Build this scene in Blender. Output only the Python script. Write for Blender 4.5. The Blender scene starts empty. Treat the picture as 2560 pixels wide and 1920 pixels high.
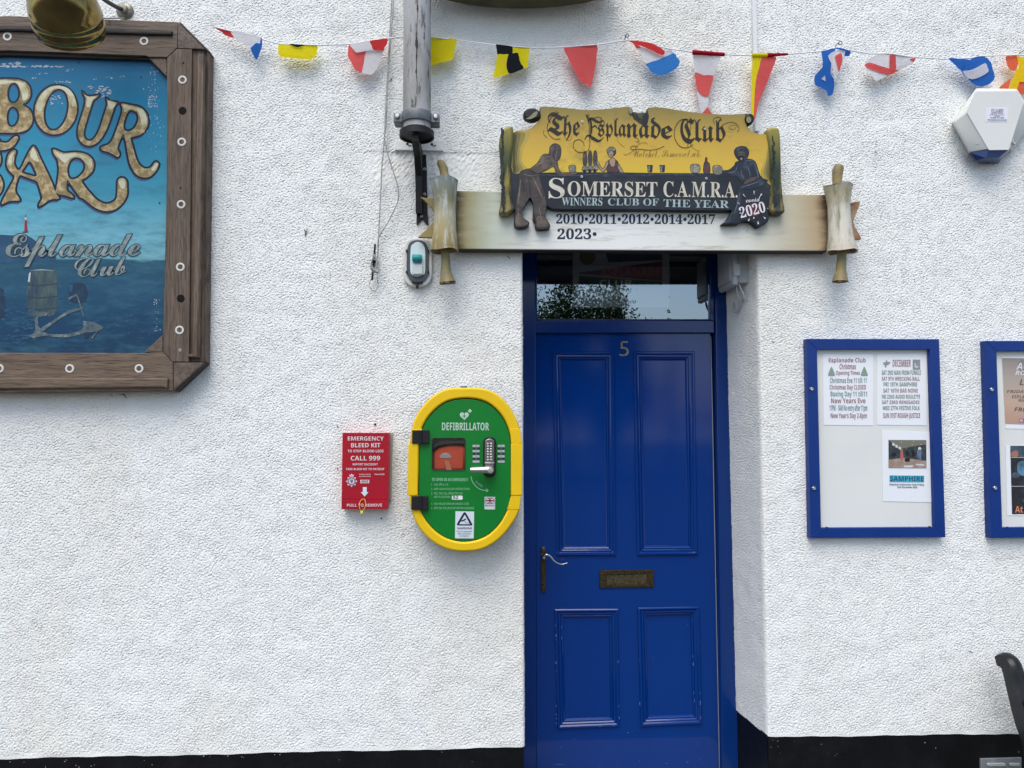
import bpy, bmesh, math, random
import numpy as np
from mathutils import Vector, Matrix
random.seed(7); rng = np.random.default_rng(11)
sc = bpy.context.scene
COL = sc.collection
R_ = math.radians

# ------------------------------------------------------------------ camera, light, exposure
CAM = np.array([0.0, -3.0, 1.62]); FOC = 1852.0
PITCH, YAW, ROLL = R_(3.02), R_(3.04), R_(-0.24)
def basis():
    cp, sp, cy, sy = math.cos(PITCH), math.sin(PITCH), math.cos(YAW), math.sin(YAW)
    f = np.array([sy*cp, cy*cp, sp]); r = np.array([cy, -sy, 0.0]); u = np.cross(r, f)
    c, s = math.cos(ROLL), math.sin(ROLL)
    return c*r + s*u, -s*r + c*u, f
RT, UP, FW = basis()
cd = bpy.data.cameras.new('camera'); cam = bpy.data.objects.new('camera', cd); COL.objects.link(cam)
cd.sensor_width = 36.0; cd.lens = FOC/2560*36; cd.clip_start = 0.05; cd.clip_end = 3000
cam.matrix_world = Matrix(((RT[0], UP[0], -FW[0], CAM[0]), (RT[1], UP[1], -FW[1], CAM[1]), (RT[2], UP[2], -FW[2], CAM[2]), (0, 0, 0, 1)))
sc.camera = cam
SUN_EL, SUN_AZ = R_(60), R_(200)
w = bpy.data.worlds.new('World'); sc.world = w; w.use_nodes = True
nt = w.node_tree; bgn = nt.nodes['Background']
sky = nt.nodes.new('ShaderNodeTexSky'); sky.sky_type = 'NISHITA'; sky.sun_disc = False
sky.sun_elevation = SUN_EL; sky.sun_rotation = SUN_AZ; sky.air_density = 1.0; sky.dust_density = 2.2; sky.ozone_density = 1.0
nt.links.new(sky.outputs[0], bgn.inputs[0]); bgn.inputs[1].default_value = 0.135
sd = bpy.data.lights.new('sun', 'SUN'); sd.energy = 1.25; sd.angle = R_(45); sd.color = (1.0, 0.965, 0.91)
sun = bpy.data.objects.new('sun', sd); COL.objects.link(sun)
sdir = Vector((math.sin(SUN_AZ)*math.cos(SUN_EL), math.cos(SUN_AZ)*math.cos(SUN_EL), math.sin(SUN_EL)))
sun.location = sdir*30; sun.rotation_euler = sdir.to_track_quat('Z', 'Y').to_euler()
sc.view_settings.view_transform = 'Standard'; sc.view_settings.look = 'None'
sc.view_settings.exposure = 0.86; sc.view_settings.gamma = 1.0
sc.cycles.use_denoising = True
sc.cycles.max_bounces = 8; sc.cycles.transparent_max_bounces = 12

# ------------------------------------------------------------------ helpers
def P(px, py, d):
    """world point on the vertical plane y = d seen at photo pixel (px, py)"""
    v = (px-1280)/FOC*RT - (py-960)/FOC*UP + FW
    t = (d-CAM[1])/v[1]
    return CAM + t*v
def Z(x0, y0, s, pts): return [(x0+x*s, y0+y*s) for x, y in pts]
cA = lambda *p: Z(0, 0, .3014, p);        cB = lambda *p: Z(0, 480, .3256, p)
cC = lambda *p: Z(500, 0, .2532, p);      cD = lambda *p: Z(1040, 50, .2351, p)
cE = lambda *p: Z(1540, 50, .2532, p);    cF = lambda *p: Z(2040, 50, .2411, p)
cG = lambda *p: Z(960, 0, .4464, p);      cH = lambda *p: Z(1040, 240, .2893, p)
cI = lambda *p: Z(1560, 240, .2893, p);   cJ = lambda *p: Z(1300, 600, .2803, p)
cK = lambda *p: Z(830, 1040, .1567, p);   cL = lambda *p: Z(1000, 940, .2773, p)
cM = lambda *p: Z(1980, 820, .3376, p);   cN = lambda *p: Z(2400, 820, .3376, p)
cO = lambda *p: Z(2300, 1580, .2049, p);  cQ = lambda *p: Z(1290, 780, .2577, p)
cR = lambda *p: Z(1290, 1340, .3497, p);  cS = lambda *p: Z(1320, 1340, .16275, p)
cT = lambda *p: Z(1770, 600, .1568, p);   cW = lambda *p: Z(860, 330, .2471, p)
cX = lambda *p: Z(1000, 280, .1808, p);   cY = lambda *p: Z(1340, 250, .2351, p)
cV = lambda *p: Z(1340, 400, .2532, p);   cPp = lambda *p: Z(2000, 860, .16275, p)
cDt = lambda *p: Z(1060, 1180, .10246, p); cPt = lambda *p: Z(0, 540, .2291, p)
cB2 = lambda *p: Z(2460, 860, .2893, p)

MATS = {}
def mat(name, col, rough=.6, metal=0.0, var=None, bump=None, spec=.28, coat=0.0, coatr=.03, noise2=None, stretch=None, trans=0.0):
    """principled material; var=(colour2, scale, lo, hi) mixes a second colour by noise; bump=(scale, strength, dist)"""
    if name in MATS: return MATS[name]
    m = bpy.data.materials.new(name); m.use_nodes = True; t = m.node_tree; b = t.nodes['Principled BSDF']
    b.inputs['Base Color'].default_value = (*col, 1); b.inputs['Roughness'].default_value = rough
    b.inputs['Metallic'].default_value = metal; b.inputs['Specular IOR Level'].default_value = spec
    b.inputs['Coat Weight'].default_value = coat; b.inputs['Coat Roughness'].default_value = coatr; b.inputs['Transmission Weight'].default_value = trans
    tc = t.nodes.new('ShaderNodeTexCoord'); src = tc.outputs['Object']
    if stretch:
        mp = t.nodes.new('ShaderNodeMapping'); mp.inputs['Scale'].default_value = stretch
        t.links.new(src, mp.inputs[0]); src = mp.outputs[0]
    last = None
    for k, vv in enumerate([var, noise2]):
        if not vv: continue
        c2, s, lo, hi = vv
        n = t.nodes.new('ShaderNodeTexNoise'); n.inputs['Scale'].default_value = s; n.inputs['Detail'].default_value = 6; n.inputs['Roughness'].default_value = .65
        n.noise_dimensions = '4D'; n.inputs['W'].default_value = k*3.7+len(MATS)
        t.links.new(src, n.inputs['Vector'])
        r = t.nodes.new('ShaderNodeMapRange'); r.inputs['From Min'].default_value = lo; r.inputs['From Max'].default_value = hi
        t.links.new(n.outputs['Fac'], r.inputs['Value'])
        mx = t.nodes.new('ShaderNodeMix'); mx.data_type = 'RGBA'
        t.links.new(r.outputs[0], mx.inputs['Factor'])
        if last is None: mx.inputs['A'].default_value = (*col, 1)
        else: t.links.new(last, mx.inputs['A'])
        mx.inputs['B'].default_value = (*c2, 1); last = mx.outputs['Result']
    if last is not None: t.links.new(last, b.inputs['Base Color'])
    if bump:
        n = t.nodes.new('ShaderNodeTexNoise'); n.inputs['Scale'].default_value = bump[0]; n.inputs['Detail'].default_value = 4
        t.links.new(src, n.inputs['Vector'])
        bn = t.nodes.new('ShaderNodeBump'); bn.inputs['Strength'].default_value = bump[1]; bn.inputs['Distance'].default_value = bump[2] if len(bump) > 2 else .002
        t.links.new(n.outputs['Fac'], bn.inputs['Height']); t.links.new(bn.outputs[0], b.inputs['Normal'])
        if coat: t.links.new(bn.outputs[0], b.inputs['Coat Normal'])
    MATS[name] = m
    return m
def ramp_mat(name, axis, stops, rough=.55, wob=(6, .04), grain=None, streak=None, spec=.22, flake=None):
    """paint whose colour runs along a local axis (a painted blend), broken up by noise"""
    if name in MATS: return MATS[name]
    m = bpy.data.materials.new(name); m.use_nodes = True; t = m.node_tree; b = t.nodes['Principled BSDF']
    L = t.links.new; N = t.nodes.new
    b.inputs['Roughness'].default_value = rough; b.inputs['Specular IOR Level'].default_value = spec
    tc = N('ShaderNodeTexCoord'); sp = N('ShaderNodeSeparateXYZ'); L(tc.outputs['Object'], sp.inputs[0])
    n = N('ShaderNodeTexNoise'); n.inputs['Scale'].default_value = wob[0]; n.inputs['Detail'].default_value = 5
    mp = N('ShaderNodeMapping'); mp.inputs['Scale'].default_value = streak or (1, 1, 1); L(tc.outputs['Object'], mp.inputs[0]); L(mp.outputs[0], n.inputs['Vector'])
    ma = N('ShaderNodeMath'); ma.operation = 'MULTIPLY_ADD'; ma.inputs[1].default_value = wob[1]*2; L(n.outputs['Fac'], ma.inputs[0]); L(sp.outputs[axis], ma.inputs[2])
    lo, hi = stops[0][0], stops[-1][0]
    mr = N('ShaderNodeMapRange'); mr.inputs['From Min'].default_value = lo+wob[1]; mr.inputs['From Max'].default_value = hi+wob[1]; L(ma.outputs[0], mr.inputs['Value'])
    cr = N('ShaderNodeValToRGB'); L(mr.outputs[0], cr.inputs[0]); e = cr.color_ramp.elements
    while len(e) < len(stops): e.new(.5)
    for k, (p, c) in enumerate(stops): e[k].position = (p-lo)/(hi-lo); e[k].color = (*c, 1)
    out = cr.outputs[0]
    if grain:
        c2, s, l, h, st = grain
        g = N('ShaderNodeTexNoise'); g.inputs['Scale'].default_value = s; g.inputs['Detail'].default_value = 6; g.inputs['Roughness'].default_value = .7
        m2 = N('ShaderNodeMapping'); m2.inputs['Scale'].default_value = st; L(tc.outputs['Object'], m2.inputs[0]); L(m2.outputs[0], g.inputs['Vector'])
        r = N('ShaderNodeMapRange'); r.inputs['From Min'].default_value = l; r.inputs['From Max'].default_value = h; L(g.outputs['Fac'], r.inputs['Value'])
        mx = N('ShaderNodeMix'); mx.data_type = 'RGBA'; L(r.outputs[0], mx.inputs['Factor']); L(out, mx.inputs['A']); mx.inputs['B'].default_value = (*c2, 1); out = mx.outputs['Result']
    if flake:
        c2, s, l, h, st, zlo, zhi = flake
        g = N('ShaderNodeTexNoise'); g.inputs['Scale'].default_value = s; g.inputs['Detail'].default_value = 9; g.inputs['Roughness'].default_value = .72
        m2 = N('ShaderNodeMapping'); m2.inputs['Scale'].default_value = st; L(tc.outputs['Object'], m2.inputs[0]); L(m2.outputs[0], g.inputs['Vector'])
        zr = N('ShaderNodeMapRange'); zr.inputs['From Min'].default_value = zlo; zr.inputs['From Max'].default_value = zhi; zr.inputs['To Min'].default_value = -.25; zr.inputs['To Max'].default_value = 0
        L(sp.outputs[2], zr.inputs['Value'])
        ad = N('ShaderNodeMath'); ad.operation = 'ADD'; L(g.outputs['Fac'], ad.inputs[0]); L(zr.outputs[0], ad.inputs[1])
        r = N('ShaderNodeMapRange'); r.inputs['From Min'].default_value = l; r.inputs['From Max'].default_value = h; L(ad.outputs[0], r.inputs['Value'])
        mx = N('ShaderNodeMix'); mx.data_type = 'RGBA'; L(r.outputs[0], mx.inputs['Factor']); L(out, mx.inputs['A']); mx.inputs['B'].default_value = (*c2, 1); out = mx.outputs['Result']
    L(out, b.inputs['Base Color'])
    MATS[name] = m
    return m
def pane_mat(name, tint, refl=1.0, rough=.02, ior=1.45):
    if name in MATS: return MATS[name]
    m = bpy.data.materials.new(name); m.use_nodes = True; t = m.node_tree; L = t.links.new
    t.nodes.remove(t.nodes['Principled BSDF']); out = t.nodes['Material Output']
    tr = t.nodes.new('ShaderNodeBsdfTransparent'); tr.inputs[0].default_value = (*tint, 1)
    gl = t.nodes.new('ShaderNodeBsdfGlossy'); gl.inputs['Roughness'].default_value = rough; gl.inputs[0].default_value = (*refl, 1) if isinstance(refl, tuple) else (refl, refl, refl, 1)
    fr = t.nodes.new('ShaderNodeFresnel'); fr.inputs[0].default_value = ior
    geo = t.nodes.new('ShaderNodeNewGeometry'); inv = t.nodes.new('ShaderNodeMath'); inv.operation = 'SUBTRACT'; inv.inputs[0].default_value = 1; L(geo.outputs['Backfacing'], inv.inputs[1])
    mu = t.nodes.new('ShaderNodeMath'); mu.operation = 'MULTIPLY'; L(fr.outputs[0], mu.inputs[0]); L(inv.outputs[0], mu.inputs[1])
    mx = t.nodes.new('ShaderNodeMixShader'); L(mu.outputs[0], mx.inputs[0]); L(tr.outputs[0], mx.inputs[1]); L(gl.outputs[0], mx.inputs[2]); L(mx.outputs[0], out.inputs[0])
    MATS[name] = m
    return m

def cloth_mat(name, col):
    m = bpy.data.materials.new(name); m.use_nodes = True; t = m.node_tree; L = t.links.new; t.nodes.remove(t.nodes['Principled BSDF']); out = t.nodes['Material Output']
    d = t.nodes.new('ShaderNodeBsdfDiffuse'); d.inputs[0].default_value = (*col, 1); r = t.nodes.new('ShaderNodeBsdfTranslucent'); r.inputs[0].default_value = (*col, 1)
    n = t.nodes.new('ShaderNodeTexNoise'); n.inputs['Scale'].default_value = 45; b = t.nodes.new('ShaderNodeBump'); b.inputs['Strength'].default_value = .5; b.inputs['Distance'].default_value = .004
    tc = t.nodes.new('ShaderNodeTexCoord'); L(tc.outputs['Object'], n.inputs['Vector']); L(n.outputs['Fac'], b.inputs['Height']); L(b.outputs[0], d.inputs['Normal'])
    x = t.nodes.new('ShaderNodeMixShader'); x.inputs[0].default_value = .38; L(d.outputs[0], x.inputs[1]); L(r.outputs[0], x.inputs[2]); L(x.outputs[0], out.inputs[0]); return m

class MB:
    """collects geometry of ONE mesh object"""
    def __init__(s): s.v = []; s.f = []; s.m = []; s.sm = []
    def add(s, v, f, m=0, smooth=False):
        o = len(s.v); s.v += [tuple(map(float, q)) for q in v]
        for q in f: s.f.append([o+i for i in q]); s.m.append(m); s.sm.append(smooth)
        return s
    def build(s, name, mats, parent=None, angle=None, label=None):
        if not isinstance(mats, (list, tuple)): mats = [mats]
        o3 = np.array(parent_loc(parent)) if parent else np.zeros(3)
        if not parent and len(s.v):
            a = np.array(s.v); o3 = np.array([(a[:, 0].min()+a[:, 0].max())/2, (a[:, 1].min()+a[:, 1].max())/2, a[:, 2].min()])
        me = bpy.data.meshes.new(name)
        me.from_pydata([tuple(np.array(q)-o3) for q in s.v], [], s.f)
        for q in mats: me.materials.append(q)
        me.polygons.foreach_set('material_index', s.m); me.polygons.foreach_set('use_smooth', s.sm)
        me.update()
        if angle:
            bm = bmesh.new(); bm.from_mesh(me); bmesh.ops.remove_doubles(bm, verts=bm.verts[:], dist=1e-5); bm.to_mesh(me); bm.free(); me.update()
        if angle: 
            me.polygons.foreach_set('use_smooth', [True]*len(me.polygons)); me.set_sharp_from_angle(angle=R_(angle))
            for q in me.polygons:
                if abs(q.normal.y) > .9995: q.use_smooth = False
        o = bpy.data.objects.new(name, me); COL.objects.link(o)
        if parent: o.parent = parent
        else: o.location = o3
        if label: o['label'] = label
        return o
def parent_loc(p):
    l = Vector(p.location)
    while p.parent: p = p.parent; l = l+Vector(p.location)
    return l
def thing(name, label, cat, loc, group=None):
    o = bpy.data.objects.new(name, None); COL.objects.link(o); o.empty_display_size = .1
    o.location = tuple(loc); return tag(o, label, cat, group)
def tag(o, label, cat, group=None):
    o['label'] = label; o['category'] = cat
    if group: o['group'] = group
    return o
def structure(o): o['kind'] = 'structure'; return o

def crom(pts, n=6, closed=True):
    p = np.array(pts, float); out = []; N = len(p)
    for i in range(N if closed else N-1):
        if closed: a, b, c, d = p[i-1], p[i], p[(i+1) % N], p[(i+2) % N]
        else: a, b, c, d = p[max(i-1, 0)], p[i], p[i+1], p[min(i+2, N-1)]
        for k in range(n):
            t = k/n
            out.append(.5*((2*b)+(-a+c)*t+(2*a-5*b+4*c-d)*t*t+(-a+3*b-3*c+d)*t**3))
    if not closed: out.append(p[-1])
    return [tuple(q) for q in out]
def curve_mesh(conts2, ext=0, bev=0, offset=0, bres=2):
    c = bpy.data.curves.new('tmp', 'CURVE'); c.dimensions = '2D'; c.fill_mode = 'BOTH'
    for q in conts2:
        s = c.splines.new('POLY'); s.points.add(len(q)-1); s.use_cyclic_u = True
        s.points.foreach_set('co', np.array([(x, y, 0, 1) for x, y in q], float).ravel())
    c.extrude = ext; c.bevel_depth = bev; c.bevel_resolution = bres; c.offset = offset
    return grab(c)
def grab(c):
    o = bpy.data.objects.new('tmp', c); COL.objects.link(o)
    dg = bpy.context.evaluated_depsgraph_get(); me = bpy.data.meshes.new_from_object(o.evaluated_get(dg))
    v = np.array([q.co[:] for q in me.vertices]).reshape(-1, 3); f = [list(q.vertices) for q in me.polygons]
    bpy.data.objects.remove(o); bpy.data.meshes.remove(me)
    (bpy.data.curves.remove(c))
    return v, f
def area2(q):
    a = np.array(q); b = np.roll(a, -1, 0); return float((a[:, 0]*b[:, 1]-b[:, 0]*a[:, 1]).sum())
def inset(q, d, hole=False):
    """move an outline inwards by d (outwards for a negative d); mitres are limited"""
    a = np.array(q, float)
    k = np.linalg.norm(a-np.roll(a, 1, 0), axis=1) > 1e-7; a = a[k]
    s = 1 if area2(a) > 0 else -1
    if hole: s = -s
    e = np.roll(a, -1, 0)-a; e /= np.linalg.norm(e, axis=1)[:, None]
    n1 = np.stack([-e[:, 1], e[:, 0]], 1)*s; n0 = np.roll(n1, 1, 0)
    m = n0+n1; L = np.maximum(np.linalg.norm(m, axis=1), 1e-6); c = np.maximum(L/2, .55)
    return a+m/L[:, None]*(d/c)[:, None]
def shape(mb, conts, y, thick=0.0, bev=0.0, m=0, offset=0.0, smooth=False, n=5):
    """outline(s) in photo pixels -> a board with its front face on the plane y, `thick` metres deep; outlines after the first are holes"""
    fr = []; rings = []
    for i, q in enumerate(conts):
        if smooth: q = crom(q, n)
        a = np.array([(P(x, z, y)[0], P(x, z, y)[2]) for x, z in q])
        a = inset(a, -offset, i > 0)
        fl = (area2(a) > 0) == (i > 0)
        if fl: a = a[::-1]
        if thick and bev:
            f0 = inset(a, bev, i > 0); f1 = inset(a, bev*.3, i > 0)
            if len(f0) == len(a): rings.append([(f0, y), (f1, y+bev*.3), (a, y+bev), (a, y+thick)]); fr.append(f0); continue
        if thick: rings.append([(a, y), (a, y+thick)])
        fr.append(a)
    v, f = curve_mesh([[tuple(p) for p in q] for q in fr])
    mb.add(np.stack([v[:, 0], np.full(len(v), y), v[:, 1]], 1), f, m)
    for rg in rings:
        k = len(rg[0][0]); vv = [(p[0], yy, p[1]) for q, yy in rg for p in q]; ff = []
        for i in range(len(rg)-1):
            for t in range(k): u = (t+1) % k; ff.append((i*k+u, i*k+t, (i+1)*k+t, (i+1)*k+u))
        mb.add(vv, ff, m)
    return mb
def ell(cx, cy, rx, ry, n=28, rot=0):
    r = R_(rot); o = []
    for k in range(n):
        a = 2*math.pi*k/n; x, y = rx*math.cos(a), ry*math.sin(a)
        o.append((cx+x*math.cos(r)-y*math.sin(r), cy+x*math.sin(r)+y*math.cos(r)))
    return o
def rect(x0, y0, x1, y1): return [(x0, y0), (x1, y0), (x1, y1), (x0, y1)]
def rrect(x0, y0, x1, y1, r, n=5):
    o = []
    for cx, cy, a0 in ((x1-r, y0+r, -90), (x1-r, y1-r, 0), (x0+r, y1-r, 90), (x0+r, y0+r, 180)):
        for k in range(n+1):
            a = R_(a0+90*k/n); o.append((cx+r*math.cos(a), cy+r*math.sin(a)))
    return o
def box(mb, a, b, m=0):
    x0, y0, z0 = a; x1, y1, z1 = b
    v = [(x0, y0, z0), (x1, y0, z0), (x1, y1, z0), (x0, y1, z0), (x0, y0, z1), (x1, y0, z1), (x1, y1, z1), (x0, y1, z1)]
    mb.add(v, [(0, 3, 2, 1), (4, 5, 6, 7), (0, 1, 5, 4), (1, 2, 6, 5), (2, 3, 7, 6), (3, 0, 4, 7)], m); return mb
def bbox(mb, a, b, r=.004, m=0, seg=2):
    """bevelled box"""
    bm = bmesh.new(); bmesh.ops.create_cube(bm, size=1)
    for v in bm.verts:
        v.co = Vector([(a[i]+b[i])/2+v.co[i]*(b[i]-a[i]) for i in range(3)])
    bmesh.ops.bevel(bm, geom=list(bm.edges), offset=r, segments=seg, profile=.5, affect='EDGES')
    bm.verts.index_update()
    mb.add([v.co[:] for v in bm.verts], [[v.index for v in f.verts] for f in bm.faces], m); bm.free(); return mb
def tube(mb, pts, rad, m=0, n=10, cap=True):
    p = [np.array(q, float) for q in pts]; N = len(p)
    if not hasattr(rad, '__len__'): rad = [rad]*N
    v = []; f = []; prev = None
    for i in range(N):
        t = p[min(i+1, N-1)]-p[max(i-1, 0)]; t = t/np.linalg.norm(t)
        if prev is None:
            a = np.array([0, 0, 1.]) if abs(t[2]) < .9 else np.array([1., 0, 0]); u = np.cross(t, a)
        else: u = prev-t*np.dot(prev, t)
        u = u/np.linalg.norm(u); prev = u; b = np.cross(t, u)
        for k in range(n):
            an = 2*math.pi*k/n; v.append(p[i]+rad[i]*(math.cos(an)*u+math.sin(an)*b))
    for i in range(N-1):
        for k in range(n): f.append((i*n+k, i*n+(k+1) % n, (i+1)*n+(k+1) % n, (i+1)*n+k))
    mb.add(v, f, m, True)
    if cap: mb.add(v[:n], [list(range(n))[::-1]], m); mb.add(v[-n:], [list(range(n))], m)
    return mb
def lathe(mb, base, axis, prof, m=0, n=32, sx=1.0):
    """prof: list of (radius, along) swept round the axis through base"""
    ax = np.array(axis, float); ax /= np.linalg.norm(ax)
    a = np.array([1., 0, 0]) if abs(ax[0]) < .8 else np.array([0, 1., 0])
    u = a-ax*np.dot(a, ax); u /= np.linalg.norm(u); b = np.cross(ax, u); base = np.array(base, float)
    v = []; f = []
    for r, h in prof:
        for k in range(n):
            t = 2*math.pi*k/n; v.append(base+ax*h+r*(math.cos(t)*u*sx+math.sin(t)*b))
    for i in range(len(prof)-1):
        for k in range(n): f.append((i*n+k, i*n+(k+1) % n, (i+1)*n+(k+1) % n, (i+1)*n+k))
    mb.add(v, f, m, True); return mb
def ring(mb, px, py, y, ro, ri, th, m=0):
    c = P(px, py, y); lathe(mb, c, (0, -1, 0), [(ri, 0), (ri, th), (ri+(ro-ri)*.3, th*1.3), (ro-(ro-ri)*.3, th*1.3), (ro, th*.8), (ro, 0)], m, 20)
def _alpha(s, up, lo, dg, gap=None):
    o = ''
    for ch in s:
        if 'A' <= ch <= 'Z': o += chr(up+ord(ch)-65)
        elif 'a' <= ch <= 'z': o += chr(lo+ord(ch)-97)
        elif '0' <= ch <= '9' and dg: o += chr(dg+ord(ch)-48)
        else: o += ch
    return o
sans = lambda s: _alpha(s, 0x1D5D4, 0x1D5EE, 0x1D7EC)
sansit = lambda s: _alpha(s, 0x1D63C, 0x1D656, 0x1D7EC)
serif = lambda s: _alpha(s, 0x1D400, 0x1D41A, 0x1D7CE)
frak = lambda s: _alpha(s, 0x1D56C, 0x1D586, 0x1D7CE)
script = lambda s: _alpha(s, 0x1D4D0, 0x1D4EA, 0x1D7CE)
serifit = lambda s: _alpha(s, 0x1D468, 0x1D482, 0x1D7CE)
def text(mb, s, p0, p1, cap, y, m=0, offset=0.0, shear=0.0, dx=0, dy=0, capref=.69, space=1.0):
    """lettering painted on plane y: ink runs from p0 to p1 (baseline, photo px), capitals `cap` px tall"""
    c = bpy.data.curves.new('tmp', 'FONT'); c.body = s; c.offset = offset; c.shear = shear; c.resolution_u = 4; c.space_character = space
    v, f = grab(c)
    x0, x1 = v[:, 0].min()-(-offset if offset > 0 else 0), v[:, 0].max()-(offset if offset > 0 else 0)
    if offset > 0: x0 = v[:, 0].min()+offset
    d = np.array(p1, float)-np.array(p0, float); L = np.linalg.norm(d); d /= L; nrm = np.array([d[1], -d[0]])
    out = []
    for q in v:
        a = np.array(p0)+d*(q[0]-x0)/(x1-x0)*L+nrm*q[1]*cap/capref
        out.append(P(a[0]+dx, a[1]+dy, y))
    mb.add(out, f, m); return mb
def brush(mb, pts, y, m=0):
    """a brush stroke on plane y: (x, z, width) in photo px"""
    q = np.array(crom([(a, b) for a, b, w_ in pts], 5, False)); ws = np.interp(np.linspace(0, len(pts)-1, len(q)), range(len(pts)), [w_ for a, b, w_ in pts])/2
    d = np.gradient(q, axis=0); d /= np.maximum(np.linalg.norm(d, axis=1), 1e-6)[:, None]; nn = np.stack([-d[:, 1], d[:, 0]], 1)*ws[:, None]
    v = [P(*k, y) for k in (q+nn)]+[P(*k, y) for k in (q-nn)]; k_ = len(q); mb.add(v, [(k, k+1, k_+k+1, k_+k) for k in range(k_-1)], m); return mb
def jit(q, a): return [(x+random.gauss(0, a), y+random.gauss(0, a)) for x, y in q]
def cloth(mb, pts, y, m=0, amp=.006, k=40, ph=0.0, cuts=2):
    """a loose piece of cloth: outline in photo px, bent in and out of the plane y"""
    cs = [(P(x, z, y)[0], P(x, z, y)[2]) for x, z in pts]
    v, f = curve_mesh([cs])
    bm = bmesh.new(); bv = [bm.verts.new((q[0], 0, q[1])) for q in v]
    for q in f:
        try: bm.faces.new([bv[i] for i in q])
        except ValueError: pass
    bmesh.ops.triangulate(bm, faces=bm.faces[:]); bmesh.ops.subdivide_edges(bm, edges=bm.edges[:], cuts=cuts, use_grid_fill=True)
    bm.verts.index_update(); out = []
    for q in bm.verts:
        x, z = q.co.x, q.co.z
        out.append((x, y+amp*(math.sin(k*x+ph)*.6+math.sin(k*.7*z+k*.5*x+ph*2)*.5)-.0, z))
    mb.add(out, [[q.index for q in g.verts] for g in bm.faces], m, True); bm.free(); return mb

# ------------------------------------------------------------------ setting: ground, water
def sheet(name, pts, z, m):
    mb = MB(); mb.add([(x, y, z) for x, y in pts], [list(range(len(pts)))]); return structure(mb.build(name, m))
m_pave = mat('paving', (.075, .075, .075), .9, var=((.045, .045, .045), 1.3, .35, .7), bump=(60, .4, .004), noise2=((.12, .12, .115), 90, .5, .8))
sheet('pavement', [(-40, -45), (40, -45), (40, 6), (-40, 6)], 0.0, m_pave)
sheet('sea', [(-1500, -1500), (1500, -1500), (1500, -45), (-1500, -45)], -1.5, mat('sea_water', (.03, .06, .07), .12, bump=(1.5, .3, .1)))
mb = MB(); box(mb, (-40, -45.4, -1.5), (40, -45, .25)); structure(mb.build('quay_edge', mat('quay_stone', (.16, .155, .145), .9)))

# ------------------------------------------------------------------ the club building
HOUSE = thing('club_building', 'white roughcast building front with black plinth and recessed blue door', 'building', (0, .3, 0))
Hp = lambda mb, name, mats, angle=None, label=None, parent=None: mb.build(name, mats, parent or HOUSE, angle, label)
def wall_mat():
    m = mat('roughcast', (.80, .81, .775), .85, spec=.25)
    t = m.node_tree; L = t.links.new; b = t.nodes['Principled BSDF']; N = t.nodes.new
    tc = N('ShaderNodeTexCoord')
    def noise(s, d, lo, hi, st=(1, 1, 1), wv=0):
        mp = N('ShaderNodeMapping'); mp.inputs['Scale'].default_value = st; L(tc.outputs['Object'], mp.inputs[0])
        n = N('ShaderNodeTexNoise'); n.noise_dimensions = '4D'; n.inputs['W'].default_value = wv; n.inputs['Scale'].default_value = s; n.inputs['Detail'].default_value = d; n.inputs['Roughness'].default_value = .6
        L(mp.outputs[0], n.inputs['Vector']); r = N('ShaderNodeMapRange'); r.inputs['From Min'].default_value = lo; r.inputs['From Max'].default_value = hi
        L(n.outputs['Fac'], r.inputs['Value']); return n, r
    def mixc(a, fac, c2, k):
        mu = N('ShaderNodeMath'); mu.operation = 'MULTIPLY'; mu.inputs[1].default_value = k; L(fac, mu.inputs[0])
        x = N('ShaderNodeMix'); x.data_type = 'RGBA'; L(mu.outputs[0], x.inputs['Factor'])
        if isinstance(a, tuple): x.inputs['A'].default_value = (*a, 1)
        else: L(a, x.inputs['A'])
        x.inputs['B'].default_value = (*c2, 1); return x.outputs['Result']
    _, r1 = noise(1.1, 4, .5, .72, (1, 1, .45)); _, r2 = noise(9, 6, .62, .75, (1, 1, 1), 3); _, r3 = noise(120, 2, .72, .8, (1, 1, 1), 8)
    c = mixc((.80, .81, .775), r1.outputs[0], (.68, .62, .50), .5)
    c = mixc(c, r2.outputs[0], (.60, .55, .45), .30); c = mixc(c, r3.outputs[0], (.40, .38, .34), .45)
    _, r4 = noise(5, 5, .52, .80, (1, 1, .10), 5); c = mixc(c, r4.outputs[0], (.56, .53, .46), .26)
    L(c, b.inputs['Base Color'])
    n, _ = noise(260, 3, 0, 1); bp = N('ShaderNodeBump'); bp.inputs['Strength'].default_value = .5; bp.inputs['Distance'].default_value = .0012; L(n.outputs['Fac'], bp.inputs['Height']); L(bp.outputs[0], b.inputs['Normal'])
    return m
m_wall = wall_mat()
# roughcast relief: band-passed noise in numpy, lumps that sag a little
DX = .0016; NX, NZ = 3280, 2280; WX0, WZ0 = -2.55, .15
def field(l0, l1, ax=1.0, rot=0.0):
    a = rng.standard_normal((NZ, NX)); F = np.fft.fft2(a)
    kz, kx = np.meshgrid(np.fft.fftfreq(NZ, DX), np.fft.fftfreq(NX, DX), indexing='ij')
    c, s = math.cos(rot), math.sin(rot); u, v = kx*c+kz*s, -kx*s+kz*c
    k = np.sqrt((u*ax)**2+v**2); F = F*np.exp(-(k*l0)**2)*(1-np.exp(-(k*l1)**2))
    o = np.real(np.fft.ifft2(F)); return o/o.std()
n1 = field(.0064, .0118, 1.2, -.5); n2 = field(.0052, .0080, 1.1, .5); n0 = field(.12, 1.0); n3 = field(.012, .03, 2.2, .9); n4 = field(.05, .15)
f_ = np.clip(n1+.35*n2+1.55+.25*n4, 0, None)
H0 = (1-np.exp(-f_*.95))*.0032-.0020+n2*.00022+n0*.0006
Hs = n3*.0009+n0*.0006
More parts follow.
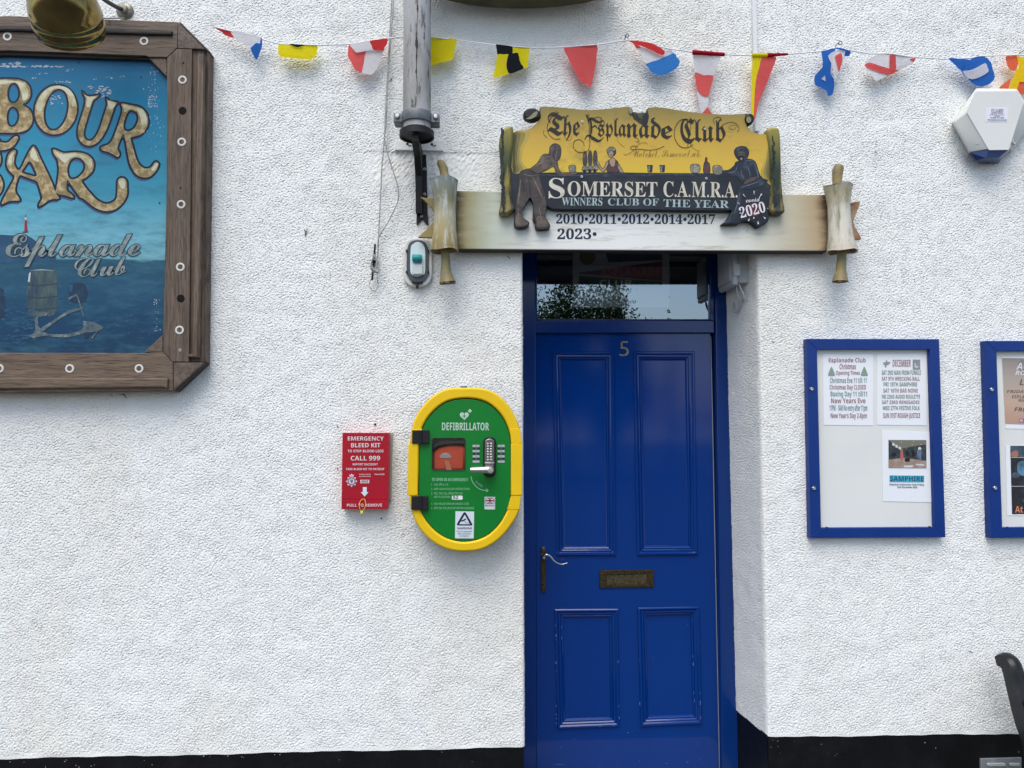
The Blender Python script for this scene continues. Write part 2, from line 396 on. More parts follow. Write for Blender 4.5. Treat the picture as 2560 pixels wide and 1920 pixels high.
def hsample(x, z):
    fx = np.clip((x-WX0)/DX, 0, NX-1.01); fz = np.clip((z-WZ0)/DX, 0, NZ-1.01)
    i, j = fx.astype(int), fz.astype(int); a, b = fx-i, fz-j
    def g(A): return (A[j, i]*(1-a)+A[j, i+1]*a)*(1-b)+(A[j+1, i]*(1-a)+A[j+1, i+1]*a)*b
    h = g(H0); hs = g(Hs)
    # the trowelled patch round the flagpole bracket
    xa, xb = P(880, 400, 0)[0], P(1255, 400, 0)[0]; zt, zb = P(1060, 379, 0)[2], P(1060, 476, 0)[2]
    mx = np.clip((x-xa)/.16, 0, 1)*np.clip((xb-x)/.14, 0, 1)
    mz = np.clip((zt-z)/.004, 0, 1)*np.clip((z-zb)/.05, 0, 1)
    k = mx*mz
    ledge = mx*np.clip((zt-z)/.009, 0, 1)*np.exp(-np.clip(zt-z, 0, 9)/.05)
    return h*(1-k*.85)+hs*k-.0035*ledge
EL = lambda z: P(1308, 1000, 0)[0]+0*z
_a, _b = P(1894.6, 700, 0), P(1919, 1842, 0)
ER = lambda z: _a[0]+(_b[0]-_a[0])*(z-_a[2])/(_b[2]-_a[2])
FR = .28                                     # depth of the door frame's face
zl0, zl1 = P(0, 1897.5, 0), P(1307, 1868, 0); zr0, zr1 = P(1919, 1842, 0), P(2543, 1835, 0)
def ZB(x): return .0016*np.sin(x*7.3)+.0011*np.sin(x*23+1)+.0007*np.sin(x*61)+np.where(x < .5, zl0[2]+(zl1[2]-zl0[2])*(x-zl0[0])/(zl1[0]-zl0[0]), zr0[2]+(zr1[2]-zr0[2])*(x-zr0[0])/(zr1[0]-zr0[0]))
ZTOP, XL, XR = 3.62, -2.5, 2.66; ZLIN = P(1600, 575, 0)[2]
def front():
    """the whole face as one sheet of quads with the doorway left out"""
    nL, nM, nR = int((float(EL(0))-XL)/step), int((float(ER(2))-float(EL(0)))/step), int((XR-float(ER(2)))/step)
    n1_, n2_ = int((ZLIN-.35)/step), int((ZTOP-ZLIN)/step)
    cols = np.concatenate([np.linspace(0, 1, nL+1)[:-1], 1+np.linspace(0, 1, nM+1)[:-1], 2+np.linspace(0, 1, nR+1)])
    rows = np.concatenate([np.linspace(0, 1, n1_+1)[:-1], 1+np.linspace(0, 1, n2_+1)])
    c, r = np.meshgrid(cols, rows, indexing='ij')
    def xof(z):
        e0, e1 = EL(z), ER(z)
        return np.where(c <= 1, XL+(e0-XL)*c, np.where(c <= 2, e0+(e1-e0)*(c-1), e1+(XR-e1)*(c-2)))
    x = xof(c*0+1.2); zb = ZB(x); z = np.where(r <= 1, zb+(ZLIN-zb)*r, ZLIN+(ZTOP-ZLIN)*(r-1)); x = xof(z)
    h = hsample(x, z); h = np.where(r <= 1, h*np.clip((z-zb)/.016, 0, 1), h); y = -h; rr = .013
    rnd = lambda d: np.where(d < rr, rr-np.sqrt(np.maximum(0, rr*rr-(rr-d)**2)), 0)
    dl = np.where((c <= 1) & (r <= 1), EL(z)-x, 9); dr = np.where((c >= 2) & (r <= 1), x-ER(z), 9); du = np.where((r >= 1) & (c >= 1) & (c <= 2), z-ZLIN, 9)
    y = y+rnd(np.minimum(np.minimum(dl, dr), du))
    nu, nv = c.shape; v = np.stack([x, y, z-h*.85], -1).reshape(-1, 3)
    I, J = np.meshgrid(np.arange(nu-1), np.arange(nv-1), indexing='ij'); keep = ~((I >= nL) & (I < nL+nM) & (J < n1_))
    i = (I*nv+J)[keep]
    return v, np.stack([i, i+nv, i+nv+1, i+1], 1)
def grid_mesh(name, blocks, m, parent):
    vs, fs, o = [], [], 0
    for v, f in blocks: vs.append(v); fs.append(f+o); o += len(v)
    v = np.concatenate(vs)-np.array(parent_loc(parent)); f = np.concatenate(fs)
    me = bpy.data.meshes.new(name); me.vertices.add(len(v)); me.vertices.foreach_set('co', v.astype(np.float32).ravel())
    me.loops.add(f.size); me.loops.foreach_set('vertex_index', f.astype(np.int32).ravel())
    me.polygons.add(len(f)); me.polygons.foreach_set('loop_start', np.arange(0, f.size, 4, dtype=np.int32))
    me.update(calc_edges=True); me.polygons.foreach_set('use_smooth', np.ones(len(f), bool)); me.materials.append(m); me.validate()
    ob = bpy.data.objects.new(name, me); COL.objects.link(ob); ob.parent = parent; return ob
step = .0026
def reveal(side):
    nu, nv = int(FR/step), int((2.75-.3)/step)
    s, t = np.meshgrid(np.linspace(0, 1, nu), np.linspace(0, 1, nv), indexing='ij')
    if side == 'R':
        zb_o = float(ZB(np.array(float(ER(.35))))); a, b = P(1815, 730, FR), P(1840, 1774, FR)
        z = zb_o+(ZLIN+.02-zb_o)*t; xo = ER(z); xi = a[0]+(b[0]-a[0])*(z-a[2])/(b[2]-a[2])
        h = hsample(xo*0-2+s*FR, z); x = xo*(1-s)+xi*s-h*.9; y = .010+(FR-.008)*s
        x = x+np.where(s*FR < .012, .012-np.sqrt(np.maximum(0, .012**2-(.012-s*FR)**2)), 0)*.5
        v = np.stack([x, y, z-h*.9], -1).reshape(-1, 3); i = (np.arange(nu-1)[:, None]*nv+np.arange(nv-1)[None, :]).ravel(); return v, np.stack([i, i+1, i+nv+1, i+nv], 1)
    zb_o = float(ZB(np.array(float(EL(.35))-.01)))
    z = zb_o+(ZLIN+.02-zb_o)*t; h = hsample(xo_ := -2+s*FR, z); x = EL(z)-.02*s+h*.9; y = .010+(FR-.008)*s
    v = np.stack([x, y, z-h*.9], -1).reshape(-1, 3); i = (np.arange(nu-1)[:, None]*nv+np.arange(nv-1)[None, :]).ravel(); return v, np.stack([i, i+nv, i+nv+1, i+1], 1)
blocks = [front(), reveal('R'), reveal('L')]
grid_mesh('roughcast_wall', blocks, m_wall, HOUSE)
del n0, n1, n2, n3, n4
# the rest of the facade, beyond the photo on every side
m_wall2 = mat('roughcast_far', (.80, .81, .775), .85, spec=.25, bump=(55, 1.0, .012), var=((.70, .66, .58), 1.1, .55, .8))
mb = MB(); box(mb, (-7, -.0005, .36), (XL, .6, 5.2)); box(mb, (XR, -.0005, .36), (7, .6, 5.2)); box(mb, (XL, -.0005, ZTOP), (XR, .6, 5.2))
box(mb, (XL, .012, .3), (EL(0)-.03, .6, ZTOP)); box(mb, (ER(0)+.03, .012, .3), (XR, .6, ZTOP)); box(mb, (EL(0)-.03, .012, ZLIN), (ER(2)+.03, .6, ZTOP))
Hp(mb, 'outer_wall', m_wall2)
# plinth
m_pl = mat('plinth_paint', (.0035, .0038, .0045), .45, spec=.22, var=((.008, .0085, .0095), 9, .45, .7), noise2=((.32, .30, .27), 42, .715, .75), bump=(45, .25, .003))
mb = MB()
def plinth(pts, y0, y1):
    n = len(pts); v = [(x, y0, 0) for x, z in pts]+[(x, y0, z) for x, z in pts]+[(x, y1, z) for x, z in pts]
    for i in range(n-1): mb.add([v[i], v[i+1], v[n+i+1], v[n+i], v[2*n+i+1], v[2*n+i]], [(0, 1, 2, 3), (3, 2, 4, 5)])
xs = np.linspace(-7, EL(0)-.004, 400); plinth([(x, float(ZB(np.array(x)))) for x in xs], .003, .05)
Hp(mb, 'plinth', m_pl); mb = MB()
xs = np.linspace(ER(.3)+.002, 7, 300); plinth([(x, float(ZB(np.array(x)))) for x in xs], .003, .05)
xo, xi = float(ER(.2)), P(1840, 1774, FR)[0]; zo = float(ZB(np.array(xo))); zi = P(1840, 1774, FR)[2]
mb.add([(xo, .003, 0), (xi+.004, FR, 0), (xi+.004, FR, zi+.004), (xo, .003, zo+.004)], [(0, 3, 2, 1)])
mb.add([(EL(0)-.004, .003, 0), (EL(0)-.02, FR, 0), (EL(0)-.02, FR, zo), (EL(0)-.004, .003, zo)], [(0, 1, 2, 3)])
Hp(mb, 'plinth', m_pl)
mb = MB()   # flecks where the black paint has come away
for x, y, r in ((255, 322, 3), (262, 316, 2), (300, 338, 2.4), (312, 344, 2), (360, 340, 1.8), (372, 336, 1.4), (570, 318, 1.4), (600, 335, 1.8), (805, 300, 3), (815, 296, 2.2), (828, 303, 1.4), (900, 300, 2.2), (955, 303, 2), (962, 306, 1.2), (1085, 295, 1.6), (1105, 295, 1.8), (1340, 315, 1.6), (1745, 285, 1.4), (1865, 322, 1.2), (40, 323, 2), (95, 324, 1.4), (180, 344, 2)):
    q = (x*.633, 1700+y*.633); shape(mb, [[(q[0]+r*.8*random.uniform(.4, 1.2)*math.cos(k*.9), q[1]+r*.6*random.uniform(.4, 1.2)*math.sin(k*.9)) for k in range(7)]], .0022, 0)
for x, y, r in ((318, 1212, 2.6), (700, 1336, 2), (757, 1348, 2.4), (762, 1414, 1.8), (680, 1418, 2), (785, 1488, 1.8), (1260, 1386, 2.6), (1440, 1495, 2.6), (1416, 1518, 2), (1344, 1490, 1.4), (950, 1352, 1.4)):
    if x > 640: q = (1780+x*.217, 1560+y*.217); shape(mb, [[(q[0]+r*.45*random.uniform(.4, 1.2)*math.cos(k*.9), q[1]+r*.45*random.uniform(.4, 1.2)*math.sin(k*.9)) for k in range(7)]], .0022, 0)
for x, y, r in ((60, 1350, 1.6), (192, 1414, 1.3), (1205, 1464, 1.4)): q = cO((x, y))[0]; shape(mb, [ell(q[0], q[1], r, r*.8, 8)], .0022, 0)
Hp(mb, 'paint_fleck', mat('bare_render', (.36, .35, .32), .8))
mb = MB(); box(mb, (EL(0)-.04, -.10, 0), (ER(0)+.0, .34, .06)); Hp(mb, 'door_step', mat('step_stone', (.24, .23, .22), .8, bump=(50, .3)))
mb = MB(); box(mb, (EL(0)-.03, .012, ZLIN-.022), (ER(2)+.03, FR+.1, ZLIN-.002)); Hp(mb, 'added_dark_board', mat('dark_reflection_board', (.010, .011, .015), .6))  # unseen dark board, added so the fanlight mirrors black along its top
# dark box for the unseen lobby, added behind the door to stop light
mb = MB(); x0, x1 = EL(0)-.3, ER(2)+.3
box(mb, (x0, 1.8, 0), (x1, 1.85, 3)); box(mb, (x0-.05, .6, 0), (x0, 1.85, 3)); box(mb, (x1, .6, 0), (x1+.05, 1.85, 3)); box(mb, (x0-.05, .6, 3), (x1+.05, 1.85, 3.05))
Hp(mb, 'lobby_dark_box', mat('lobby_box_dark', (.03, .028, .026), .9))

# ------------------------------------------------------------------ door frame, fanlight, door
m_blue = mat('door_gloss', (.0008, .027, .165), .5, spec=.0, coat=.85, coatr=.07, var=((.001, .032, .182), 3.0, .35, .75), bump=(150, .05, .0010), stretch=(1, 1, .22))
m_chip = mat('chipped_primer', (.13, .20, .37), .7)
m_frame = mat('frame_gloss', (.0008, .022, .132), .5, spec=.0, coat=.7, coatr=.12, var=((.004, .031, .155), 3.0, .35, .75), bump=(120, .12, .0012), stretch=(1, 1, .25))
LF = FR+.026                                  # the door leaf's face
fr_o = MB()
def pbox(mb, quad, y0, y1, m=0, bev=.003):
    shape(mb, [list(quad)], y0, y1-y0, bev, m); return mb
ytop = 540
pbox(fr_o, [(1296, ytop), (1338, ytop), (1342, 1975), (1296, 1975)], FR, FR+.09)
pbox(fr_o, [(1785.5, ytop), (1822, ytop), (1848, 1975), (1805.5, 1975)], FR, FR+.09)
Hp(fr_o, 'door_frame', m_frame, 40)
mb = MB(); pbox(mb, [(1338.3, 801), (1785.2, 801), (1786.2, 832), (1338.4, 832)], FR+.002, FR+.09); Hp(mb, 'transom_rail', m_frame, 40)
mb = MB()   # fanlight sash: beads and pane
for q in ([(1338.3, ytop), (1343, ytop), (1343, 800.6), (1338.3, 800.6)], [(1776, ytop), (1785.2, ytop), (1785.2, 800.6), (1776, 800.6)], [(1343.3, 797.5), (1775.7, 797.5), (1775.7, 800.6), (1343.3, 800.6)]): pbox(mb, q, FR+.012, FR+.06, bev=.002)
pbox(mb, [(1767, ytop), (1772, ytop), (1772, 797), (1767, 797)], FR+.045, FR+.06, bev=.002)
FAN = Hp(mb, 'fanlight_window', m_frame, 40)
mb = MB(); shape(mb, [[(1335, ytop-20), (1788, ytop-20), (1788, 802), (1335, 802)]], FR+.03)
Hp(mb, 'glass_pane', pane_mat('fanlight_glass', (.70, .73, .74), (.80, .92, 1.0), .004, 3.2), None, None, FAN)
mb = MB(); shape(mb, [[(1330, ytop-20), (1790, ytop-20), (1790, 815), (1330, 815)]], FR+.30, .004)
Hp(mb, 'lobby_dark_sheet', mat('lobby_dark', (.012, .012, .014), .9))  # flat dark sheet standing in for the unlit room behind the pane
# leaf
quads = [[(1380.7, 878.5), (1535, 879), (1540, 1388), (1391, 1389)], [(1582.5, 879), (1735, 878.7), (1743, 1386.5), (1592.5, 1388)],
         [(1386, 1522), (1544.6, 1521), (1548, 1815.6), (1393, 1821.5)], [(1593.5, 1518), (1747, 1515), (1754, 1808.6), (1601, 1815)]]
leaf = MB(); shape(leaf, [[(1338.8, 833.5), (1775.5, 833.5), (1798.5, 1975), (1342.5, 1975)]]+quads, LF, .04, .0008)
DOOR = Hp(leaf, 'front_door', m_blue, 40, 'glossy blue four panel front door with chipped paint and brass fittings')
PROF = [(0, .0), (0, .007), (.004, .0105), (.009, .0105), (.0125, .006), (.0165, .0035), (.0175, .006), (.022, .007), (.0265, .003), (.0275, -.001), (.031, .0015), (.035, -.001), (.0385, -.008), (.041, -.0085)]
for q in quads:
    a = [P(x, z, LF) for x, z in q]; mb = MB(); c = sum(a)/4; v = []
    rs = []
    for t, h in PROF:
        row = []
        for k in range(4):
            p, n_, pr = a[k], a[(k+1) % 4], a[k-1]
            d1 = (n_-p)/np.linalg.norm(n_-p); d2 = (pr-p)/np.linalg.norm(pr-p)
            r = p+(d1+d2)*t; row.append((r[0], LF-h, r[2]))
        rs.append(row)
    for row in rs: v += row
    f = []
    for i in range(len(rs)-1):
        for k in range(4): f.append((i*4+k, (i+1)*4+k, (i+1)*4+(k+1) % 4, i*4+(k+1) % 4))
    o = (len(rs)-1)*4; f.append((o, o+3, o+2, o+1)); f = [g[::-1] for g in f]
    mb.add(v, f, 0); Hp(mb, 'door_panel', m_blue, 25, None, DOOR)
# chips in the paint along the mouldings and the foot of the door
mb = MB()
def chip(px, py, wpx, hpx):
    n = 7; pts = []
    for k in range(n):
        a = 2*math.pi*k/n; r = .6+.6*random.random(); pts.append((px+wpx*r*math.cos(a), py+hpx*r*math.sin(a)))
    shape(mb, [pts], LF-.0113, 0)
for (x, y, w_, h_) in ((284, 640, 1.2, 8), (287, 712, 2.4, 10), (288, 742, 1.6, 5), (286, 905, 2.3, 12), (288, 965, 1.6, 4), (283, 830, 1, 5), (287, 1215, 1.4, 9), (288, 1275, 2.2, 8), (291, 1305, 2, 6), (290, 1340, 1.5, 8), (326, 650, .9, 12), (327, 730, .9, 14), (731, 898, 1.2, 11),
                    (735, 1215, 1.2, 12), (739, 1300, 1.4, 12), (885, 1200, 1.6, 14), (884, 885, 1.2, 5), (1265, 860, 1, 11), (1268, 915, 1.4, 14), (1272, 1120, 1.1, 12), (1275, 1180, 1.1, 13), (1317, 1120, 1.1, 10), (1317, 1195, 1.8, 18), (1312, 755, 1.2, 3), (1224, 632, 2, 2), (1262, 600, 1, 4), (1320, 1300, 1.2, 16)):
    q = cR((x, y))[0]; chip(q[0], q[1], w_*.5, h_*.35)
for (x, y, w_, h_) in ((440, 1362, 8, .8), (600, 1360, 14, .8), (700, 1357, 10, 1)): q = cR((x, y))[0]; chip(q[0], q[1], w_*.35, h_*.5)
Hp(mb, 'paint_chip', m_chip, None, None, DOOR)
mb = MB(); LB = LF
for (x, y, w_, h_) in ((800, 1405, 9, 1.6), (830, 1398, 4, 1), (418, 1453, 6, 1.2), (325, 1510, 7, 1.2), (880, 1610, 8, 1), (1225, 1615, 10, 1.5), (320, 1633, 50, .9), (600, 1642, 9, 1), (1075, 1625, 8, 1), (1300, 1472, 3, 1), (1320, 1598, 2, 2), (1170, 1455, 3, 1.5), (980, 872, 1, 6), (1032, 980, 2, 1), (1300, 1495, 3, 1), (150, 1405, 1, 5), (148, 905, 1, 4), (1412, 1408, 2, 1.2)):
    q = cR((x, y))[0]; n = 7
    shape(mb, [[(q[0]+w_*.35*(.6+.6*random.random())*math.cos(2*math.pi*k/n), q[1]+h_*.4*(.6+.6*random.random())*math.sin(2*math.pi*k/n)) for k in range(n)]], LF-.0006, 0)
Hp(mb, 'scuff_mark', m_chip, None, None, DOOR)
mb = MB(); pbox(mb, [(1776.4, 840), (1777.9, 840), (1800.6, 1975), (1799.1, 1975)], LF+.004, LF+.012, bev=0); Hp(mb, 'weather_strip', mat('strip_white', (.30, .32, .40), .6))
# brass furniture on the door
m_brass_old = mat('aged_brass', (.105, .080, .036), .42, .85, var=((.03, .024, .014), 120, .42, .62), bump=(220, .4, .0012), noise2=((.20, .16, .08), 60, .58, .75))
m_brass_lev = mat('worn_brass', (.62, .55, .42), .28, 1.0)
mb = MB(); shape(mb, [rrect(*cS((200, 168))[0], *cS((274, 864))[0], 1.5)], LF-.009, .009, .0025)
for (x, y, r) in ((237, 205, 4.2), (237, 240, 5.2)): 
    q = cS((x, y))[0]; lathe(mb, P(*q, LF-.009), (0, -1, 0), [(r*.0018, 0), (r*.0018, .004), (r*.0010, .006), (0, .0065)], 0, 16)
q = cS((237, 650))[0]; shape(mb, [ell(q[0], q[1], 3.6, 9)], LF-.0125, .0035, .0012)
HND = Hp(mb, 'door_handle', m_brass_old, 35, None, DOOR)
mb = MB(); pts = crom(cS((237, 330), (250, 305), (290, 288), (345, 315), (400, 382), (470, 424), (530, 434), (604, 412)), 4, False); n = len(pts)
ys = [LF-.012-.035*min(1, k/6) for k in range(n)]
tube(mb, [P(x, y, d) for (x, y), d in zip(pts, ys)], [max(.0014, .0062*(1-.78*k/n)) for k in range(n)], 0, 10)
lathe(mb, P(*cS((237, 322))[0], LF-.009), (0, -1, 0), [(.011, 0), (.011, .012), (.007, .03), (0, .034)], 0, 18)
Hp(mb, 'lever', m_brass_lev, None, None, DOOR)
mb = MB(); shape(mb, [cS((1100, 527), (1935, 516), (1936, 787), (1101, 801)), cS((1205, 602), (1830, 582), (1830, 742), (1205, 750))], LF-.007, .007, .002)
LBX = Hp(mb, 'letter_box', m_brass_old, 35, None, DOOR)
mb = MB(); shape(mb, [cS((1207, 604), (1828, 585), (1828, 740), (1207, 748))], LF-.003, .003, .001); Hp(mb, 'letter_flap', mat('aged_brass_flap', (.16, .13, .075), .45, .8, var=((.05, .04, .022), 150, .40, .62), bump=(260, .5, .001)), 35, None, DOOR)
mb = MB(); v0 = cQ((1003, 428), (1093, 428)); text(mb, '5', v0[0], v0[1], 38.5, LF-.003, offset=-.014)
text(mb, '5', v0[0], v0[1], 38.5, LF-.0012, dx=.5, dy=.6, offset=-.012)
Hp(mb, 'house_number', mat('number_brass', (.22, .19, .125), .45, .6, var=((.03, .03, .03), 90, .56, .62)), None, None, DOOR)
# poster taped inside the fanlight
def poster_in_fanlight():
    y = FR+.040
    pst = thing('window_poster', 'faded club poster stuck inside the glass over the blue door', 'poster', P(1550, 768, y))
    mb = MB(); shape(mb, [rrect(*cJ((470, -60))[0], *cJ((1333, 600))[0], 2)], y, .001); mb.build('paper', mat('laminate', (.30, .30, .30), .5), pst)
    mb = MB(); y -= .0012
    shape(mb, [cJ((525, 290), (1268, 190), (1268, 365), (525, 300))], y, 0, m=0); shape(mb, [cJ((525, 320), (1268, 372), (1268, 418), (525, 418))], y, 0, m=1)
    shape(mb, [cJ((760, 100), (1268, 100), (1268, 180), (790, 200))], y, 0, m=2); shape(mb, [ell(*cJ((600, 150))[0], 20, 20)], y, 0, m=3)
    text(mb, sans('ESPLANADE'), cJ((735, 320))[0], cJ((1250, 325))[0], 20, y-.0006, m=4); text(mb, sans('CLUB'), cJ((710, 418))[0], cJ((995, 418))[0], 17, y-.0006, m=5)
    mb.build('printing', [mat('poster_red', (.10, .012, .015), .6), mat('poster_green', (.012, .05, .025), .6), mat('poster_navy', (.01, .015, .05), .6), mat('poster_ochre', (.12, .08, .02), .6), mat('poster_letter_red', (.50, .10, .09), .6), mat('poster_letter_grey', (.50, .50, .50), .6)], pst)
poster_in_fanlight()

# ------------------------------------------------------------------ big pictorial sign on the left
SG = thing('pub_sign', 'large dark wooden framed painted bar sign with gold lettering on blue', 'sign', P(20, 1000, 0))
YF = -.075; YP = -.048       # face of the frame boards, face of the painted panel
def wood(name, st, a, b):
    return mat(name, a, .62, var=(b, 6, .30, .70), noise2=((.022, .017, .014), 15, .50, .70), bump=(26, .6, .003), stretch=st, spec=.35)
wa, wb = (.074, .051, .035), (.180, .130, .092)
w_h = wood('weathered_teak_rail', (1.0, 1, 16), wa, wb); w_v = wood('weathered_teak_stile', (16, 1, 1.0), wa, wb)
w_hb = wood('weathered_teak_lower', (1.0, 1, 16), (.09, .061, .040), (.205, .147, .100)); w_d = wood('weathered_teak_block', (7, 1, 7), (.085, .06, .044), (.17, .125, .094))
w_dark = wood('shaded_teak', (1.2, 1, 12), (.03, .024, .020), (.06, .047, .038))  # darker teak copy: underside shade of bead and lip put into the colour
MX = lambda q: [(40-x, y) for x, y in q]     # the half outside the photo, mirrored
def board(name, pts, m, y=YF, th=.07, bev=.002, mir=True):
    mb = MB(); shape(mb, [pts], y, th, bev); mb.build(name, m, SG, 35)
    if mir: mb = MB(); shape(mb, [MX(pts)], y, th, bev); mb.build(name, m, SG, 35)
g = .4
top = [(20, 39.5)]+cA((1474, 182), (1469, 400), (1464, 402), (1384, 474), (1226, 471), (1215, 462))+[(20, 126)]
board('top_rail', top+[(x, y) for x, y in MX(top)[::-1]], w_h, mir=False)
bot = [(20, 882)]+cB((1105, 1236), (1250, 1229), (1325, 1306), (1329, 1522))+[(20, 981)]
board('bottom_rail', bot+MX(bot)[::-1], w_hb, mir=False)
board('stile', cA((1386, 477), (1467, 405), (1590, 407))+cB((1452, 1304), (1326, 1303), (1252, 1226), (1253, 1090), (1277, 0)), w_v)
board('outer_bead', cA((1592, 407), (1694, 408), (1696, 700))+cB((1562, 1304), (1454, 1304)), w_v, YF+.012, .058, .003)
board('outer_edge', cA((1697, 409), (1738, 440))+cB((1580, 1292), (1578, 1306), (1565, 1306)), w_v, YF+.024, .046, .003)
board('corner_block', cA((1476, 184), (1698, 405), (1472, 401)), w_d)
board('corner_block', cB((1331, 1310), (1563, 1309), (1333, 1519)), w_d)
board('edge_strip', cA((1478, 181), (1500, 185), (1740, 425), (1738, 440), (1700, 406)), w_dark, YF+.02, .05, .002)
board('edge_strip', cB((1565, 1310), (1582, 1310), (1345, 1533), (1332, 1522)), w_dark, YF+.02, .05, .002)
board('inner_block', cA((1231, 476), (1383, 478), (1383, 634)), w_d, YF+.006)
board('inner_block', cB((1106, 1229), (1250, 1095), (1248, 1228)), w_d, YF+.004)
board('raised_bead', cA((1640, 446), (1690, 446))+cB((1523, 1272), (1500, 1272), (1436, 1268), (1440, 1245), (1478, 1240)), w_v, YF-.012, .022, .006)
for q in ([(20, 60)]+cA((1390, 236), (1425, 255), (1418, 286))+[(20, 76)], ):
    mb = MB(); q2 = q+MX(q)[::-1]; shape(mb, [q2], YF-.012, .018, .007); mb.build('raised_bead', w_dark, SG, 35)
q = [(20, 944)]+cB((1262, 1428), (1288, 1434), (1283, 1512), (1255, 1500))+[(20, 972)]
mb = MB(); shape(mb, [q+MX(q)[::-1]], YF-.012, .018, .006); mb.build('raised_bead', w_hb, SG, 35)
lip = [(20, 127)]+cA((1215, 463), (1226, 473), (1384, 632), (1396, 650), (1384, 650), (1243, 496))+[(20, 138)]
mb = MB(); shape(mb, [lip+MX(lip)[::-1]], YF+.012, .02, .004); mb.build('inner_lip', w_dark, SG, 35)
# painted panel
zp = P(20, 1000, 0)[2]; zz = lambda py: P(300, py, YP)[2]-zp
m_paint = ramp_mat('sign_painting', 2, [(zz(890), (.010, .040, .085)), (zz(800), (.008, .048, .105)), (zz(720), (.018, .075, .135)), (zz(652), (.018, .078, .125)), (zz(646), (.19, .42, .48)), (zz(590), (.16, .42, .50)), (zz(480), (.050, .30, .41)), (zz(330), (.022, .225, .36)), (zz(230), (.010, .155, .30)), (zz(130), (.007, .105, .225))],
                   .42, (5, .035), grain=((.045, .15, .21), 9, .46, .90, (1, 1, 3.2)), streak=(1, 1, 3.5), spec=.2,
                   flake=((.42, .42, .50), 7, .70, .71, (1, 1, 2.4), zz(400), zz(140)))
mb = MB(); shape(mb, [[(-380, 110), (420, 110), (432, 900), (-380, 900)]], YP, .02); PANEL = mb.build('painted_panel', m_paint, SG)
yl = [YP-.00022*k for k in range(1, 12)]
m_navy = mat('navy_outline', (.003, .007, .026), .5); m_shade = mat('mauve_shadow_paint', (.05, .085, .18), .5, var=((.025, .085, .19), 14, .45, .65))
m_gold = mat('gold_letter', (.30, .215, .10), .38, .35, var=((.52, .40, .22), 55, .42, .60), noise2=((.13, .105, .05), 30, .60, .78))
m_cream = mat('gold_highlight', (.56, .56, .40), .4, .0, var=((.33, .29, .11), 16, .48, .66))
LET = []
def letter(conts, hi=None):
    LET.append((conts, hi))
sm = lambda q, n=5: crom(q, n)
so = lambda q, n=5: crom(q, n, False)
letter([sm([(-24, 199), (0, 198), (45, 199), (70, 212), (76, 236), (68, 253), (57, 262), (75, 276), (81, 300), (70, 322), (44, 331), (0, 331), (-24, 331), (-22, 300), (-22, 230)], 4),
        sm(cA((110, 685), (75, 712), (60, 765), (66, 825), (105, 858), (150, 835), (168, 775), (150, 710)), 4), sm(cA((95, 883), (64, 920), (54, 990), (75, 1045), (120, 1048), (155, 1000), (160, 940), (135, 895)), 4)])
letter([sm(ell(*cA((463, 911))[0], 52, 61.5, 16, 12), 3), sm(ell(*cA((466, 910))[0], 30.5, 53.5, 16, 12), 3)])
letter([sm(cA((688, 765), (706, 790), (740, 800), (780, 797), (818, 790), (800, 810), (775, 830), (755, 880), (720, 990), (700, 1060), (693, 1120), (712, 1158), (750, 1168), (790, 1140), (825, 1075), (870, 940), (892, 865), (886, 820), (905, 840), (940, 846), (974, 852), (952, 880), (930, 940), (895, 1040), (860, 1115), (810, 1180), (745, 1208), (685, 1188), (650, 1130), (652, 1050), (680, 960), (705, 875), (710, 820)), 4)])
letter([sm(cA((1010, 860), (1080, 872), (1160, 890), (1212, 940), (1228, 1010), (1210, 1070), (1165, 1115), (1105, 1134), (1082, 1150), (1100, 1215), (1120, 1290), (1150, 1360), (1200, 1398), (1250, 1390), (1280, 1352), (1300, 1345), (1315, 1368), (1290, 1420), (1245, 1462), (1180, 1470), (1125, 1438), (1082, 1365), (1060, 1270), (1045, 1180), (1024, 1112), (1000, 1150), (980, 1200), (972, 1235), (990, 1272), (978, 1300), (940, 1280), (900, 1260), (850, 1245), (838, 1226), (860, 1212), (895, 1200), (930, 1165), (962, 1090), (990, 1010), (1012, 940), (1016, 895)), 4),
        sm(cA((1090, 913), (1060, 930), (1035, 985), (1022, 1045), (1040, 1085), (1085, 1084), (1125, 1050), (1148, 990), (1138, 935)), 4)])
Aa = [(83, 366), (91, 375), (100, 395), (110, 416), (121, 438), (131, 461), (140, 483), (147, 496), (134, 497), (121, 501), (110, 509), (98, 515), (100, 507), (106, 496), (103, 482), (97, 462), (92, 453), (80, 448), (64, 442), (50, 438), (43, 450), (38, 468), (39, 482), (46, 493), (49, 501), (36, 501), (21, 503), (5, 510), (8, 499), (14, 487), (24, 469), (37, 443), (30, 433), (20, 421), (17, 405), (22, 386), (33, 376), (40, 379), (36, 393), (35, 410), (44, 425), (53, 420), (63, 400), (73, 380)]
letter([sm(Aa, 3), sm(cA((235, 1340), (205, 1385), (178, 1425), (205, 1442), (255, 1455), (292, 1466), (306, 1448), (290, 1405), (262, 1350)), 3)])
Ra = cA((440, 1240), (452, 1280), (478, 1322), (490, 1400), (480, 1500), (466, 1570), (462, 1592))+[(149, 486), (162, 488), (183, 494), (177, 485), (167, 476), (166, 460), (169, 449)]+cA((600, 1545), (660, 1630))+cB((640, 50), (735, 122), (830, 146), (915, 112), (970, 35))+cA((1052, 1555), (1048, 1500), (1015, 1475), (982, 1492), (976, 1540), (975, 1600))+cB((888, 62), (820, 92), (745, 62), (690, 5))+cA((720, 1570), (675, 1500), (712, 1472), (765, 1420), (775, 1345), (725, 1285), (630, 1263), (530, 1270), (475, 1248))
letter([sm(Ra, 3), sm(cA((612, 1308), (570, 1352), (557, 1425), (580, 1482), (640, 1478), (698, 1420), (706, 1355), (668, 1313)), 3)])
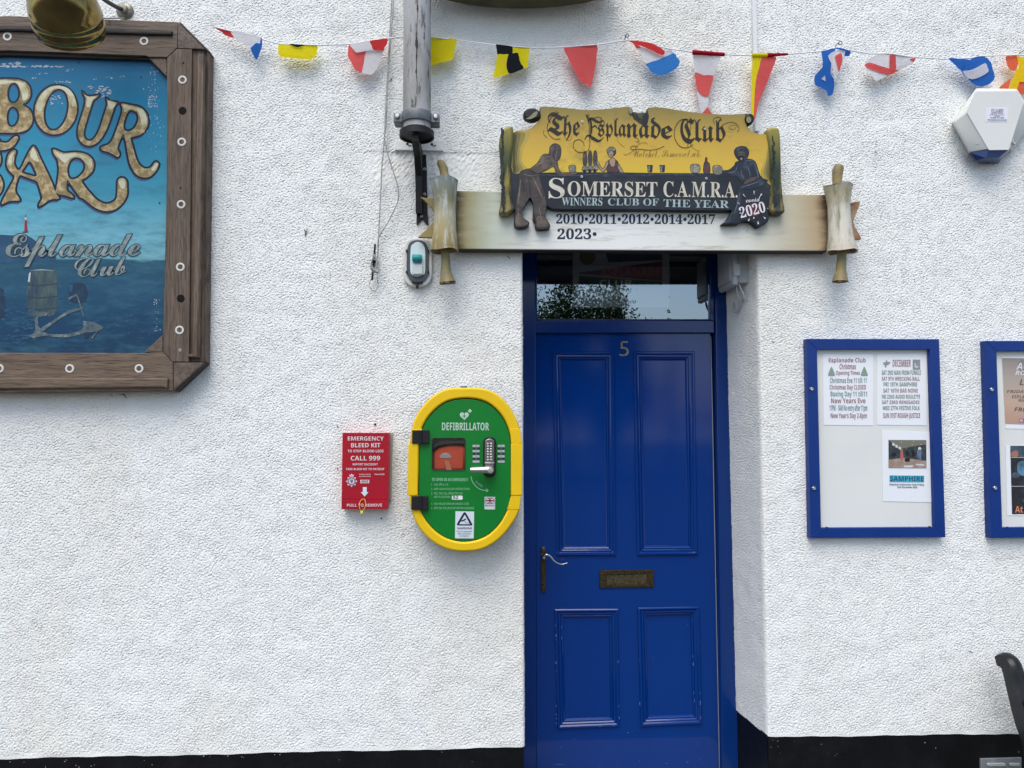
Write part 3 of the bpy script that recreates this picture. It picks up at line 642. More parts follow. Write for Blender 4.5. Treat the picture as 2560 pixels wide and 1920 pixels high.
# the half of the wording that lies outside the photo
sh = lambda q, dx, dy: [(x+dx, y+dy) for x, y in q]
letter([sh(q, -397, -58) for q in LET[3][0]]); letter([sh(q, -74, 166) for q in LET[0][0]])
letter([sm([(-30, 360), (-12, 354), (18, 357), (33, 344), (42, 341), (44.5, 347), (33, 365), (15, 373.5), (-12, 376), (-30, 376)], 4)])
letter([sh(q, -278, -166) for q in LET[4][0]]); letter([sh(sm([(-300, 240), (-270, 232), (-272, 290), (-235, 280), (-237, 225), (-205, 218), (-200, 380), (-232, 386), (-234, 310), (-272, 320), (-270, 395), (-300, 402)], 3), -66, 8)])
def clipx(q): return q
mb = MB(); LETI = [0]
for c, h in LET:
    for dx_, dy_, k_ in ((-2.5, 8.5, 0), (-4.5, 5, 1), (-1, 6.5, 2)): shape(mb, [[(x+dx_, y+dy_) for x, y in q] for q in c], yl[0]-1e-5*k_-1e-6*LETI[0], 0, m=0, offset=.0012)
    LETI[0] += 1
mb.build('letter_shadow', m_shade, PANEL)
mb = MB()
for k_, (c, h) in enumerate(LET): shape(mb, c, yl[1]-3e-6*k_, 0, m=0, offset=.0080)
mb.build('letter_outline', m_navy, PANEL)
mb = MB()
for k_, (c, h) in enumerate(LET): shape(mb, c, yl[2]-3e-6*k_, 0, m=0, offset=.0004)
m_goldr = mat('gold_leaf_letter', (.25, .18, .075), .4, .2, var=((.47, .37, .20), 42, .46, .60), noise2=((.13, .11, .035), 12, .52, .66))
mb.build('gold_lettering', m_goldr, PANEL)
mb = MB()   # creamy upper highlights of the gold letters
for q in (cA((300, 900), (330, 800), (400, 730), (480, 712), (560, 730), (612, 790), (628, 860), (600, 880), (575, 800), (520, 745), (455, 735), (400, 780), (360, 850), (345, 920)),
          cA((700, 785), (740, 805), (795, 800), (765, 835), (745, 885), (715, 880), (720, 820)), cA((896, 835), (960, 855), (935, 900), (905, 895)),
          cA((1020, 870), (1100, 885), (1180, 910), (1215, 970), (1215, 1040), (1180, 1060), (1165, 980), (1140, 920), (1080, 905), (1040, 930), (1025, 900)),
          cA((250, 1290), (275, 1225), (310, 1295), (320, 1340), (285, 1330), (265, 1310)), cA((455, 1252), (520, 1280), (620, 1272), (715, 1295), (765, 1350), (745, 1400), (705, 1340), (650, 1300), (590, 1310), (545, 1350), (520, 1340), (490, 1310)),
          cA((-10, 668), (140, 672), (205, 700), (235, 760), (225, 820), (190, 830), (175, 760), (140, 690), (80, 690), (-10, 700)), cA((66, 1340), (90, 1275), (122, 1262), (100, 1310), (98, 1370), (80, 1380)),
          cA((1255, 1400), (1300, 1352), (1308, 1372), (1275, 1420)), cA((985, 1510), (1015, 1485), (1040, 1510), (1035, 1560), (1005, 1560))):
    shape(mb, [sm(q, 4)], yl[3], 0)
mb.build('letter_highlight', m_cream, PANEL)
# painted scene under the wording
m_l = [mat('painting_cliff', (.014, .06, .125), .5, var=((.03, .10, .18), 12, .45, .7)), mat('painting_barrel', (.040, .075, .085), .5, var=((.085, .12, .115), 18, .42, .70), noise2=((.018, .04, .075), 11, .48, .66), stretch=(3, 1, 1)), mat('painting_hoop', (.025, .045, .055), .5),
       mat('painting_anchor', (.085, .12, .13), .5, var=((.24, .29, .28), 30, .50, .68), noise2=((.025, .05, .09), 22, .52, .66)), mat('painting_rust_red', (.25, .02, .04), .5), mat('painting_white', (.5, .55, .58), .5, var=((.3, .42, .5), 30, .45, .6)), mat('painting_shadow', (.010, .030, .062), .5, var=((.016, .055, .10), 20, .45, .7)), mat('painting_foam', (.022, .095, .17), .5, var=((.012, .06, .13), 22, .40, .62)), mat('bare_ground', (.46, .48, .52), .6, var=((.34, .39, .47), 40, .4, .65))]
mb = MB()
shape(mb, [cB((-300, 320), (0, 328), (150, 335), (180, 320), (240, 350), (330, 420), (430, 500), (430, 530), (-300, 560))], yl[0]-.0002, 0, m=0)
shape(mb, [sm(cB((-300, 700), (0, 735), (30, 790), (48, 880), (40, 950), (0, 985), (-300, 1000)), 3)], yl[0], 0, m=6)
shape(mb, [jit(sm(cB((215, 620), (230, 602), (300, 595), (400, 597), (428, 612), (436, 680), (440, 780), (440, 860), (425, 930), (380, 955), (230, 950), (215, 900), (205, 800), (208, 700)), 3), .7)], yl[1], 0, m=1)
for y in (712, 808, 898): shape(mb, [cB((206, y-8), (300, y+2), (440, y-12), (441, y-4), (300, y+12), (206, y+3))], yl[2], 0, m=2)

shape(mb, [cB((222, 625), (236, 612), (230, 690), (214, 690))], yl[3], 0, m=5); shape(mb, [cB((225, 603), (320, 594), (428, 604), (320, 600))], yl[3], 0, m=5)
shape(mb, [sm(cB((530, 715), (560, 700), (640, 702), (668, 740), (672, 800), (640, 850), (560, 850), (530, 790)), 3)], yl[1], 0, m=6); shape(mb, [cB((532, 712), (560, 706), (555, 760), (535, 770))], yl[2], 0, m=7); 
shape(mb, [jit(sm(cB((215, 1105), (262, 1078), (268, 1000), (262, 950), (290, 928), (365, 925), (345, 950), (300, 958), (290, 980), (300, 1040), (345, 1080), (430, 1095), (540, 1085), (620, 1062), (640, 1030), (640, 990), (658, 992), (720, 1000), (790, 1040), (740, 1070), (650, 1080), (560, 1108), (440, 1115), (330, 1108), (260, 1120)), 3), .55)], yl[5], 0, m=3)
shape(mb, [jit(sm(cB((310, 1050), (400, 990), (520, 915), (610, 890), (640, 880), (640, 893), (610, 905), (530, 935), (410, 1008), (335, 1065)), 3), .5)], yl[6], 0, m=3)
shape(mb, [cB((588, 800), (600, 798), (648, 955), (640, 962))], yl[7], 0, m=3); shape(mb, [sm(cB((522, 815), (535, 806), (560, 795), (585, 782), (594, 792), (570, 806), (545, 820), (530, 834)), 3)], yl[8], 0, m=3)
shape(mb, [sm(cB((630, 1060), (660, 1000), (720, 1010), (780, 1045), (720, 1075), (660, 1130), (640, 1100)), 3)], yl[4], 0, m=6)
shape(mb, [cB((700, 1120), (765, 1045), (770, 1050), (706, 1130))], yl[8], 0, m=3)
for k in range(46):
    x, y = random.uniform(0, 250), random.uniform(900, 1190)
    shape(mb, [sm(cB((x, y), (x+random.uniform(10, 45), y-random.uniform(0, 8)), (x+random.uniform(20, 70), y+random.uniform(-4, 8)), (x+10, y+random.uniform(4, 12))), 3)], yl[0]-.0003-.00001*k, 0, m=7)
shape(mb, [cB((186, 303), (190, 215), (206, 215), (212, 303))], yl[2], 0, m=4); shape(mb, [cB((189, 215), (190, 192), (204, 192), (206, 215))], yl[2], 0, m=5); shape(mb, [cB((191, 192), (198, 172), (203, 192))], yl[2], 0, m=6); shape(mb, [cB((176, 303), (216, 303), (216, 311), (176, 312))], yl[3], 0, m=6)
for k in range(150):   # flecks of bare ground where the paint has come off
    if k < 90: q = cA((1210+random.gauss(60, 35), 560+random.random()*700))[0]
    elif k < 120: q = cB((1205+random.gauss(0, 14), 820+random.random()*260))[0]
    else: q = cB((random.uniform(700, 1230), 950+random.random()*160))[0]
    r = random.uniform(.25, 1.15) if k < 120 else random.uniform(.2, .6)
    if q[0] < 413: shape(mb, [ell(q[0], q[1], r, r*random.uniform(.7, 2), 6)], yl[0]-.0001-4e-6*k, 0, m=5)
kk = 0
for x0, y0, x1, y1, n_, rr in ((0, 545, 400, 555, 46, 13), (30, 515, 160, 560, 14, 17), (400, 545, 530, 560, 12, 9), (300, 600, 400, 615, 8, 8), (460, 672, 590, 690, 14, 8), (540, 575, 660, 590, 9, 7), (720, 712, 850, 740, 14, 9), (800, 720, 920, 780, 22, 11), (850, 790, 890, 806, 6, 9), (400, 790, 520, 870, 26, 9), (770, 650, 800, 662, 5, 9), (880, 640, 945, 655, 8, 7), (1000, 625, 1030, 640, 4, 6), (1225, 790, 1310, 890, 44, 8), (1240, 590, 1250, 620, 4, 7), (250, 640, 300, 655, 5, 8)):
    for _ in range(n_):
        q = cA((random.uniform(x0, x1), random.uniform(y0, y1)))[0]; r = rr*.3014*random.uniform(.25, 1.0); kk += 1; st = 1.7 if x1-x0 > 100 else 1.0
        shape(mb, [[(q[0]+r*st*random.uniform(.45, 1.25)*math.cos(2*math.pi*t/9), q[1]+r*.62*random.uniform(.45, 1.25)*math.sin(2*math.pi*t/9)) for t in range(9)]], yl[0]+.0001-4e-7*kk-.00015, 0, m=8)
for q in (cA((657, 517))[0], cA((1170, 640))[0], cB((1225, 85))[0], cB((1058, 1046))[0], cB((545, 1190))[0]): shape(mb, [ell(*q, 2.2, 2.4, 12)], yl[4], 0, m=6)
mb.build('painted_scene', m_l, PANEL)
m_scr = mat('silver_script', (.17, .205, .195), .45, .1, var=((.33, .37, .35), 45, .46, .64)); m_scd = mat('script_outline', (.018, .055, .075), .5)
mb = MB()
for s, a, b, cap in (('Esplanade', (62, 446), (1530, 430), 275), ('Club', (818, 668), (1378, 640), 225)):
    p0, p1 = cPt(a)[0], cPt(b)[0]
    text(mb, script(s), p0, p1, cap*.2291, yl[9], 1, offset=.024, space=.84); text(mb, script(s), p0, p1, cap*.2291, yl[10], 0, offset=0, space=.84)
mb.build('script_lettering', [m_scr, m_scd], PANEL)
m_ring = mat('white_eyelet', (.62, .60, .55), .5); m_blk = mat('black_hole', (.004, .004, .004), .9)
for q in cA((62, 304), (1195, 342), (1514, 663), (1508, 1178))+cB((1391, 95), (1385, 576), (1379, 1060), (1068, 1356), (536, 1356), (-5, 1355)):
    mb = MB(); ring(mb, q[0], q[1], YF, .0168, .0098, .0016); mb.build('eyelet', m_ring, SG, 50)
mb = MB()
for q in (cA((1514, 918))[0], cB((1388, 817))[0]): shape(mb, [ell(*q, 9.8, 9.8)], YF-.0008, 0)
for q in (cA((1520, 522))[0], cA((1497, 1558))[0], cB((237, 1448))[0]): shape(mb, [ell(*q, 2.2, 2.2)], YF-.0008, 0)
mb.build('bolt_hole', m_blk, SG)
mb = MB(); q = cB((1383, 1215))[0]; ring(mb, *q, YF, .006, .0025, .001); mb.build('screw', mat('zinc', (.4, .4, .4), .4, .8), SG)

# ------------------------------------------------------------------ brass picture lamp over the sign
m_br = mat('lamp_brass', (.34, .25, .095), .15, 1.0, var=((.16, .12, .048), 6, .36, .62), noise2=((.09, .07, .03), 14, .54, .74), bump=(9, .05, .01))
def swan_lamp():
    y = -.36; c = P(*cA((538, 90))[0], y); T = thing('swan_neck_lamp', 'tarnished brass hood lamp hanging over the top of the dark wooden sign', 'lamp', P(310, 27, 0))
    ax = np.array([-.16, .84, -.52]); ax /= np.linalg.norm(ax)   # out of the open mouth, towards the sign
    prof = [(.014, -.150), (.022, -.148), (.026, -.138), (.045, -.126), (.072, -.106), (.096, -.078), (.114, -.044), (.123, -.010), (.1235, .006), (.1245, .008), (.126, .014), (.1245, .020), (.1225, .022), (.1225, .044), (.1245, .046), (.126, .052), (.1245, .058), (.122, .060), (.119, .078), (.1205, .081), (.1205, .085), (.117, .086), (.112, .05), (.108, 0), (.085, -.07), (.04, -.115), (0, -.122)]
    mb = MB(); lathe(mb, c, ax, [(a*.95, b*.97) for a, b in prof], 0, 48); mb.build('hood', m_br, T, 60)
    ap = c-ax*.148; r0 = P(*cA((1040, 95))[0], 0)
    mb = MB(); pts = [r0+np.array([0, -.01, 0]), P(*cA((960, 55))[0], -.07), P(*cA((850, -15))[0], -.17), P(*cA((760, -110))[0], -.30), P(*cA((660, -160))[0], -.42), P(*cA((560, -100))[0], -.50), ap]
    tube(mb, crom(pts, 6, False), .0085, 0, 12); mb.build('arm', mat('dark_bronze', (.05, .05, .048), .4, .7), T)
    mb = MB(); lathe(mb, r0, (0, -1, 0), [(.034, 0), (.034, .006), (.030, .011), (.018, .014), (.016, .03), (0, .032)], 0, 28)
    for a in (0, 180): 
        d = np.array([math.cos(R_(a+10))*.022, 0, math.sin(R_(a+10))*.022]); lathe(mb, r0+d, (0, -1, 0), [(.004, .01), (.004, .014), (0, .015)], 0, 10)
    mb.build('wall_rose', mat('dull_nickel', (.26, .245, .20), .45, .7, var=((.12, .11, .09), 60, .45, .7)), T, 40)
    mb = MB(); tube(mb, [P(*cA((1030, 150))[0], -.012), P(*cA((860, 152))[0], -.10), P(*cA((700, 130))[0], -.22)], .003, 0, 8); mb.build('flex', mat('grey_flex', (.4, .4, .38), .6), T)
swan_lamp()
# rounded plaque whose lower edge only just shows at the top of the picture
mb = MB(); shape(mb, [ell(1309, -75, 240, 54, 48)], -.16, .12, .03); PL = mb.build('oval_plaque', mat('plaque_olive', (.10, .09, .035), .5, var=((.05, .045, .02), 9, .4, .7)), None, 40)
tag(PL, 'olive brown rounded underside at the top edge above the yellow and black bunting', 'plaque')

# ------------------------------------------------------------------ flagpole, bracket, halyard and cleat
def flagpole():
    y = -.145; T = thing('flagpole', 'weathered white flagpole held by a grey clamp on a black iron bracket', 'flagpole', P(1042, 560, 0))
    xl, xr = P(1008, 200, y)[0], P(1077, 200, y)[0]; cx, r = (xl+xr)/2, (xr-xl)/2; z0 = P(1042, 312, y)[2]; z1 = 4.9
    m_pole = mat('flaking_white_paint', (.40, .405, .40), .6, var=((.25, .245, .225), 6, .42, .62), noise2=((.05, .05, .053), 22, .54, .63), bump=(30, .3, .002), stretch=(1.5, 1.5, .38))
    mb = MB(); lathe(mb, (cx, y, z0-.02), (0, 0, 1), [(r, 0), (r, .02), (r, .3), (r, .6), (r*1.0, z1-z0), (0, z1-z0+.02)], 0, 40)
    PO = mb.build('pole', m_pole, T, 60)
    mb = MB(); gx = cx+.003
    zs = np.arange(z0+.10, z1-.2, .006); wv = .0010+.0022*np.clip(np.convolve(rng.standard_normal(len(zs)), np.ones(5)/2.2, 'same'), 0, 2.2); xv = gx+.0016*np.convolve(rng.standard_normal(len(zs)), np.ones(9)/4, 'same')
    v = []
    for q, a_, b_ in zip(zs, xv, wv):
        for s in (-1, 1): xx = a_+s*b_; v.append((xx, y-math.sqrt(max(0, r*r-(xx-cx)**2))-.0006, q))
    mb.add(v, [(2*k, 2*k+1, 2*k+3, 2*k+2) for k in range(len(zs)-1)])
    mb.build('open_seam', mat('pole_crack', (.045, .045, .05), .9), PO)
    m_cl = mat('clamp_grey', (.16, .17, .18), .45, .3, var=((.10, .105, .11), 30, .4, .7)); m_ir = mat('black_iron', (.010, .010, .011), .5, bump=(60, .25, .002), var=((.022, .022, .022), 20, .5, .75))
    zc = P(1042, 284, y-r)[2]; mb = MB(); lathe(mb, (cx, y, zc), (0, 0, 1), [(r+.001, -.020), (r+.006, -.020), (r+.007, -.018), (r+.007, .018), (r+.006, .020), (r+.001, .020)], 0, 44)
    for s in (-1, 1): bbox(mb, (cx+s*(r+.018)-.017, y-.02, zc-.020), (cx+s*(r+.018)+.017, y+.02, zc+.016), .003)
    bbox(mb, (cx-r-.034, y+.02, zc-.02), (cx+r+.034, y+.04, zc+.016), .003); bbox(mb, (cx-.02, y+.04, zc-.03), (cx+.02, 0, zc+.03), .003)
    CL = mb.build('clamp', m_cl, T, 40)
    for s in (-1, 1):
        mb = MB(); lathe(mb, (cx+s*(r+.020), y-.02, zc+.002), (0, -1, 0), [(.010, 0), (.010, .005), (.007, .009), (0, .010)], 0, 16); mb.build('bolt', mat('zinc_bolt', (.5, .5, .49), .35, .8), CL, 40)
    zd = P(1042, 316, y-r)[2]
    mb = MB(); lathe(mb, (cx, y, zd), (0, 0, 1), [(0, -.018), (.058, -.018), (.059, -.024), (.067, -.024), (.0675, -.0235), (.0675, -.0005), (.067, 0), (0, 0)], 0, 40); mb.build('base_cup', m_ir, T, 25)
    # bracket: back plate with a fishtail foot, and the rib that carries the cup
    yb = -.010; mb = MB()
    shape(mb, [cX((192, 590), (358, 585), (372, 830), (372, 1100), (378, 1400), (392, 1545), (375, 1560), (305, 1478), (238, 1560), (226, 1550), (232, 1150), (212, 1000), (205, 760))], yb, .012, .002)
    BR = mb.build('bracket_plate', m_ir, T, 40)
    a = [(P(*cX((212, 700))[0], -.02)[0]), 0]
    zt = zd-.028; xm = lambda px, d: P(px, 400, d)[0]
    zlow = P(1052, 533, -.03)[2]; yo = y-.045
    pr = [(yo, zt), (yo, zt-.025), (-.10, P(1042, 392, -.10)[2]), (-.05, P(1046, 440, -.05)[2]), (-.032, zlow), (-.012, zlow), (-.012, zt)]
    mb = MB(); hw = .013; xc = P(1048, 480, -.03)[0]; xo = cx-.004
    def xx(yv): t = (yv-yo)/(-.012-yo); return xo*(1-t)+xc*t
    v = [(xx(p)-hw, p, q) for p, q in pr]+[(xx(p)+hw, p, q) for p, q in pr]; n = len(pr)
    mb.add(v, [list(range(n))[::-1], list(range(n, 2*n))]+[(i, (i+1) % n, n+(i+1) % n, n+i) for i in range(n)])
    mb.build('bracket_rib', m_ir, T)
    mb = MB()
    for q in cX((337, 790), (222, 795), (240, 1137), (340, 1137), (300, 1440)): ring(mb, *q, yb, .0062, .0028, .002)
    mb.build('screw', mat('screw_steel', (.5, .5, .5), .4, .8), BR)
    mb = MB(); shape(mb, [cX((-70, 395), (600, 385), (598, 535), (-70, 525))], -.012, .014, .002); WP = mb.build('wall_plate', mat('painted_plate', (.72, .73, .73), .6, bump=(40, .3)), T)
    mb = MB()
    for x, y_ in ((102, 440), (440, 445)):
        q = cX((x, y_))[0]; shape(mb, [ell(*q, 3.4, 3.0)], -.0128, 0); 
        tube(mb, [P(*k, -.014) for k in cX((x+5, y_+5), (x+25, y_+22), (x+60, y_+15))], .0015, 0, 6)
    mb.build('hook', m_ir, WP)
flagpole()
m_rope = mat('grey_cord', (.40, .40, .385), .8, var=((.26, .26, .25), 90, .4, .6))
def rope():
    mb = MB(); a = cC((1903, -60), (1895, 0), (1868, 450), (1842, 900), (1826, 1250), (1818, 1400))+cW((385, 330), (378, 480), (362, 800), (349, 1060), (345, 1200), (335, 1300))
    tube(mb, crom([P(x, y, -.022) for x, y in a], 4, False), .0026, 0, 7)
    b = cC((1912, 0), (1880, 450), (1850, 900), (1838, 1250))+cW((408, 40), (420, 120), (450, 250), (512, 440), (545, 560), (549, 680), (520, 760), (440, 920), (355, 1055), (342, 1150))
    tube(mb, crom([P(x, y, -.026) for x, y in b], 4, False), .0023, 0, 7)
    for k in range(5):     # turns round the cleat
        u = k*8; c = cW((322-u*.3, 1235+u*.6), (280, 1290+u), (285, 1345+u*1.2), (335, 1430-u*.2), (352, 1370-u), (330, 1300), (300, 1265+u)); c2 = cW((300, 1240+u*.4), (345, 1300+u*.8), (348, 1390+u*.8), (300, 1420-u), (272, 1370-u), (290, 1290))
        tube(mb, crom([P(x, y, -.038-.002*k) for x, y in (c if k % 2 else c2)], 5, True), .0021, 0, 6, False)
    lp = cW((335, 1430), (340, 1510), (345, 1560), (320, 1600), (285, 1600), (255, 1560), (270, 1500), (300, 1450))
    tube(mb, crom([P(x, y, -.02) for x, y in lp], 4, False), .0016, 0, 6)
    tag(mb.build('halyard_rope', m_rope), 'thin grey halyard rope hanging beside the flagpole and wound round a cleat', 'rope')
rope()
T = thing('rope_cleat', 'small black iron cleat on the white wall with grey rope wound on', 'cleat', P(*cW((300, 1500))[0], 0))
mb = MB(); tube(mb, crom([P(*q, d) for q, d in zip(cW((314, 1135), (310, 1200), (304, 1290), (296, 1380), (284, 1500)), (-.036, -.034, -.030, -.034, -.036))], 4, False), [.004]*8+[.005]*4+[.004]*5, 0, 10); mb.build('horn', MATS['black_iron'], T)
mb = MB(); tube(mb, [P(*cW((303, 1310))[0], 0), P(*cW((303, 1310))[0], -.032)], .008, 0, 10); mb.build('stem', MATS['black_iron'], T)

# ------------------------------------------------------------------ bulkhead light
def bulkhead():
    T = thing('bulkhead_light', 'white oval bulkhead light with ribbed glass under the left end of the scroll sign', 'light', P(1044, 718, 0))
    mb = MB(); shape(mb, [sm(cW((640, 1100), (690, 1072), (780, 1070), (845, 1090), (882, 1150), (890, 1250), (892, 1400), (880, 1490), (830, 1548), (740, 1570), (660, 1548), (610, 1490), (597, 1400), (596, 1250), (605, 1160)), 4)], -.022, .024, .005)
    mb.build('base', mat('enamel_white', (.62, .62, .59), .45, var=((.45, .44, .40), 30, .5, .7)), T, 40)
    o = sm(cW((668, 1112), (740, 1088), (815, 1108), (850, 1180), (856, 1300), (855, 1410), (838, 1470), (805, 1508), (740, 1520), (680, 1505), (650, 1465), (634, 1410), (632, 1300), (640, 1180)), 4)
    i_ = sm(cW((690, 1140), (740, 1112), (790, 1130), (818, 1180), (822, 1300), (820, 1410), (800, 1445), (740, 1462), (690, 1445), (672, 1410), (670, 1300), (675, 1180)), 4)
    mb = MB(); shape(mb, [o], -.030, .010, .003); mb.build('rim', mat('dark_grey_rim', (.10, .11, .115), .5), T, 40)
    # glass: domed in concentric ribs
    mb = MB(); c = np.mean(np.array(o), axis=0); O = np.array(o); nr = 26; v = []; n = len(o)
    for k in range(nr+1):
        t = 1-k/nr; q = c+(O-c)*(.97*t+.0); d = .030+.040*math.sqrt(max(0, 1-t**2.6))+(.0016 if k % 2 else 0)
        for x, y in q: p = P(x, y, -d); v.append(p)
    f = [(k*n+j, k*n+(j+1) % n, (k+1)*n+(j+1) % n, (k+1)*n+j) for k in range(nr) for j in range(n)]
    mb.add(v, f, 0, True); m = pane_mat('ribbed_glass', (.86, .90, .90), 1.0, .10, 1.5); LN = mb.build('ribbed_lens', m, T)
    mb = MB(); shape(mb, [i_], -.034, .003, .0); mb.build('reflector', mat('pale_reflector', (.80, .86, .87), .35), LN)
    q = cW((740, 1278))[0]; mb = MB(); lathe(mb, P(q[0]-12, q[1], -.045), (1, 0, 0), [(0, 0), (.013, 0), (.016, .004), (.016, .034), (.013, .038), (0, .038)], 0, 20); mb.build('lamp_tube', mat('teal_cap', (.03, .32, .32), .35), LN, 40)
    mb = MB(); shape(mb, [rrect(*cW((690, 1340))[0], *cW((795, 1440))[0], 4)], -.046, .010, .003); mb.build('lamp_holder', mat('lamp_white', (.75, .76, .74), .5), LN, 40)
    mb = MB()
    for q in cW((632, 1200), (632, 1415), (853, 1200), (853, 1415)): bbox(mb, P(q[0]-2, q[1]+3, -.036)-np.array([0, 0, 0]), P(q[0]+2, q[1]-3, -.036)+np.array([0, .010, 0]), .001)
    p = P(*cW((741, 1530))[0], -.03); bbox(mb, p+np.array([-.022, -.006, -.0]), p+np.array([.022, .006, .006]), .002); bbox(mb, p+np.array([-.005, -.006, -.022]), p+np.array([.005, .006, 0]), .002)
    mb.build('clip', mat('black_clip', (.015, .015, .015), .5), T, 40)
bulkhead()

# ------------------------------------------------------------------ bunting
m_red = cloth_mat('bunting_red', (.56, .045, .045)); m_coral = cloth_mat('bunting_coral', (.68, .115, .11)); m_wht = cloth_mat('bunting_white', (.68, .67, .69)); m_bl = cloth_mat('bunting_blue', (.030, .13, .44))
m_yel = cloth_mat('bunting_yellow', (.72, .62, .02)); m_bk = cloth_mat('bunting_black', (.018, .020, .024)); m_dred = cloth_mat('bunting_crimson', (.42, .02, .035)); m_or = cloth_mat('bunting_orange', (.70, .14, .07)); m_yg = cloth_mat('bunting_gold', (.75, .52, .02)); m_lbl = cloth_mat('bunting_mid_blue', (.045, .20, .52))
BM = [m_red, m_coral, m_wht, m_bl, m_yel, m_bk, m_dred, m_or, m_yg, m_lbl]
BU = thing('signal_flag_bunting', 'string of small coloured signal flags strung across the white wall', 'bunting', P(1400, 110, -.03))
BUY = -.045
def flag(label, parts, amp=.008, k=38, ph=0.0):
    mb = MB()
    for it in parts:
        m, pts = it[0], it[1]; d = it[2] if len(it) > 2 else 0
        cloth(mb, pts, BUY-d, m, amp, k, ph)
    mb.build('flag', BM, BU, None, label)
def roll(mb, p0, p1, r0, r1, m, d=.006):
    pts = [P(p0[0]+(p1[0]-p0[0])*t, p0[1]+(p1[1]-p0[1])*t, BUY-d) for t in np.linspace(0, 1, 8)]
    tube(mb, pts, list(np.linspace(r0, r1, 8)*(1+.06*np.sin(np.arange(8)*2.1))), m, 10)
flag('twisted red, white and blue flag at the left end', [(2, cC((92, 180), (106, 188), (126, 265), (108, 262)), .002), (0, sm(cC((126, 258), (210, 282), (292, 305), (312, 335), (335, 372), (280, 355), (232, 332), (212, 308), (160, 280)), 2)), (2, sm(cC((292, 304), (345, 305), (420, 325), (500, 352), (604, 372), (604, 400), (560, 430), (500, 468), (420, 430), (335, 372), (312, 335)), 2), -.001),
      (3, sm(cC((608, 366), (616, 420), (614, 460), (600, 500), (580, 545), (558, 588), (530, 550), (502, 485), (530, 455), (560, 430), (592, 432), (600, 395)), 2), .004)], .010, 30, .5)
flag('rolled yellow flag with a dark half disc on its top edge', [(4, sm(cC((785, 432), (880, 436), (1030, 440), (1152, 445), (1156, 490), (1148, 530), (1110, 572), (1085, 582), (1000, 578), (880, 570), (800, 562), (776, 530), (772, 490)), 2)), (5, sm(cC((880, 434), (920, 455), (960, 464), (1000, 456), (1030, 440), (960, 436)), 2), .006), (4, sm(cC((800, 520), (870, 528), (960, 553), (1060, 548), (1148, 528), (1110, 574), (1040, 582), (880, 572), (790, 560)), 2), .012)], .004, 20, 1)
flag('folded red and white flag left of the flagpole', [(1, sm(cC((1470, 440), (1500, 470), (1545, 520), (1590, 505), (1640, 497), (1622, 600), (1600, 716), (1560, 705), (1530, 690), (1495, 620), (1462, 560), (1462, 490)), 2)), (2, sm(cC((1640, 497), (1720, 492), (1805, 497), (1790, 560), (1760, 640), (1725, 700), (1690, 732), (1640, 730), (1600, 717), (1620, 610)), 2)), (2, sm(cC((1484, 434), (1580, 420), (1678, 400), (1692, 440), (1712, 488), (1640, 498), (1545, 521), (1515, 480)), 2), .008), (0, sm(cC((1678, 400), (1760, 388), (1848, 380), (1846, 435), (1820, 470), (1812, 497), (1760, 490), (1712, 488), (1692, 440)), 2), .009)], .006, 34, 2)
flag('plain yellow flag half hidden behind the flagpole', [(4, sm(cD((40, 168), (155, 180), (290, 196), (431, 212), (412, 310), (392, 418), (340, 428), (240, 450), (155, 476), (40, 480)), 2)), (4, sm(cD((150, 330), (260, 370), (392, 410), (384, 425), (240, 452), (150, 478)), 2), .007)], .007, 30, .2)
flag('black and yellow quartered flag', [(5, cD((848, 268), (1028, 280), (1026, 352), (985, 370), (865, 376)), .002), (4, sm(cD((1028, 280), (1110, 286), (1205, 292), (1195, 400), (1186, 500), (1140, 515), (1105, 450), (1085, 350), (1028, 350)), 2)), (4, sm(cD((865, 374), (930, 372), (985, 368), (966, 420), (962, 480), (975, 535), (1000, 565), (920, 592), (820, 618), (838, 540), (852, 470)), 2), .004), (5, sm(cD((985, 368), (1040, 352), (1086, 350), (1100, 420), (1120, 470), (1146, 512), (1080, 540), (1000, 566), (972, 530), (962, 470)), 2), .006)], .007, 34, 1.4)
flag('plain coral red pointed flag above the yellow scroll', [(1, sm(cD((1572, 290), (1740, 276), (1925, 262), (1924, 350), (1918, 450), (1890, 590), (1862, 706), (1820, 688), (1782, 670), (1755, 665), (1700, 570), (1650, 480), (1610, 390)), 2)), (1, sm(cD((1655, 480), (1740, 520), (1785, 580), (1790, 672), (1755, 665), (1700, 575)), 2), .006)], .008, 26, .8)
flag('red, white and blue flag with a folded top, frayed blue end', [(1, cE((150, 212), (250, 270), (205, 292), (165, 232))), (2, sm(cE((205, 292), (250, 268), (350, 300), (455, 344), (490, 300), (545, 286), (560, 305), (568, 320), (430, 385), (295, 440), (250, 360)), 2)), (9, sm(cE((295, 440), (430, 385), (570, 318), (600, 355), (632, 400), (622, 440), (596, 472), (500, 528), (420, 545), (345, 518), (315, 478)), 2), .002), (0, sm(cE((123, 200), (240, 212), (360, 230), (430, 260), (487, 298), (460, 344), (350, 300), (250, 262), (170, 232)), 2), .012)], .007, 30, 2.5)
mb = MB(); roll(mb, cE((757, 318))[0], cE((1070, 341))[0], .0092, .0075, 6)
for m, p, d in ((2, sm(cE((763, 340), (900, 350), (1032, 356), (1000, 450), (965, 546), (870, 540), (785, 512), (772, 420)), 2), 0), (1, sm(cE((785, 510), (870, 538), (965, 545), (940, 650), (912, 750), (850, 740), (800, 682), (788, 600)), 2), .001), (2, sm(cE((800, 682), (850, 738), (912, 750), (906, 860), (845, 928), (815, 800)), 2), -.002), (1, cE((905, 858), (960, 945), (975, 1010), (820, 1000), (845, 925)), .002)): cloth(mb, p, BUY-d, m, .006, 34, .3)
mb.build('flag', BM, BU, None, 'long red and white banded tail flag hanging behind the yellow scroll')
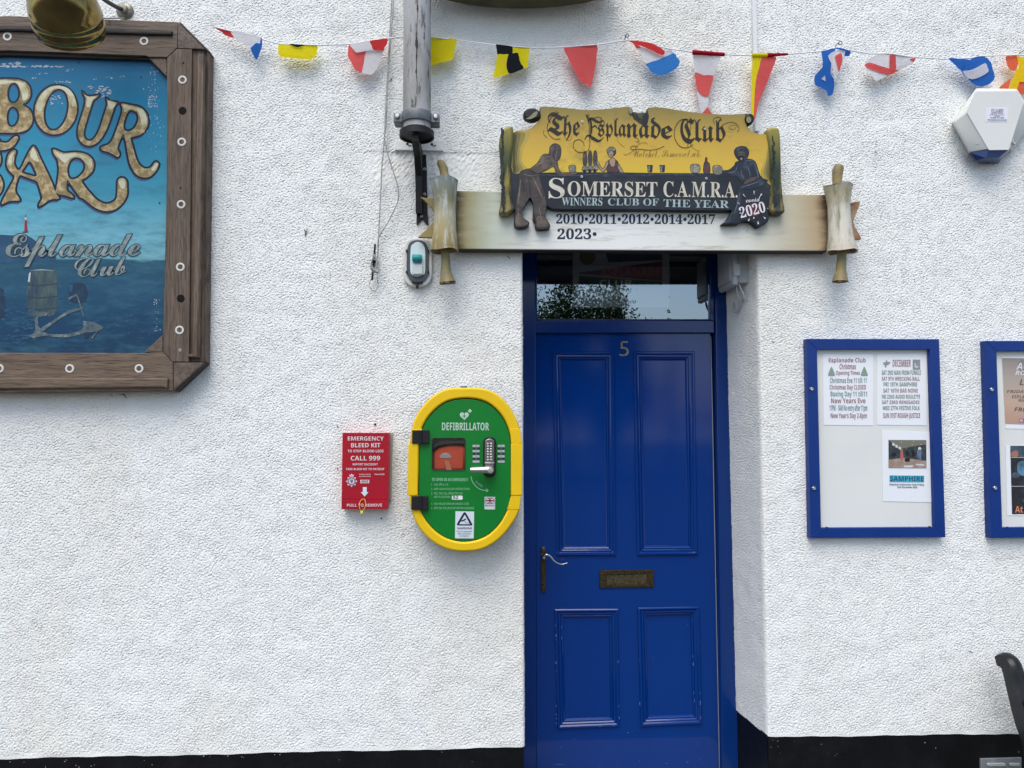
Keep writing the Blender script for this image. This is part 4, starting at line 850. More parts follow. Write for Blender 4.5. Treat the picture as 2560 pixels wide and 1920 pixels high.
mb = MB(); roll(mb, cE((1345, 350))[0], cE((1492, 350))[0], .009, .0085, 4); roll(mb, cE((1490, 348))[0], cE((1697, 337))[0], .009, .004, 6)
for m, p, d in ((4, sm(cE((1344, 362), (1395, 370), (1442, 370), (1412, 470), (1386, 580), (1370, 720), (1356, 970), (1330, 970), (1340, 660)), 2), 0), (1, sm(cE((1440, 368), (1510, 370), (1586, 366), (1545, 480), (1500, 600), (1450, 720), (1402, 830), (1372, 970), (1354, 970), (1368, 720), (1386, 570), (1412, 470)), 2), .001)): cloth(mb, p, BUY-d, m, .006, 30, 1.1)
mb.build('flag', BM, BU, None, 'long yellow and red tail flag beside the white cable trunking')
flag('crumpled blue flag with white border and red centre', [(3, sm(cF((60, 310), (130, 302), (200, 296), (172, 380), (152, 460), (146, 560), (180, 620), (186, 690), (172, 772), (125, 782), (118, 738), (60, 690), (0, 660), (-4, 570), (66, 490), (64, 400)), 2)), (2, cF((62, 602), (95, 572), (106, 632)), .004), (2, sm(cF((122, 375), (200, 322), (312, 304), (292, 370), (268, 450), (226, 545), (208, 590), (190, 660), (176, 560), (152, 460)), 2), .006), (1, sm(cF((188, 388), (222, 362), (262, 344), (272, 410), (252, 480), (226, 545), (206, 460)), 2), .010), (3, cF((312, 306), (372, 320), (356, 364), (294, 376)), .004), (3, cF((200, 286), (290, 292), (372, 312), (340, 326), (200, 302)), .011)], .008, 40, .4)
flag('white flag with a red cross, folded to a point', [(2, sm(cF((500, 462), (560, 395), (660, 360), (760, 346), (870, 356), (965, 372), (1036, 392), (1020, 430), (960, 470), (870, 512), (776, 560), (700, 598), (622, 636), (588, 606), (550, 540)), 2)), (1, cF((767, 356), (833, 356), (842, 500), (784, 562), (768, 500)), .003), (1, sm(cF((500, 472), (548, 440), (650, 470), (770, 498), (872, 510), (820, 540), (776, 562), (690, 552), (600, 525), (522, 492)), 2), .0035), (1, cF((972, 402), (1036, 390), (1012, 434)), .003)], .009, 24, 2)
flag('blue flag with a white band and torn right edge', [(3, sm(cF((1358, 404), (1480, 408), (1600, 410), (1560, 450), (1510, 530), (1430, 470)), 2)), (3, sm(cF((1500, 530), (1560, 440), (1610, 406), (1680, 358), (1772, 392), (1800, 430), (1816, 455), (1825, 520), (1842, 602), (1800, 662), (1722, 690), (1640, 660), (1570, 590)), 2), .002), (2, sm(cF((1518, 532), (1590, 524), (1660, 496), (1752, 448), (1772, 490), (1780, 542), (1700, 592), (1622, 612), (1570, 590)), 2), .006)], .008, 30, 1)
flag('red flag with a yellow cross above the alarm box', [(7, sm(cF((1978, 372), (2030, 366), (2092, 364), (2104, 420), (2082, 520), (2012, 505), (1984, 430)), 2)), (7, cF((1895, 702), (2022, 600), (1995, 722), (1930, 760))), (7, cF((2108, 640), (2240, 640), (2240, 770), (2070, 770))), (8, sm(cF((2092, 366), (2150, 390), (2230, 440), (2230, 640), (2112, 642), (2090, 700), (2064, 770), (1984, 770), (2010, 680), (2062, 560), (2078, 510), (2110, 490)), 2), .004)], .007, 28, .6)
mb = MB()
def tape(pts, r=.0027, d=0.0):
    p = [P(x, y, BUY+.001+d) for x, y in pts]; tube(mb, crom(p, 3, False), r, 0, 6)
tape(cC((126, 262), (300, 306), (600, 385), (785, 434), (970, 440), (1160, 446), (1300, 442), (1478, 436), (1680, 402), (1850, 382), (2010, 362))+cD((60, 168), (155, 180), (290, 197), (430, 213), (640, 242), (850, 270), (1030, 282), (1205, 294), (1400, 296), (1575, 290), (1750, 275), (1925, 263), (2100, 240)))
tape(cE((-30, 222), (30, 212), (85, 204), (123, 203), (300, 240), (545, 288), (650, 300), (760, 318), (900, 330), (1070, 341), (1200, 346), (1345, 350), (1490, 346), (1697, 337), (1850, 325), (2030, 308))+cF((205, 292), (372, 320), (480, 336), (560, 350), (760, 350), (950, 378), (1100, 392), (1240, 400), (1358, 405), (1600, 395), (1700, 375), (1980, 368), (2120, 362), (2300, 380)))
def ribbon(a, b, w0, w1):
    v = [P(a[0], a[1]-w0, BUY), P(b[0], b[1]-w1, BUY), P(b[0], b[1]+w1, BUY), P(a[0], a[1]+w0, BUY)]; mb.add(v, [(0, 1, 2, 3)])
for a, b, w0, w1 in ((cC((612, 392))[0], cC((740, 424))[0], 3, 1), (cD((432, 216))[0], cD((845, 268))[0], 1.5, 3), (cD((1925, 258))[0], cD((2080, 240))[0], 3.5, 1), (cD((1400, 294))[0], cD((1572, 288))[0], .5, 2), (cE((552, 292))[0], cE((750, 316))[0], 2.6, 1.5), (cE((1075, 341))[0], cE((1240, 348))[0], 1.8, .7), (cF((490, 336))[0], cF((600, 350))[0], 1.0, 3)): ribbon(a, b, w0, w1)
mb.build('cord', mat('bunting_cord', (.72, .72, .73), .7), BU)
mbh = []
for k, q in enumerate((cE((85, 190))[0], cF((197, 275))[0], cF((2112, 345))[0])):
    mb = MB(); p = P(*q, 0); tube(mb, [p, p+np.array([0, -.035, 0])]+[p+np.array([.008*math.sin(a), -.045, .008*math.cos(a)-.008]) for a in np.linspace(0, 5, 9)], .0016, 0, 7)
    o = mb.build('cup_hook', MATS['black_iron'])
    tag(o, ('dark cup hook holding the bunting right of the coral red flag', 'dark cup hook at the top of the crumpled blue flag with red centre', 'dark cup hook at the top of the red flag with the yellow cross')[k], 'hook', 'hooks holding the bunting')

# cable trunking down the wall
mb = MB(); a, b = P(1879, -60, 0), P(1889.5, 332, 0); a1, b1 = P(1879.5, 332, 0), P(1889, -60, 0)
bbox(mb, (P(1880, 150, 0)[0], -.020, P(1884, 332, 0)[2]), (P(1889.5, 150, 0)[0], .004, 3.9), .0015)
tag(mb.build('cable_trunking', mat('trunking_white', (.70, .71, .70), .45), None, 40), 'narrow white cable trunking running down the wall behind the long yellow and red flag', 'trunking')

# ------------------------------------------------------------------ scroll shaped club sign over the door
def scroll_sign():
    T = thing('scroll_sign', 'carved scroll sign with yellow pub scene over the blue door', 'sign', P(1600, 627, 0))
    yW, yB = -.058, -.086
    bx = lambda px: P(px, 550, yW)[0]-P(1600, 627, 0)[0]
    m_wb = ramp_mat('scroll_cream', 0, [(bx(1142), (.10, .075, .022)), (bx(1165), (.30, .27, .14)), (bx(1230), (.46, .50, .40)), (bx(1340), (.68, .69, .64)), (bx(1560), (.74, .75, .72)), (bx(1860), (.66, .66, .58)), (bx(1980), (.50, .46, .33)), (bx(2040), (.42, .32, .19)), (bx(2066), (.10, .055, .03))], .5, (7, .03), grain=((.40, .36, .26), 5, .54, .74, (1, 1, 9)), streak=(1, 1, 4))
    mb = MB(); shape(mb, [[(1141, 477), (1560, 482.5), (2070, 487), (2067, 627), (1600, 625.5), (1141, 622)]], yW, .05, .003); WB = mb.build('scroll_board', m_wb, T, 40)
    m_edge = mat('scroll_edge', (.03, .024, .018), .6); mb = MB(); shape(mb, [[(1141, 621.4), (1600, 624.9), (2067, 626.4), (2067, 629), (1600, 628), (1141, 625)]], yW+.003, .045, .001); mb.build('lower_edge', m_edge, WB)
    # rolled ends
    m_l = ramp_mat('roll_paint_left', 2, [(0, (.20, .155, .06)), (.07, (.33, .27, .11)), (.14, (.38, .35, .22)), (.20, (.22, .21, .12)), (.27, (.23, .26, .22)), (.32, (.20, .25, .27))], .42, (9, .02), grain=((.50, .52, .49), 10, .50, .68, (4, 4, .8)), streak=(1, 1, 2))
    m_r = ramp_mat('roll_paint_right', 2, [(0, (.50, .44, .36)), (.05, (.58, .55, .46)), (.16, (.60, .58, .49)), (.24, (.40, .36, .23)), (.31, (.42, .42, .37))], .42, (9, .02), grain=((.20, .17, .08), 9, .50, .72, (5, 5, .8)), streak=(1, 1, 2))
    m_in = mat('roll_hollow', (.30, .25, .15), .6, var=((.12, .09, .04), 20, .4, .65)); m_st = mat('stick_paint', (.27, .20, .075), .45, var=((.16, .16, .09), 18, .42, .62), noise2=((.60, .52, .36), 16, .58, .70)); m_mouth = mat('stick_mouth', (.26, .12, .06), .6); m_wd = mat('stick_end', (.6, .5, .38), .6)
    yr = -.088
    def roll_end(cxs, hws, ys, m, stick_top, stick_bot, lab):
        pts = [P(c, y, yr) for c, y in zip(cxs, ys)]; rad = [abs(P(c+h, y, yr)[0]-P(c, y, yr)[0]) for c, h, y in zip(cxs, hws, ys)]
        O = thing('end_roll', '', '', (pts[-1][0], yr, pts[-1][2])); del O['label']; del O['category']
        O.parent = T; O.location = tuple(np.array(O.location)-np.array(T.location))
        mb = MB(); c = crom([tuple(p) for p in pts], 5, False); rr = np.interp(np.linspace(0, len(rad)-1, len(c)), range(len(rad)), rad)
        n = 40; v = []; f = []
        for p, r in zip(c, rr):
            for k in range(n): a = 2*math.pi*k/n; v.append((p[0]+r*math.cos(a), p[1]+r*.95*math.sin(a), p[2]+.010*math.cos(a*3+p[2]*4)*(1 if p is c[0] or p is c[-1] else 0)*.4))
        for i in range(len(c)-1):
            for k in range(n): f.append((i*n+k, (i+1)*n+k, (i+1)*n+(k+1) % n, i*n+(k+1) % n))
        mb.add(v, f, 0, True); top = v[:n]; tc = (c[0][0], c[0][1], c[0][2]-.004); mb.add(top+[tc], [(k, (k+1) % n, n) for k in range(n)], 0)
        bot = v[-n:]; e = c[-1]; inner = [(e[0]+(x-e[0])*.88, e[1]+(y-e[1])*.88, z+.001) for x, y, z in bot]; deep = [(e[0]+(x-e[0])*.6, e[1]+(y-e[1])*.6, z+.045) for x, y, z in bot]
        mb.add(bot+inner, [(k, (k+1) % n, n+(k+1) % n, n+k) for k in range(n)], 0); mb.add(inner+deep+[(e[0], e[1], e[2]+.05)], [(k, (k+1) % n, n+(k+1) % n, n+k) for k in range(n)]+[(n+k, n+(k+1) % n, 2*n) for k in range(n)], 1, True)
        mb.build('roll', [m, m_in], O)
        mb = MB(); s = [P(x, y, yr) for x, y, r in stick_top]; tube(mb, crom([tuple(q) for q in s], 5, False), list(np.interp(np.linspace(0, len(s)-1, (len(s)-1)*5+1), range(len(s)), [r*.00158 for x, y, r in stick_top])), 0, 16)
        mb.build('stick', m_st, O, 50)
        mb = MB(); s = [P(x, y, yr) for x, y, r in stick_bot]; R = [r*.00158 for x, y, r in stick_bot]; c2 = crom([tuple(q) for q in s], 5, False); r2 = list(np.interp(np.linspace(0, len(s)-1, len(c2)), range(len(s)), R)); tube(mb, c2, r2, 0, 18, False)
        e = np.array(c2[-1]); lathe(mb, e, (0, 0, 1), [(r2[-1], 0), (r2[-1]*.86, .0005), (r2[-1]*.62, .012), (0, .016)], 1, 18); lathe(mb, e+np.array([0, 0, .002]), (0, 0, 1), [(0, 0), (r2[-1]*.26, 0), (r2[-1]*.26, .012)], 2, 12)
        mb.build('stick', [m_st, m_mouth, m_wd], O, 60)
    roll_end([1110.5, 1111, 1112, 1112.5, 1112, 1110.8, 1110.5], [35.5, 32, 28, 27.5, 29, 33.5, 36.5], [450, 472, 505, 540, 575, 610, 628], m_l, [(1113, 452, 11.5), (1112, 440, 11), (1109, 422, 11), (1103, 410, 10.5), (1099, 404, 8), (1097.5, 401, 3)], [(1113, 622, 11), (1114, 650, 11), (1115, 675, 13), (1117, 695, 17), (1119, 707, 21)], '')
    roll_end([2095, 2095.5, 2097, 2099, 2101.5, 2104, 2105], [34.5, 30, 26, 26, 29, 33.5, 36], [466, 485, 515, 550, 590, 618, 630], m_r, [(2094, 468, 12), (2093, 450, 12), (2094, 430, 13.5), (2097, 418, 13), (2098.5, 413, 9)], [(2105, 625, 12), (2104, 650, 11.5), (2102, 675, 13), (2101, 692, 17), (2100.5, 704, 20)], '')
    m_f = mat('tail_paint', (.28, .22, .085), .5, var=((.20, .11, .06), 7, .52, .70), noise2=((.07, .05, .03), 24, .58, .75)); m_f2 = mat('tail_paint_brown', (.26, .13, .06), .5, var=((.36, .27, .16), 9, .42, .62), noise2=((.08, .05, .03), 24, .58, .75))
    mb = MB(); shape(mb, [sm(cH((34, 870), (90, 880), (145, 884), (200, 900), (200, 1220), (145, 1224), (80, 1224), (20, 1221), (30, 1206), (100, 1140), (168, 1055), (160, 1010), (120, 950), (70, 900)), 3)], yr+.022, .012, .003); mb.build('scroll_tail', m_f, T, 40)
    mb = MB(); shape(mb, [sm(cI((1910, 925), (1950, 928), (2042, 908), (2015, 1000), (1985, 1085), (2010, 1150), (2052, 1225), (2040, 1240), (1975, 1242), (1920, 1240)), 2)], yr+.022, .012, .003); TL = mb.build('scroll_tail', m_f2, T, 40)
    mb = MB(); ring(mb, *cI((1951, 1089))[0], yr+.022, .006, .002, .001); mb.build('screw', MATS['zinc'], TL)
    # carved yellow board
    out = so(cH((800, 300), (848, 312), (930, 298), (1000, 270), (1040, 232), (1070, 195)), 3)+cH((1070, 100))+so(cH((1090, 88), (1250, 95), (1450, 116), (1600, 112), (1750, 96), (1845, 87)), 4)+cH((1868, 110), (1880, 138))+cI((190, 144), (200, 108))+so(cI((232, 95), (330, 96), (500, 124), (700, 148), (900, 156), (1052, 150)), 4)+cI((1095, 155), (1126, 180), (1122, 215), (1060, 232), (1068, 265), (1110, 308), (1172, 328), (1240, 326), (1300, 330), (1320, 700), (1330, 950), (1265, 1000))
    out += so(cI((1250, 1000), (1256, 1040), (1246, 1085), (1205, 1112), (1160, 1136), (1125, 1110), (1100, 1090), (1060, 1082), (1020, 1085), (985, 1108), (900, 1110), (846, 1106), (890, 1068), (920, 1020), (938, 985)), 3)+cI((938, 990), (900, 993), (500, 992))+cH((2005, 985), (1500, 985), (1190, 982))
    out += so(cH((1160, 970), (1128, 955), (1116, 1000), (1122, 1050), (1160, 1112), (1150, 1145), (1095, 1153), (1040, 1150), (1030, 1110), (1034, 1085), (1012, 1070), (1012, 1000), (1012, 930), (985, 880), (962, 918), (918, 990), (926, 1050), (978, 1085), (972, 1120), (930, 1138), (885, 1140), (850, 1118), (852, 1040), (862, 985)), 3)+cH((820, 980), (790, 700), (790, 400))
    m_board = mat('board_black_paint', (.014, .018, .024), .42, var=((.035, .042, .05), 7, .45, .72)); mb = MB(); shape(mb, [out], yB, .028, .004); BD = mb.build('carved_board', m_board, T, 40)
    z0 = P(1600, 627, 0)[2]; zy = lambda py: P(1600, py, yB)[2]-z0
    xb = lambda px: P(px, 350, yB)[0]-P(1600, 627, 0)[0]
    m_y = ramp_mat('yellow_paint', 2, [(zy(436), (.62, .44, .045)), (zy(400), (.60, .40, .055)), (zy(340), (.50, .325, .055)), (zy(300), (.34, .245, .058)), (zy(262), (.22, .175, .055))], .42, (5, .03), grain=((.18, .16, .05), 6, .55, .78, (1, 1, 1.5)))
    yp = [yB-.00014*k for k in range(1, 14)]
    yel = so(cH((850, 316), (935, 300), (1004, 272), (1042, 234), (1076, 190), (1076, 110)), 3)+so(cH((1095, 92), (1250, 99), (1450, 120), (1600, 116), (1750, 100), (1838, 92)), 4)+cH((1850, 130), (1880, 200), (1950, 250), (1995, 260))+cI((205, 235), (216, 180), (204, 112))+so(cI((232, 99), (330, 100), (500, 128), (700, 152), (900, 160), (1048, 154)), 4)+cI((1052, 200), (1062, 270), (1108, 312), (1170, 332), (1246, 330), (1268, 480), (1280, 660), (1240, 700), (1180, 690), (1170, 660), (780, 668), (200, 664))+cH((1800, 660), (1400, 658), (1050, 662), (900, 645), (860, 660), (835, 660), (838, 460))
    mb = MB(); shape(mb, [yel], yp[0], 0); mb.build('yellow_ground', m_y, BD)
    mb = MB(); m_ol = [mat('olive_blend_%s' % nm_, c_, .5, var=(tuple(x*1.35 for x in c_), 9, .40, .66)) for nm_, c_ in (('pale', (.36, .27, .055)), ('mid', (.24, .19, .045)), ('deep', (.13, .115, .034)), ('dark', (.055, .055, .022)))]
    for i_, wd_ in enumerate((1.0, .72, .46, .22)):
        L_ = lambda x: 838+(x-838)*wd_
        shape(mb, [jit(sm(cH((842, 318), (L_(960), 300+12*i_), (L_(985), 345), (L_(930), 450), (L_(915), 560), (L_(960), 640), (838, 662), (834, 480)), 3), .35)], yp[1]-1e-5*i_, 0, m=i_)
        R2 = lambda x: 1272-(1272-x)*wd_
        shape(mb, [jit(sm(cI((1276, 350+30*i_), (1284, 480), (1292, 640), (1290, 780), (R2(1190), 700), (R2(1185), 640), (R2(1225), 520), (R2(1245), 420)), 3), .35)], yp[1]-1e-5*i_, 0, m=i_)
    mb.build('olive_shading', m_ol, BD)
    m_rl = ramp_mat('board_roll_paint', 2, [(zy(538), (.10, .095, .085)), (zy(500), (.028, .035, .03)), (zy(430), (.03, .045, .03)), (zy(380), (.10, .105, .03)), (zy(318), (.30, .25, .065))], .42, (9, .03), grain=((.34, .27, .06), 7, .50, .66, (3, 1, .6)))
    mb = MB(); shape(mb, [sm(cH((720, 1006), (728, 940), (738, 850), (742, 700), (728, 520), (718, 400), (738, 300), (780, 262), (828, 254), (842, 290), (836, 450), (822, 600), (820, 760), (836, 900), (848, 960), (835, 995), (780, 1026)), 4)], yB-.014, .040, .012); BR1 = mb.build('board_roll', m_rl, T, 60)
    mb = MB(); shape(mb, [sm(cI((1238, 300), (1262, 268), (1318, 264), (1350, 294), (1362, 450), (1368, 700), (1384, 900), (1396, 995), (1340, 1016), (1266, 990), (1272, 860), (1280, 700), (1270, 520), (1255, 400)), 4)], yB-.014, .040, .012); BR2 = mb.build('board_roll', m_rl, T, 60)
    m_sh = mat('roll_shade_paint', (.012, .018, .016), .5, var=((.05, .055, .025), 14, .48, .66)); yq = yB-.0145
    mb = MB()
    for k_ in range(16): y_ = 300+k_*44; brush(mb, [(*cH((740+random.uniform(-6, 4), y_-26))[0], 2.0), (*cH((748+random.uniform(-6, 6)-(8 if 480 < y_ < 760 else 0)+(8 if y_ > 760 else 0), y_+10))[0], random.uniform(5, 9.5)), (*cH((752+random.uniform(-8, 6), y_+random.uniform(40, 70)))[0], 1.2)], yq-3e-6*k_)
    mb.build('roll_shading', m_sh, BR1)
    mb = MB()
    for k_ in range(15): y_ = 360+k_*40; brush(mb, [(*cI((1283+random.uniform(-5, 5)+(8 if y_ > 700 else 0), y_-20))[0], 1.6), (*cI((1292+random.uniform(-8, 8)+(12 if y_ > 700 else 0), y_+12))[0], random.uniform(4, 9)*(1.3 if y_ > 620 else 1)), (*cI((1290+random.uniform(-6, 10), y_+random.uniform(40, 60)))[0], 1.2)], yq-3e-6*k_)
    mb.build('roll_shading', m_sh, BR2)
    m_cu = mat('curl_dark', (.018, .019, .017), .5, var=((.16, .15, .08), 16, .55, .7)); m_cg = mat('curl_grey', (.22, .21, .13), .5)
    mb = MB(); shape(mb, [ell(*cH((1003, 152))[0], 21.5, 15.5)], yB-.012, .036, .008); shape(mb, [sm(cH((950, 195), (985, 200), (1030, 180), (1050, 150), (1045, 130), (1010, 150), (985, 178)), 3)], yB-.0128, 0, m=1)
    shape(mb, [ell(*cI((1090, 192))[0], 11.5, 13)], yB-.012, .036, .006); shape(mb, [ell(*cI((1078, 205))[0], 6, 8)], yB-.0128, 0, m=1); shape(mb, [sm(cH((1838, 92), (1868, 104), (1874, 140), (1858, 160), (1840, 140)), 3)], yB-.006, .02, .003, m=1)
    shape(mb, [sm(cH((1866, 140), (1930, 146), (1990, 148), (2000, 240), (1950, 250), (1895, 205)), 2)], yp[2], 0, m=0)
    mb.build('corner_curl', [m_cu, m_cg], T, 45)
    # pub scene
    m_fig = [mat('figure_brown', (.085, .066, .052), .5, var=((.17, .135, .11), 20, .48, .66), noise2=((.03, .028, .03), 30, .55, .7)), mat('figure_hair', (.05, .042, .042), .5, var=((.13, .11, .105), 40, .5, .68)), mat('figure_navy', (.018, .026, .042), .5, var=((.06, .075, .10), 22, .52, .70)), mat('figure_ink', (.014, .014, .015), .5), mat('figure_skin', (.33, .24, .15), .5, var=((.15, .11, .08), 40, .5, .66)), mat('figure_plum', (.10, .052, .055), .5, var=((.05, .03, .035), 30, .45, .65)), mat('figure_glass', (.15, .15, .12), .5, var=((.32, .30, .22), 50, .48, .62)), mat('figure_trousers', (.042, .036, .036), .5, var=((.10, .082, .07), 14, .48, .66))]
    mb = MB(); fk = [0]
    def S(pts, lay, m):
        fk[0] += 1; e = 1.2e-6*fk[0]
        if m != 3: shape(mb, [sm(pts, 3)], yp[lay]+.00005-e, 0, m=3, offset=.0019)
        shape(mb, [sm(pts, 3)], yp[lay]-e, 0, m=m)
    bar = cH((1040, 668), (1250, 680), (1800, 664))+cI((780, 672), (1170, 668), (1172, 690), (700, 690))+cH((1250, 700), (1060, 690)); shape(mb, [bar], yp[2], 0, m=2)
    S(cH((905, 655), (990, 628), (1055, 660), (1075, 740), (1112, 850), (1124, 960), (1112, 1030), (1120, 1060), (1154, 1115), (1130, 1142), (1045, 1142), (1036, 1090), (1018, 1000), (1014, 925), (985, 872), (950, 925), (915, 985), (920, 1050), (970, 1088), (960, 1118), (880, 1132), (856, 1110), (862, 1000), (868, 900), (885, 800), (888, 720)), 3, 7)
    S(cH((865, 1020), (915, 1020), (922, 1055), (968, 1088), (955, 1112), (880, 1125), (860, 1105)), 4, 0); S(cH((1045, 1040), (1105, 1040), (1120, 1065), (1146, 1112), (1120, 1132), (1050, 1132), (1042, 1090)), 4, 0)
    S(cH((1095, 510), (1150, 505), (1205, 530), (1222, 580), (1232, 630), (1265, 664), (1330, 664), (1378, 654), (1388, 672), (1320, 690), (1252, 692), (1212, 660), (1190, 608), (1130, 640), (1070, 662), (1040, 668), (990, 632), (1050, 580)), 4, 0)
    S(cH((1155, 470), (1160, 438), (1195, 412), (1235, 425), (1252, 460), (1244, 530), (1214, 562), (1178, 532), (1140, 538), (1150, 500)), 5, 1)
    for cx, cy in ((1460, 545), (1505, 540), (1549, 540)): S([(a, b) for a, b in Z(1040, 240, .2893, ell(cx, cy, 16, 68, 14))], 3, 1); S(Z(1040, 240, .2893, ell(cx-2, cy+85, 22, 24, 12)), 4, 6); S(Z(1040, 240, .2893, ell(cx-4, cy+105, 14, 16, 10)), 5, 3)
    S(cH((1655, 655), (1660, 600), (1640, 580), (1665, 558), (1690, 550), (1725, 552), (1748, 585), (1745, 620), (1752, 656)), 5, 5); S(cH((1672, 556), (1700, 535), (1722, 552), (1716, 600), (1696, 612), (1678, 590)), 6, 4); S(cH((1560, 575), (1572, 565), (1600, 620), (1620, 628), (1650, 568), (1662, 580), (1630, 645), (1595, 638)), 6, 4); S(cH((1742, 580), (1760, 600), (1790, 655), (1768, 658), (1746, 620)), 6, 4)
    S(Z(1040, 240, .2893, ell(1690, 480, 36, 40, 16)), 4, 1); S(Z(1040, 240, .2893, ell(1684, 497, 23, 31, 14)), 6, 4); S(cH((1650, 470), (1680, 440), (1720, 455), (1712, 476), (1680, 466), (1662, 492)), 7, 6); S(cH((1672, 508), (1696, 508), (1684, 514)), 7, 3)
    for cx, w_, y0, y1 in ((1350-1797.5+0, 24, 603, 655),): S(cH((1324, 604), (1376, 604), (1370, 656), (1332, 656)), 6, 6)
    for q in (((198, 596), (250, 596), (243, 660), (206, 660)), ((306, 596), (356, 596), (350, 658), (314, 658))): shape(mb, [cI(*q)], yp[4], 0, m=2); 
    for q in (((204, 606), (226, 606), (222, 655), (209, 655)), ((312, 606), (332, 606), (328, 652), (318, 652))): shape(mb, [cI(*q)], yp[5], 0, m=6)
    S(cI((578, 600), (600, 590), (640, 592), (656, 612), (652, 650), (625, 664), (590, 660), (574, 630)), 4, 6); S(cI((770, 612), (790, 600), (835, 606), (850, 640), (835, 675), (790, 678), (770, 650)), 6, 6); S(cI((705, 535), (716, 535), (718, 565), (738, 590), (740, 662), (690, 662), (692, 590), (702, 565)), 4, 5)
    S(cI((955, 600), (965, 575), (1005, 558), (1070, 545), (1130, 565), (1158, 640), (1172, 700), (1150, 722), (1085, 722), (1020, 740), (960, 680), (900, 678), (850, 668), (842, 648), (905, 640)), 5, 2)
    S(cI((1060, 760), (1090, 720), (1160, 712), (1240, 730), (1180, 780), (1100, 800), (1020, 808), (1000, 840), (985, 800), (1010, 770)), 6, 2); S(cI((985, 800), (1010, 780), (1040, 830), (1000, 960), (960, 1080), (870, 1100), (900, 1070), (960, 985)), 5, 2)
    S(cI((1040, 745), (1075, 715), (1155, 690), (1165, 705), (1085, 745), (1045, 762)), 7, 0)
    S(cI((955, 470), (990, 440), (1050, 440), (1078, 480), (1070, 520), (1045, 560), (1005, 560), (965, 520)), 6, 2); S(cI((985, 490), (1015, 478), (1045, 490), (1040, 530), (1015, 560), (990, 545)), 7, 0); S(cI((985, 525), (1015, 512), (1042, 525), (1028, 562), (1002, 562)), 8, 3); S(cI((1004, 536), (1022, 534), (1020, 552), (1006, 552)), 9, 6); shape(mb, [cI((990, 498), (1008, 494), (1008, 500), (990, 504))], yp[9], 0, m=3); shape(mb, [cI((1022, 494), (1040, 498), (1040, 504), (1022, 500))], yp[9], 0, m=3)
    hl = 0
    for cv, m, st in ((cH, 8, (((1010, 622, 5), (1080, 578, 14), (1150, 556, 7)), ((905, 720, 4), (893, 830, 11), (882, 940, 5)), ((1002, 690, 5), (1052, 790, 12), (1092, 880, 6)), ((925, 672, 4), (985, 690, 8), (1040, 682, 3)), ((882, 965, 5), (886, 1040, 10), (893, 1085, 4)), ((1062, 965, 4), (1078, 1035, 10), (1090, 1090, 4)), ((1200, 592, 4), (1232, 642, 8), (1282, 674, 6), (1362, 668, 4)), ((1192, 425, 3), (1176, 470, 6), (1166, 520, 3)), ((1222, 430, 3), (1217, 480, 6), (1206, 540, 3)), ((925, 1100, 3), (950, 1106, 5), (965, 1098, 3)), ((1090, 1120, 3), (1118, 1124, 5), (1138, 1116, 3)), ((1110, 540, 3), (1150, 525, 7), (1185, 535, 3)))),
                      (cH, 3, (((968, 700, 3), (985, 800, 7), (990, 880, 4)), ((1042, 670, 3), (1020, 655, 6), (990, 640, 3)), ((1205, 430, 2), (1195, 480, 4), (1190, 545, 2)), ((1160, 600, 2), (1130, 630, 5), (1090, 650, 2)), ((905, 700, 2), (930, 760, 4), (925, 860, 2)))),
                      (cI, 9, (((1122, 572, 5), (1147, 640, 10), (1162, 700, 5)), ((980, 602, 5), (958, 650, 9), (900, 664, 5)), ((1012, 640, 4), (1022, 690, 8), (1042, 724, 4)), ((1012, 790, 6), (1080, 768, 10), (1160, 742, 5)), ((1002, 832, 5), (984, 920, 9), (948, 1022, 5)), ((930, 1060, 4), (900, 1084, 7), (868, 1094, 3)), ((974, 472, 3), (1008, 448, 6), (1052, 456, 3)), ((1060, 600, 3), (1082, 650, 7), (1090, 700, 3)), ((1050, 560, 4), (1085, 556, 7), (1115, 566, 3)))),
                      (cI, 3, (((1100, 600, 2), (1120, 660, 5), (1118, 715, 2)), ((990, 700, 2), (1010, 725, 4), (1060, 735, 2)))),
                      (cH, 9, (((1060, 678, 2), (1300, 690, 3), (1560, 676, 3), (1780, 672, 2)),)), (cI, 9, (((200, 676, 2), (420, 680, 3), (700, 684, 2)),))):
        for s_ in st:
            hl += 1; brush(mb, [(*cv((a, b))[0], w_*.2893) for a, b, w_ in s_], yp[8]-2e-6*hl, m)
    m_fig += [mat('figure_light', (.19, .155, .125), .5, var=((.09, .075, .065), 50, .45, .62)), mat('figure_bluelight', (.11, .135, .17), .5, var=((.04, .05, .07), 50, .45, .62))]
    mb.build('pub_scene', m_fig, BD)
    # lettering
    m_ink = mat('sign_ink', (.022, .018, .014), .5); m_thin = mat('sign_thin_ink', (.20, .13, .03), .5); m_ivory = mat('sign_ivory', (.50, .46, .36), .5, var=((.62, .60, .52), 40, .45, .6)); m_teal = mat('sign_teal', (.26, .36, .36), .5, var=((.42, .50, .50), 60, .45, .6)); m_wh = mat('sign_white', (.68, .66, .68), .5); m_ny = mat('sign_navy_figures', (.012, .020, .045), .5)
    m_splash = mat('splash_plum', (.13, .03, .04), .5, var=((.05, .02, .03), 30, .45, .62))
    mb = MB(); yt = yp[11]; IN = 0
    def ft(s, a, b, cap, off=0.0, m=0): text(mb, frak(s), cY(a)[0], cY(b)[0], cap*.2351, yt, m, offset=off)
    ft('T', (120, 372), (300, 372), 225); ft('he', (285, 372), (462, 380), 205)
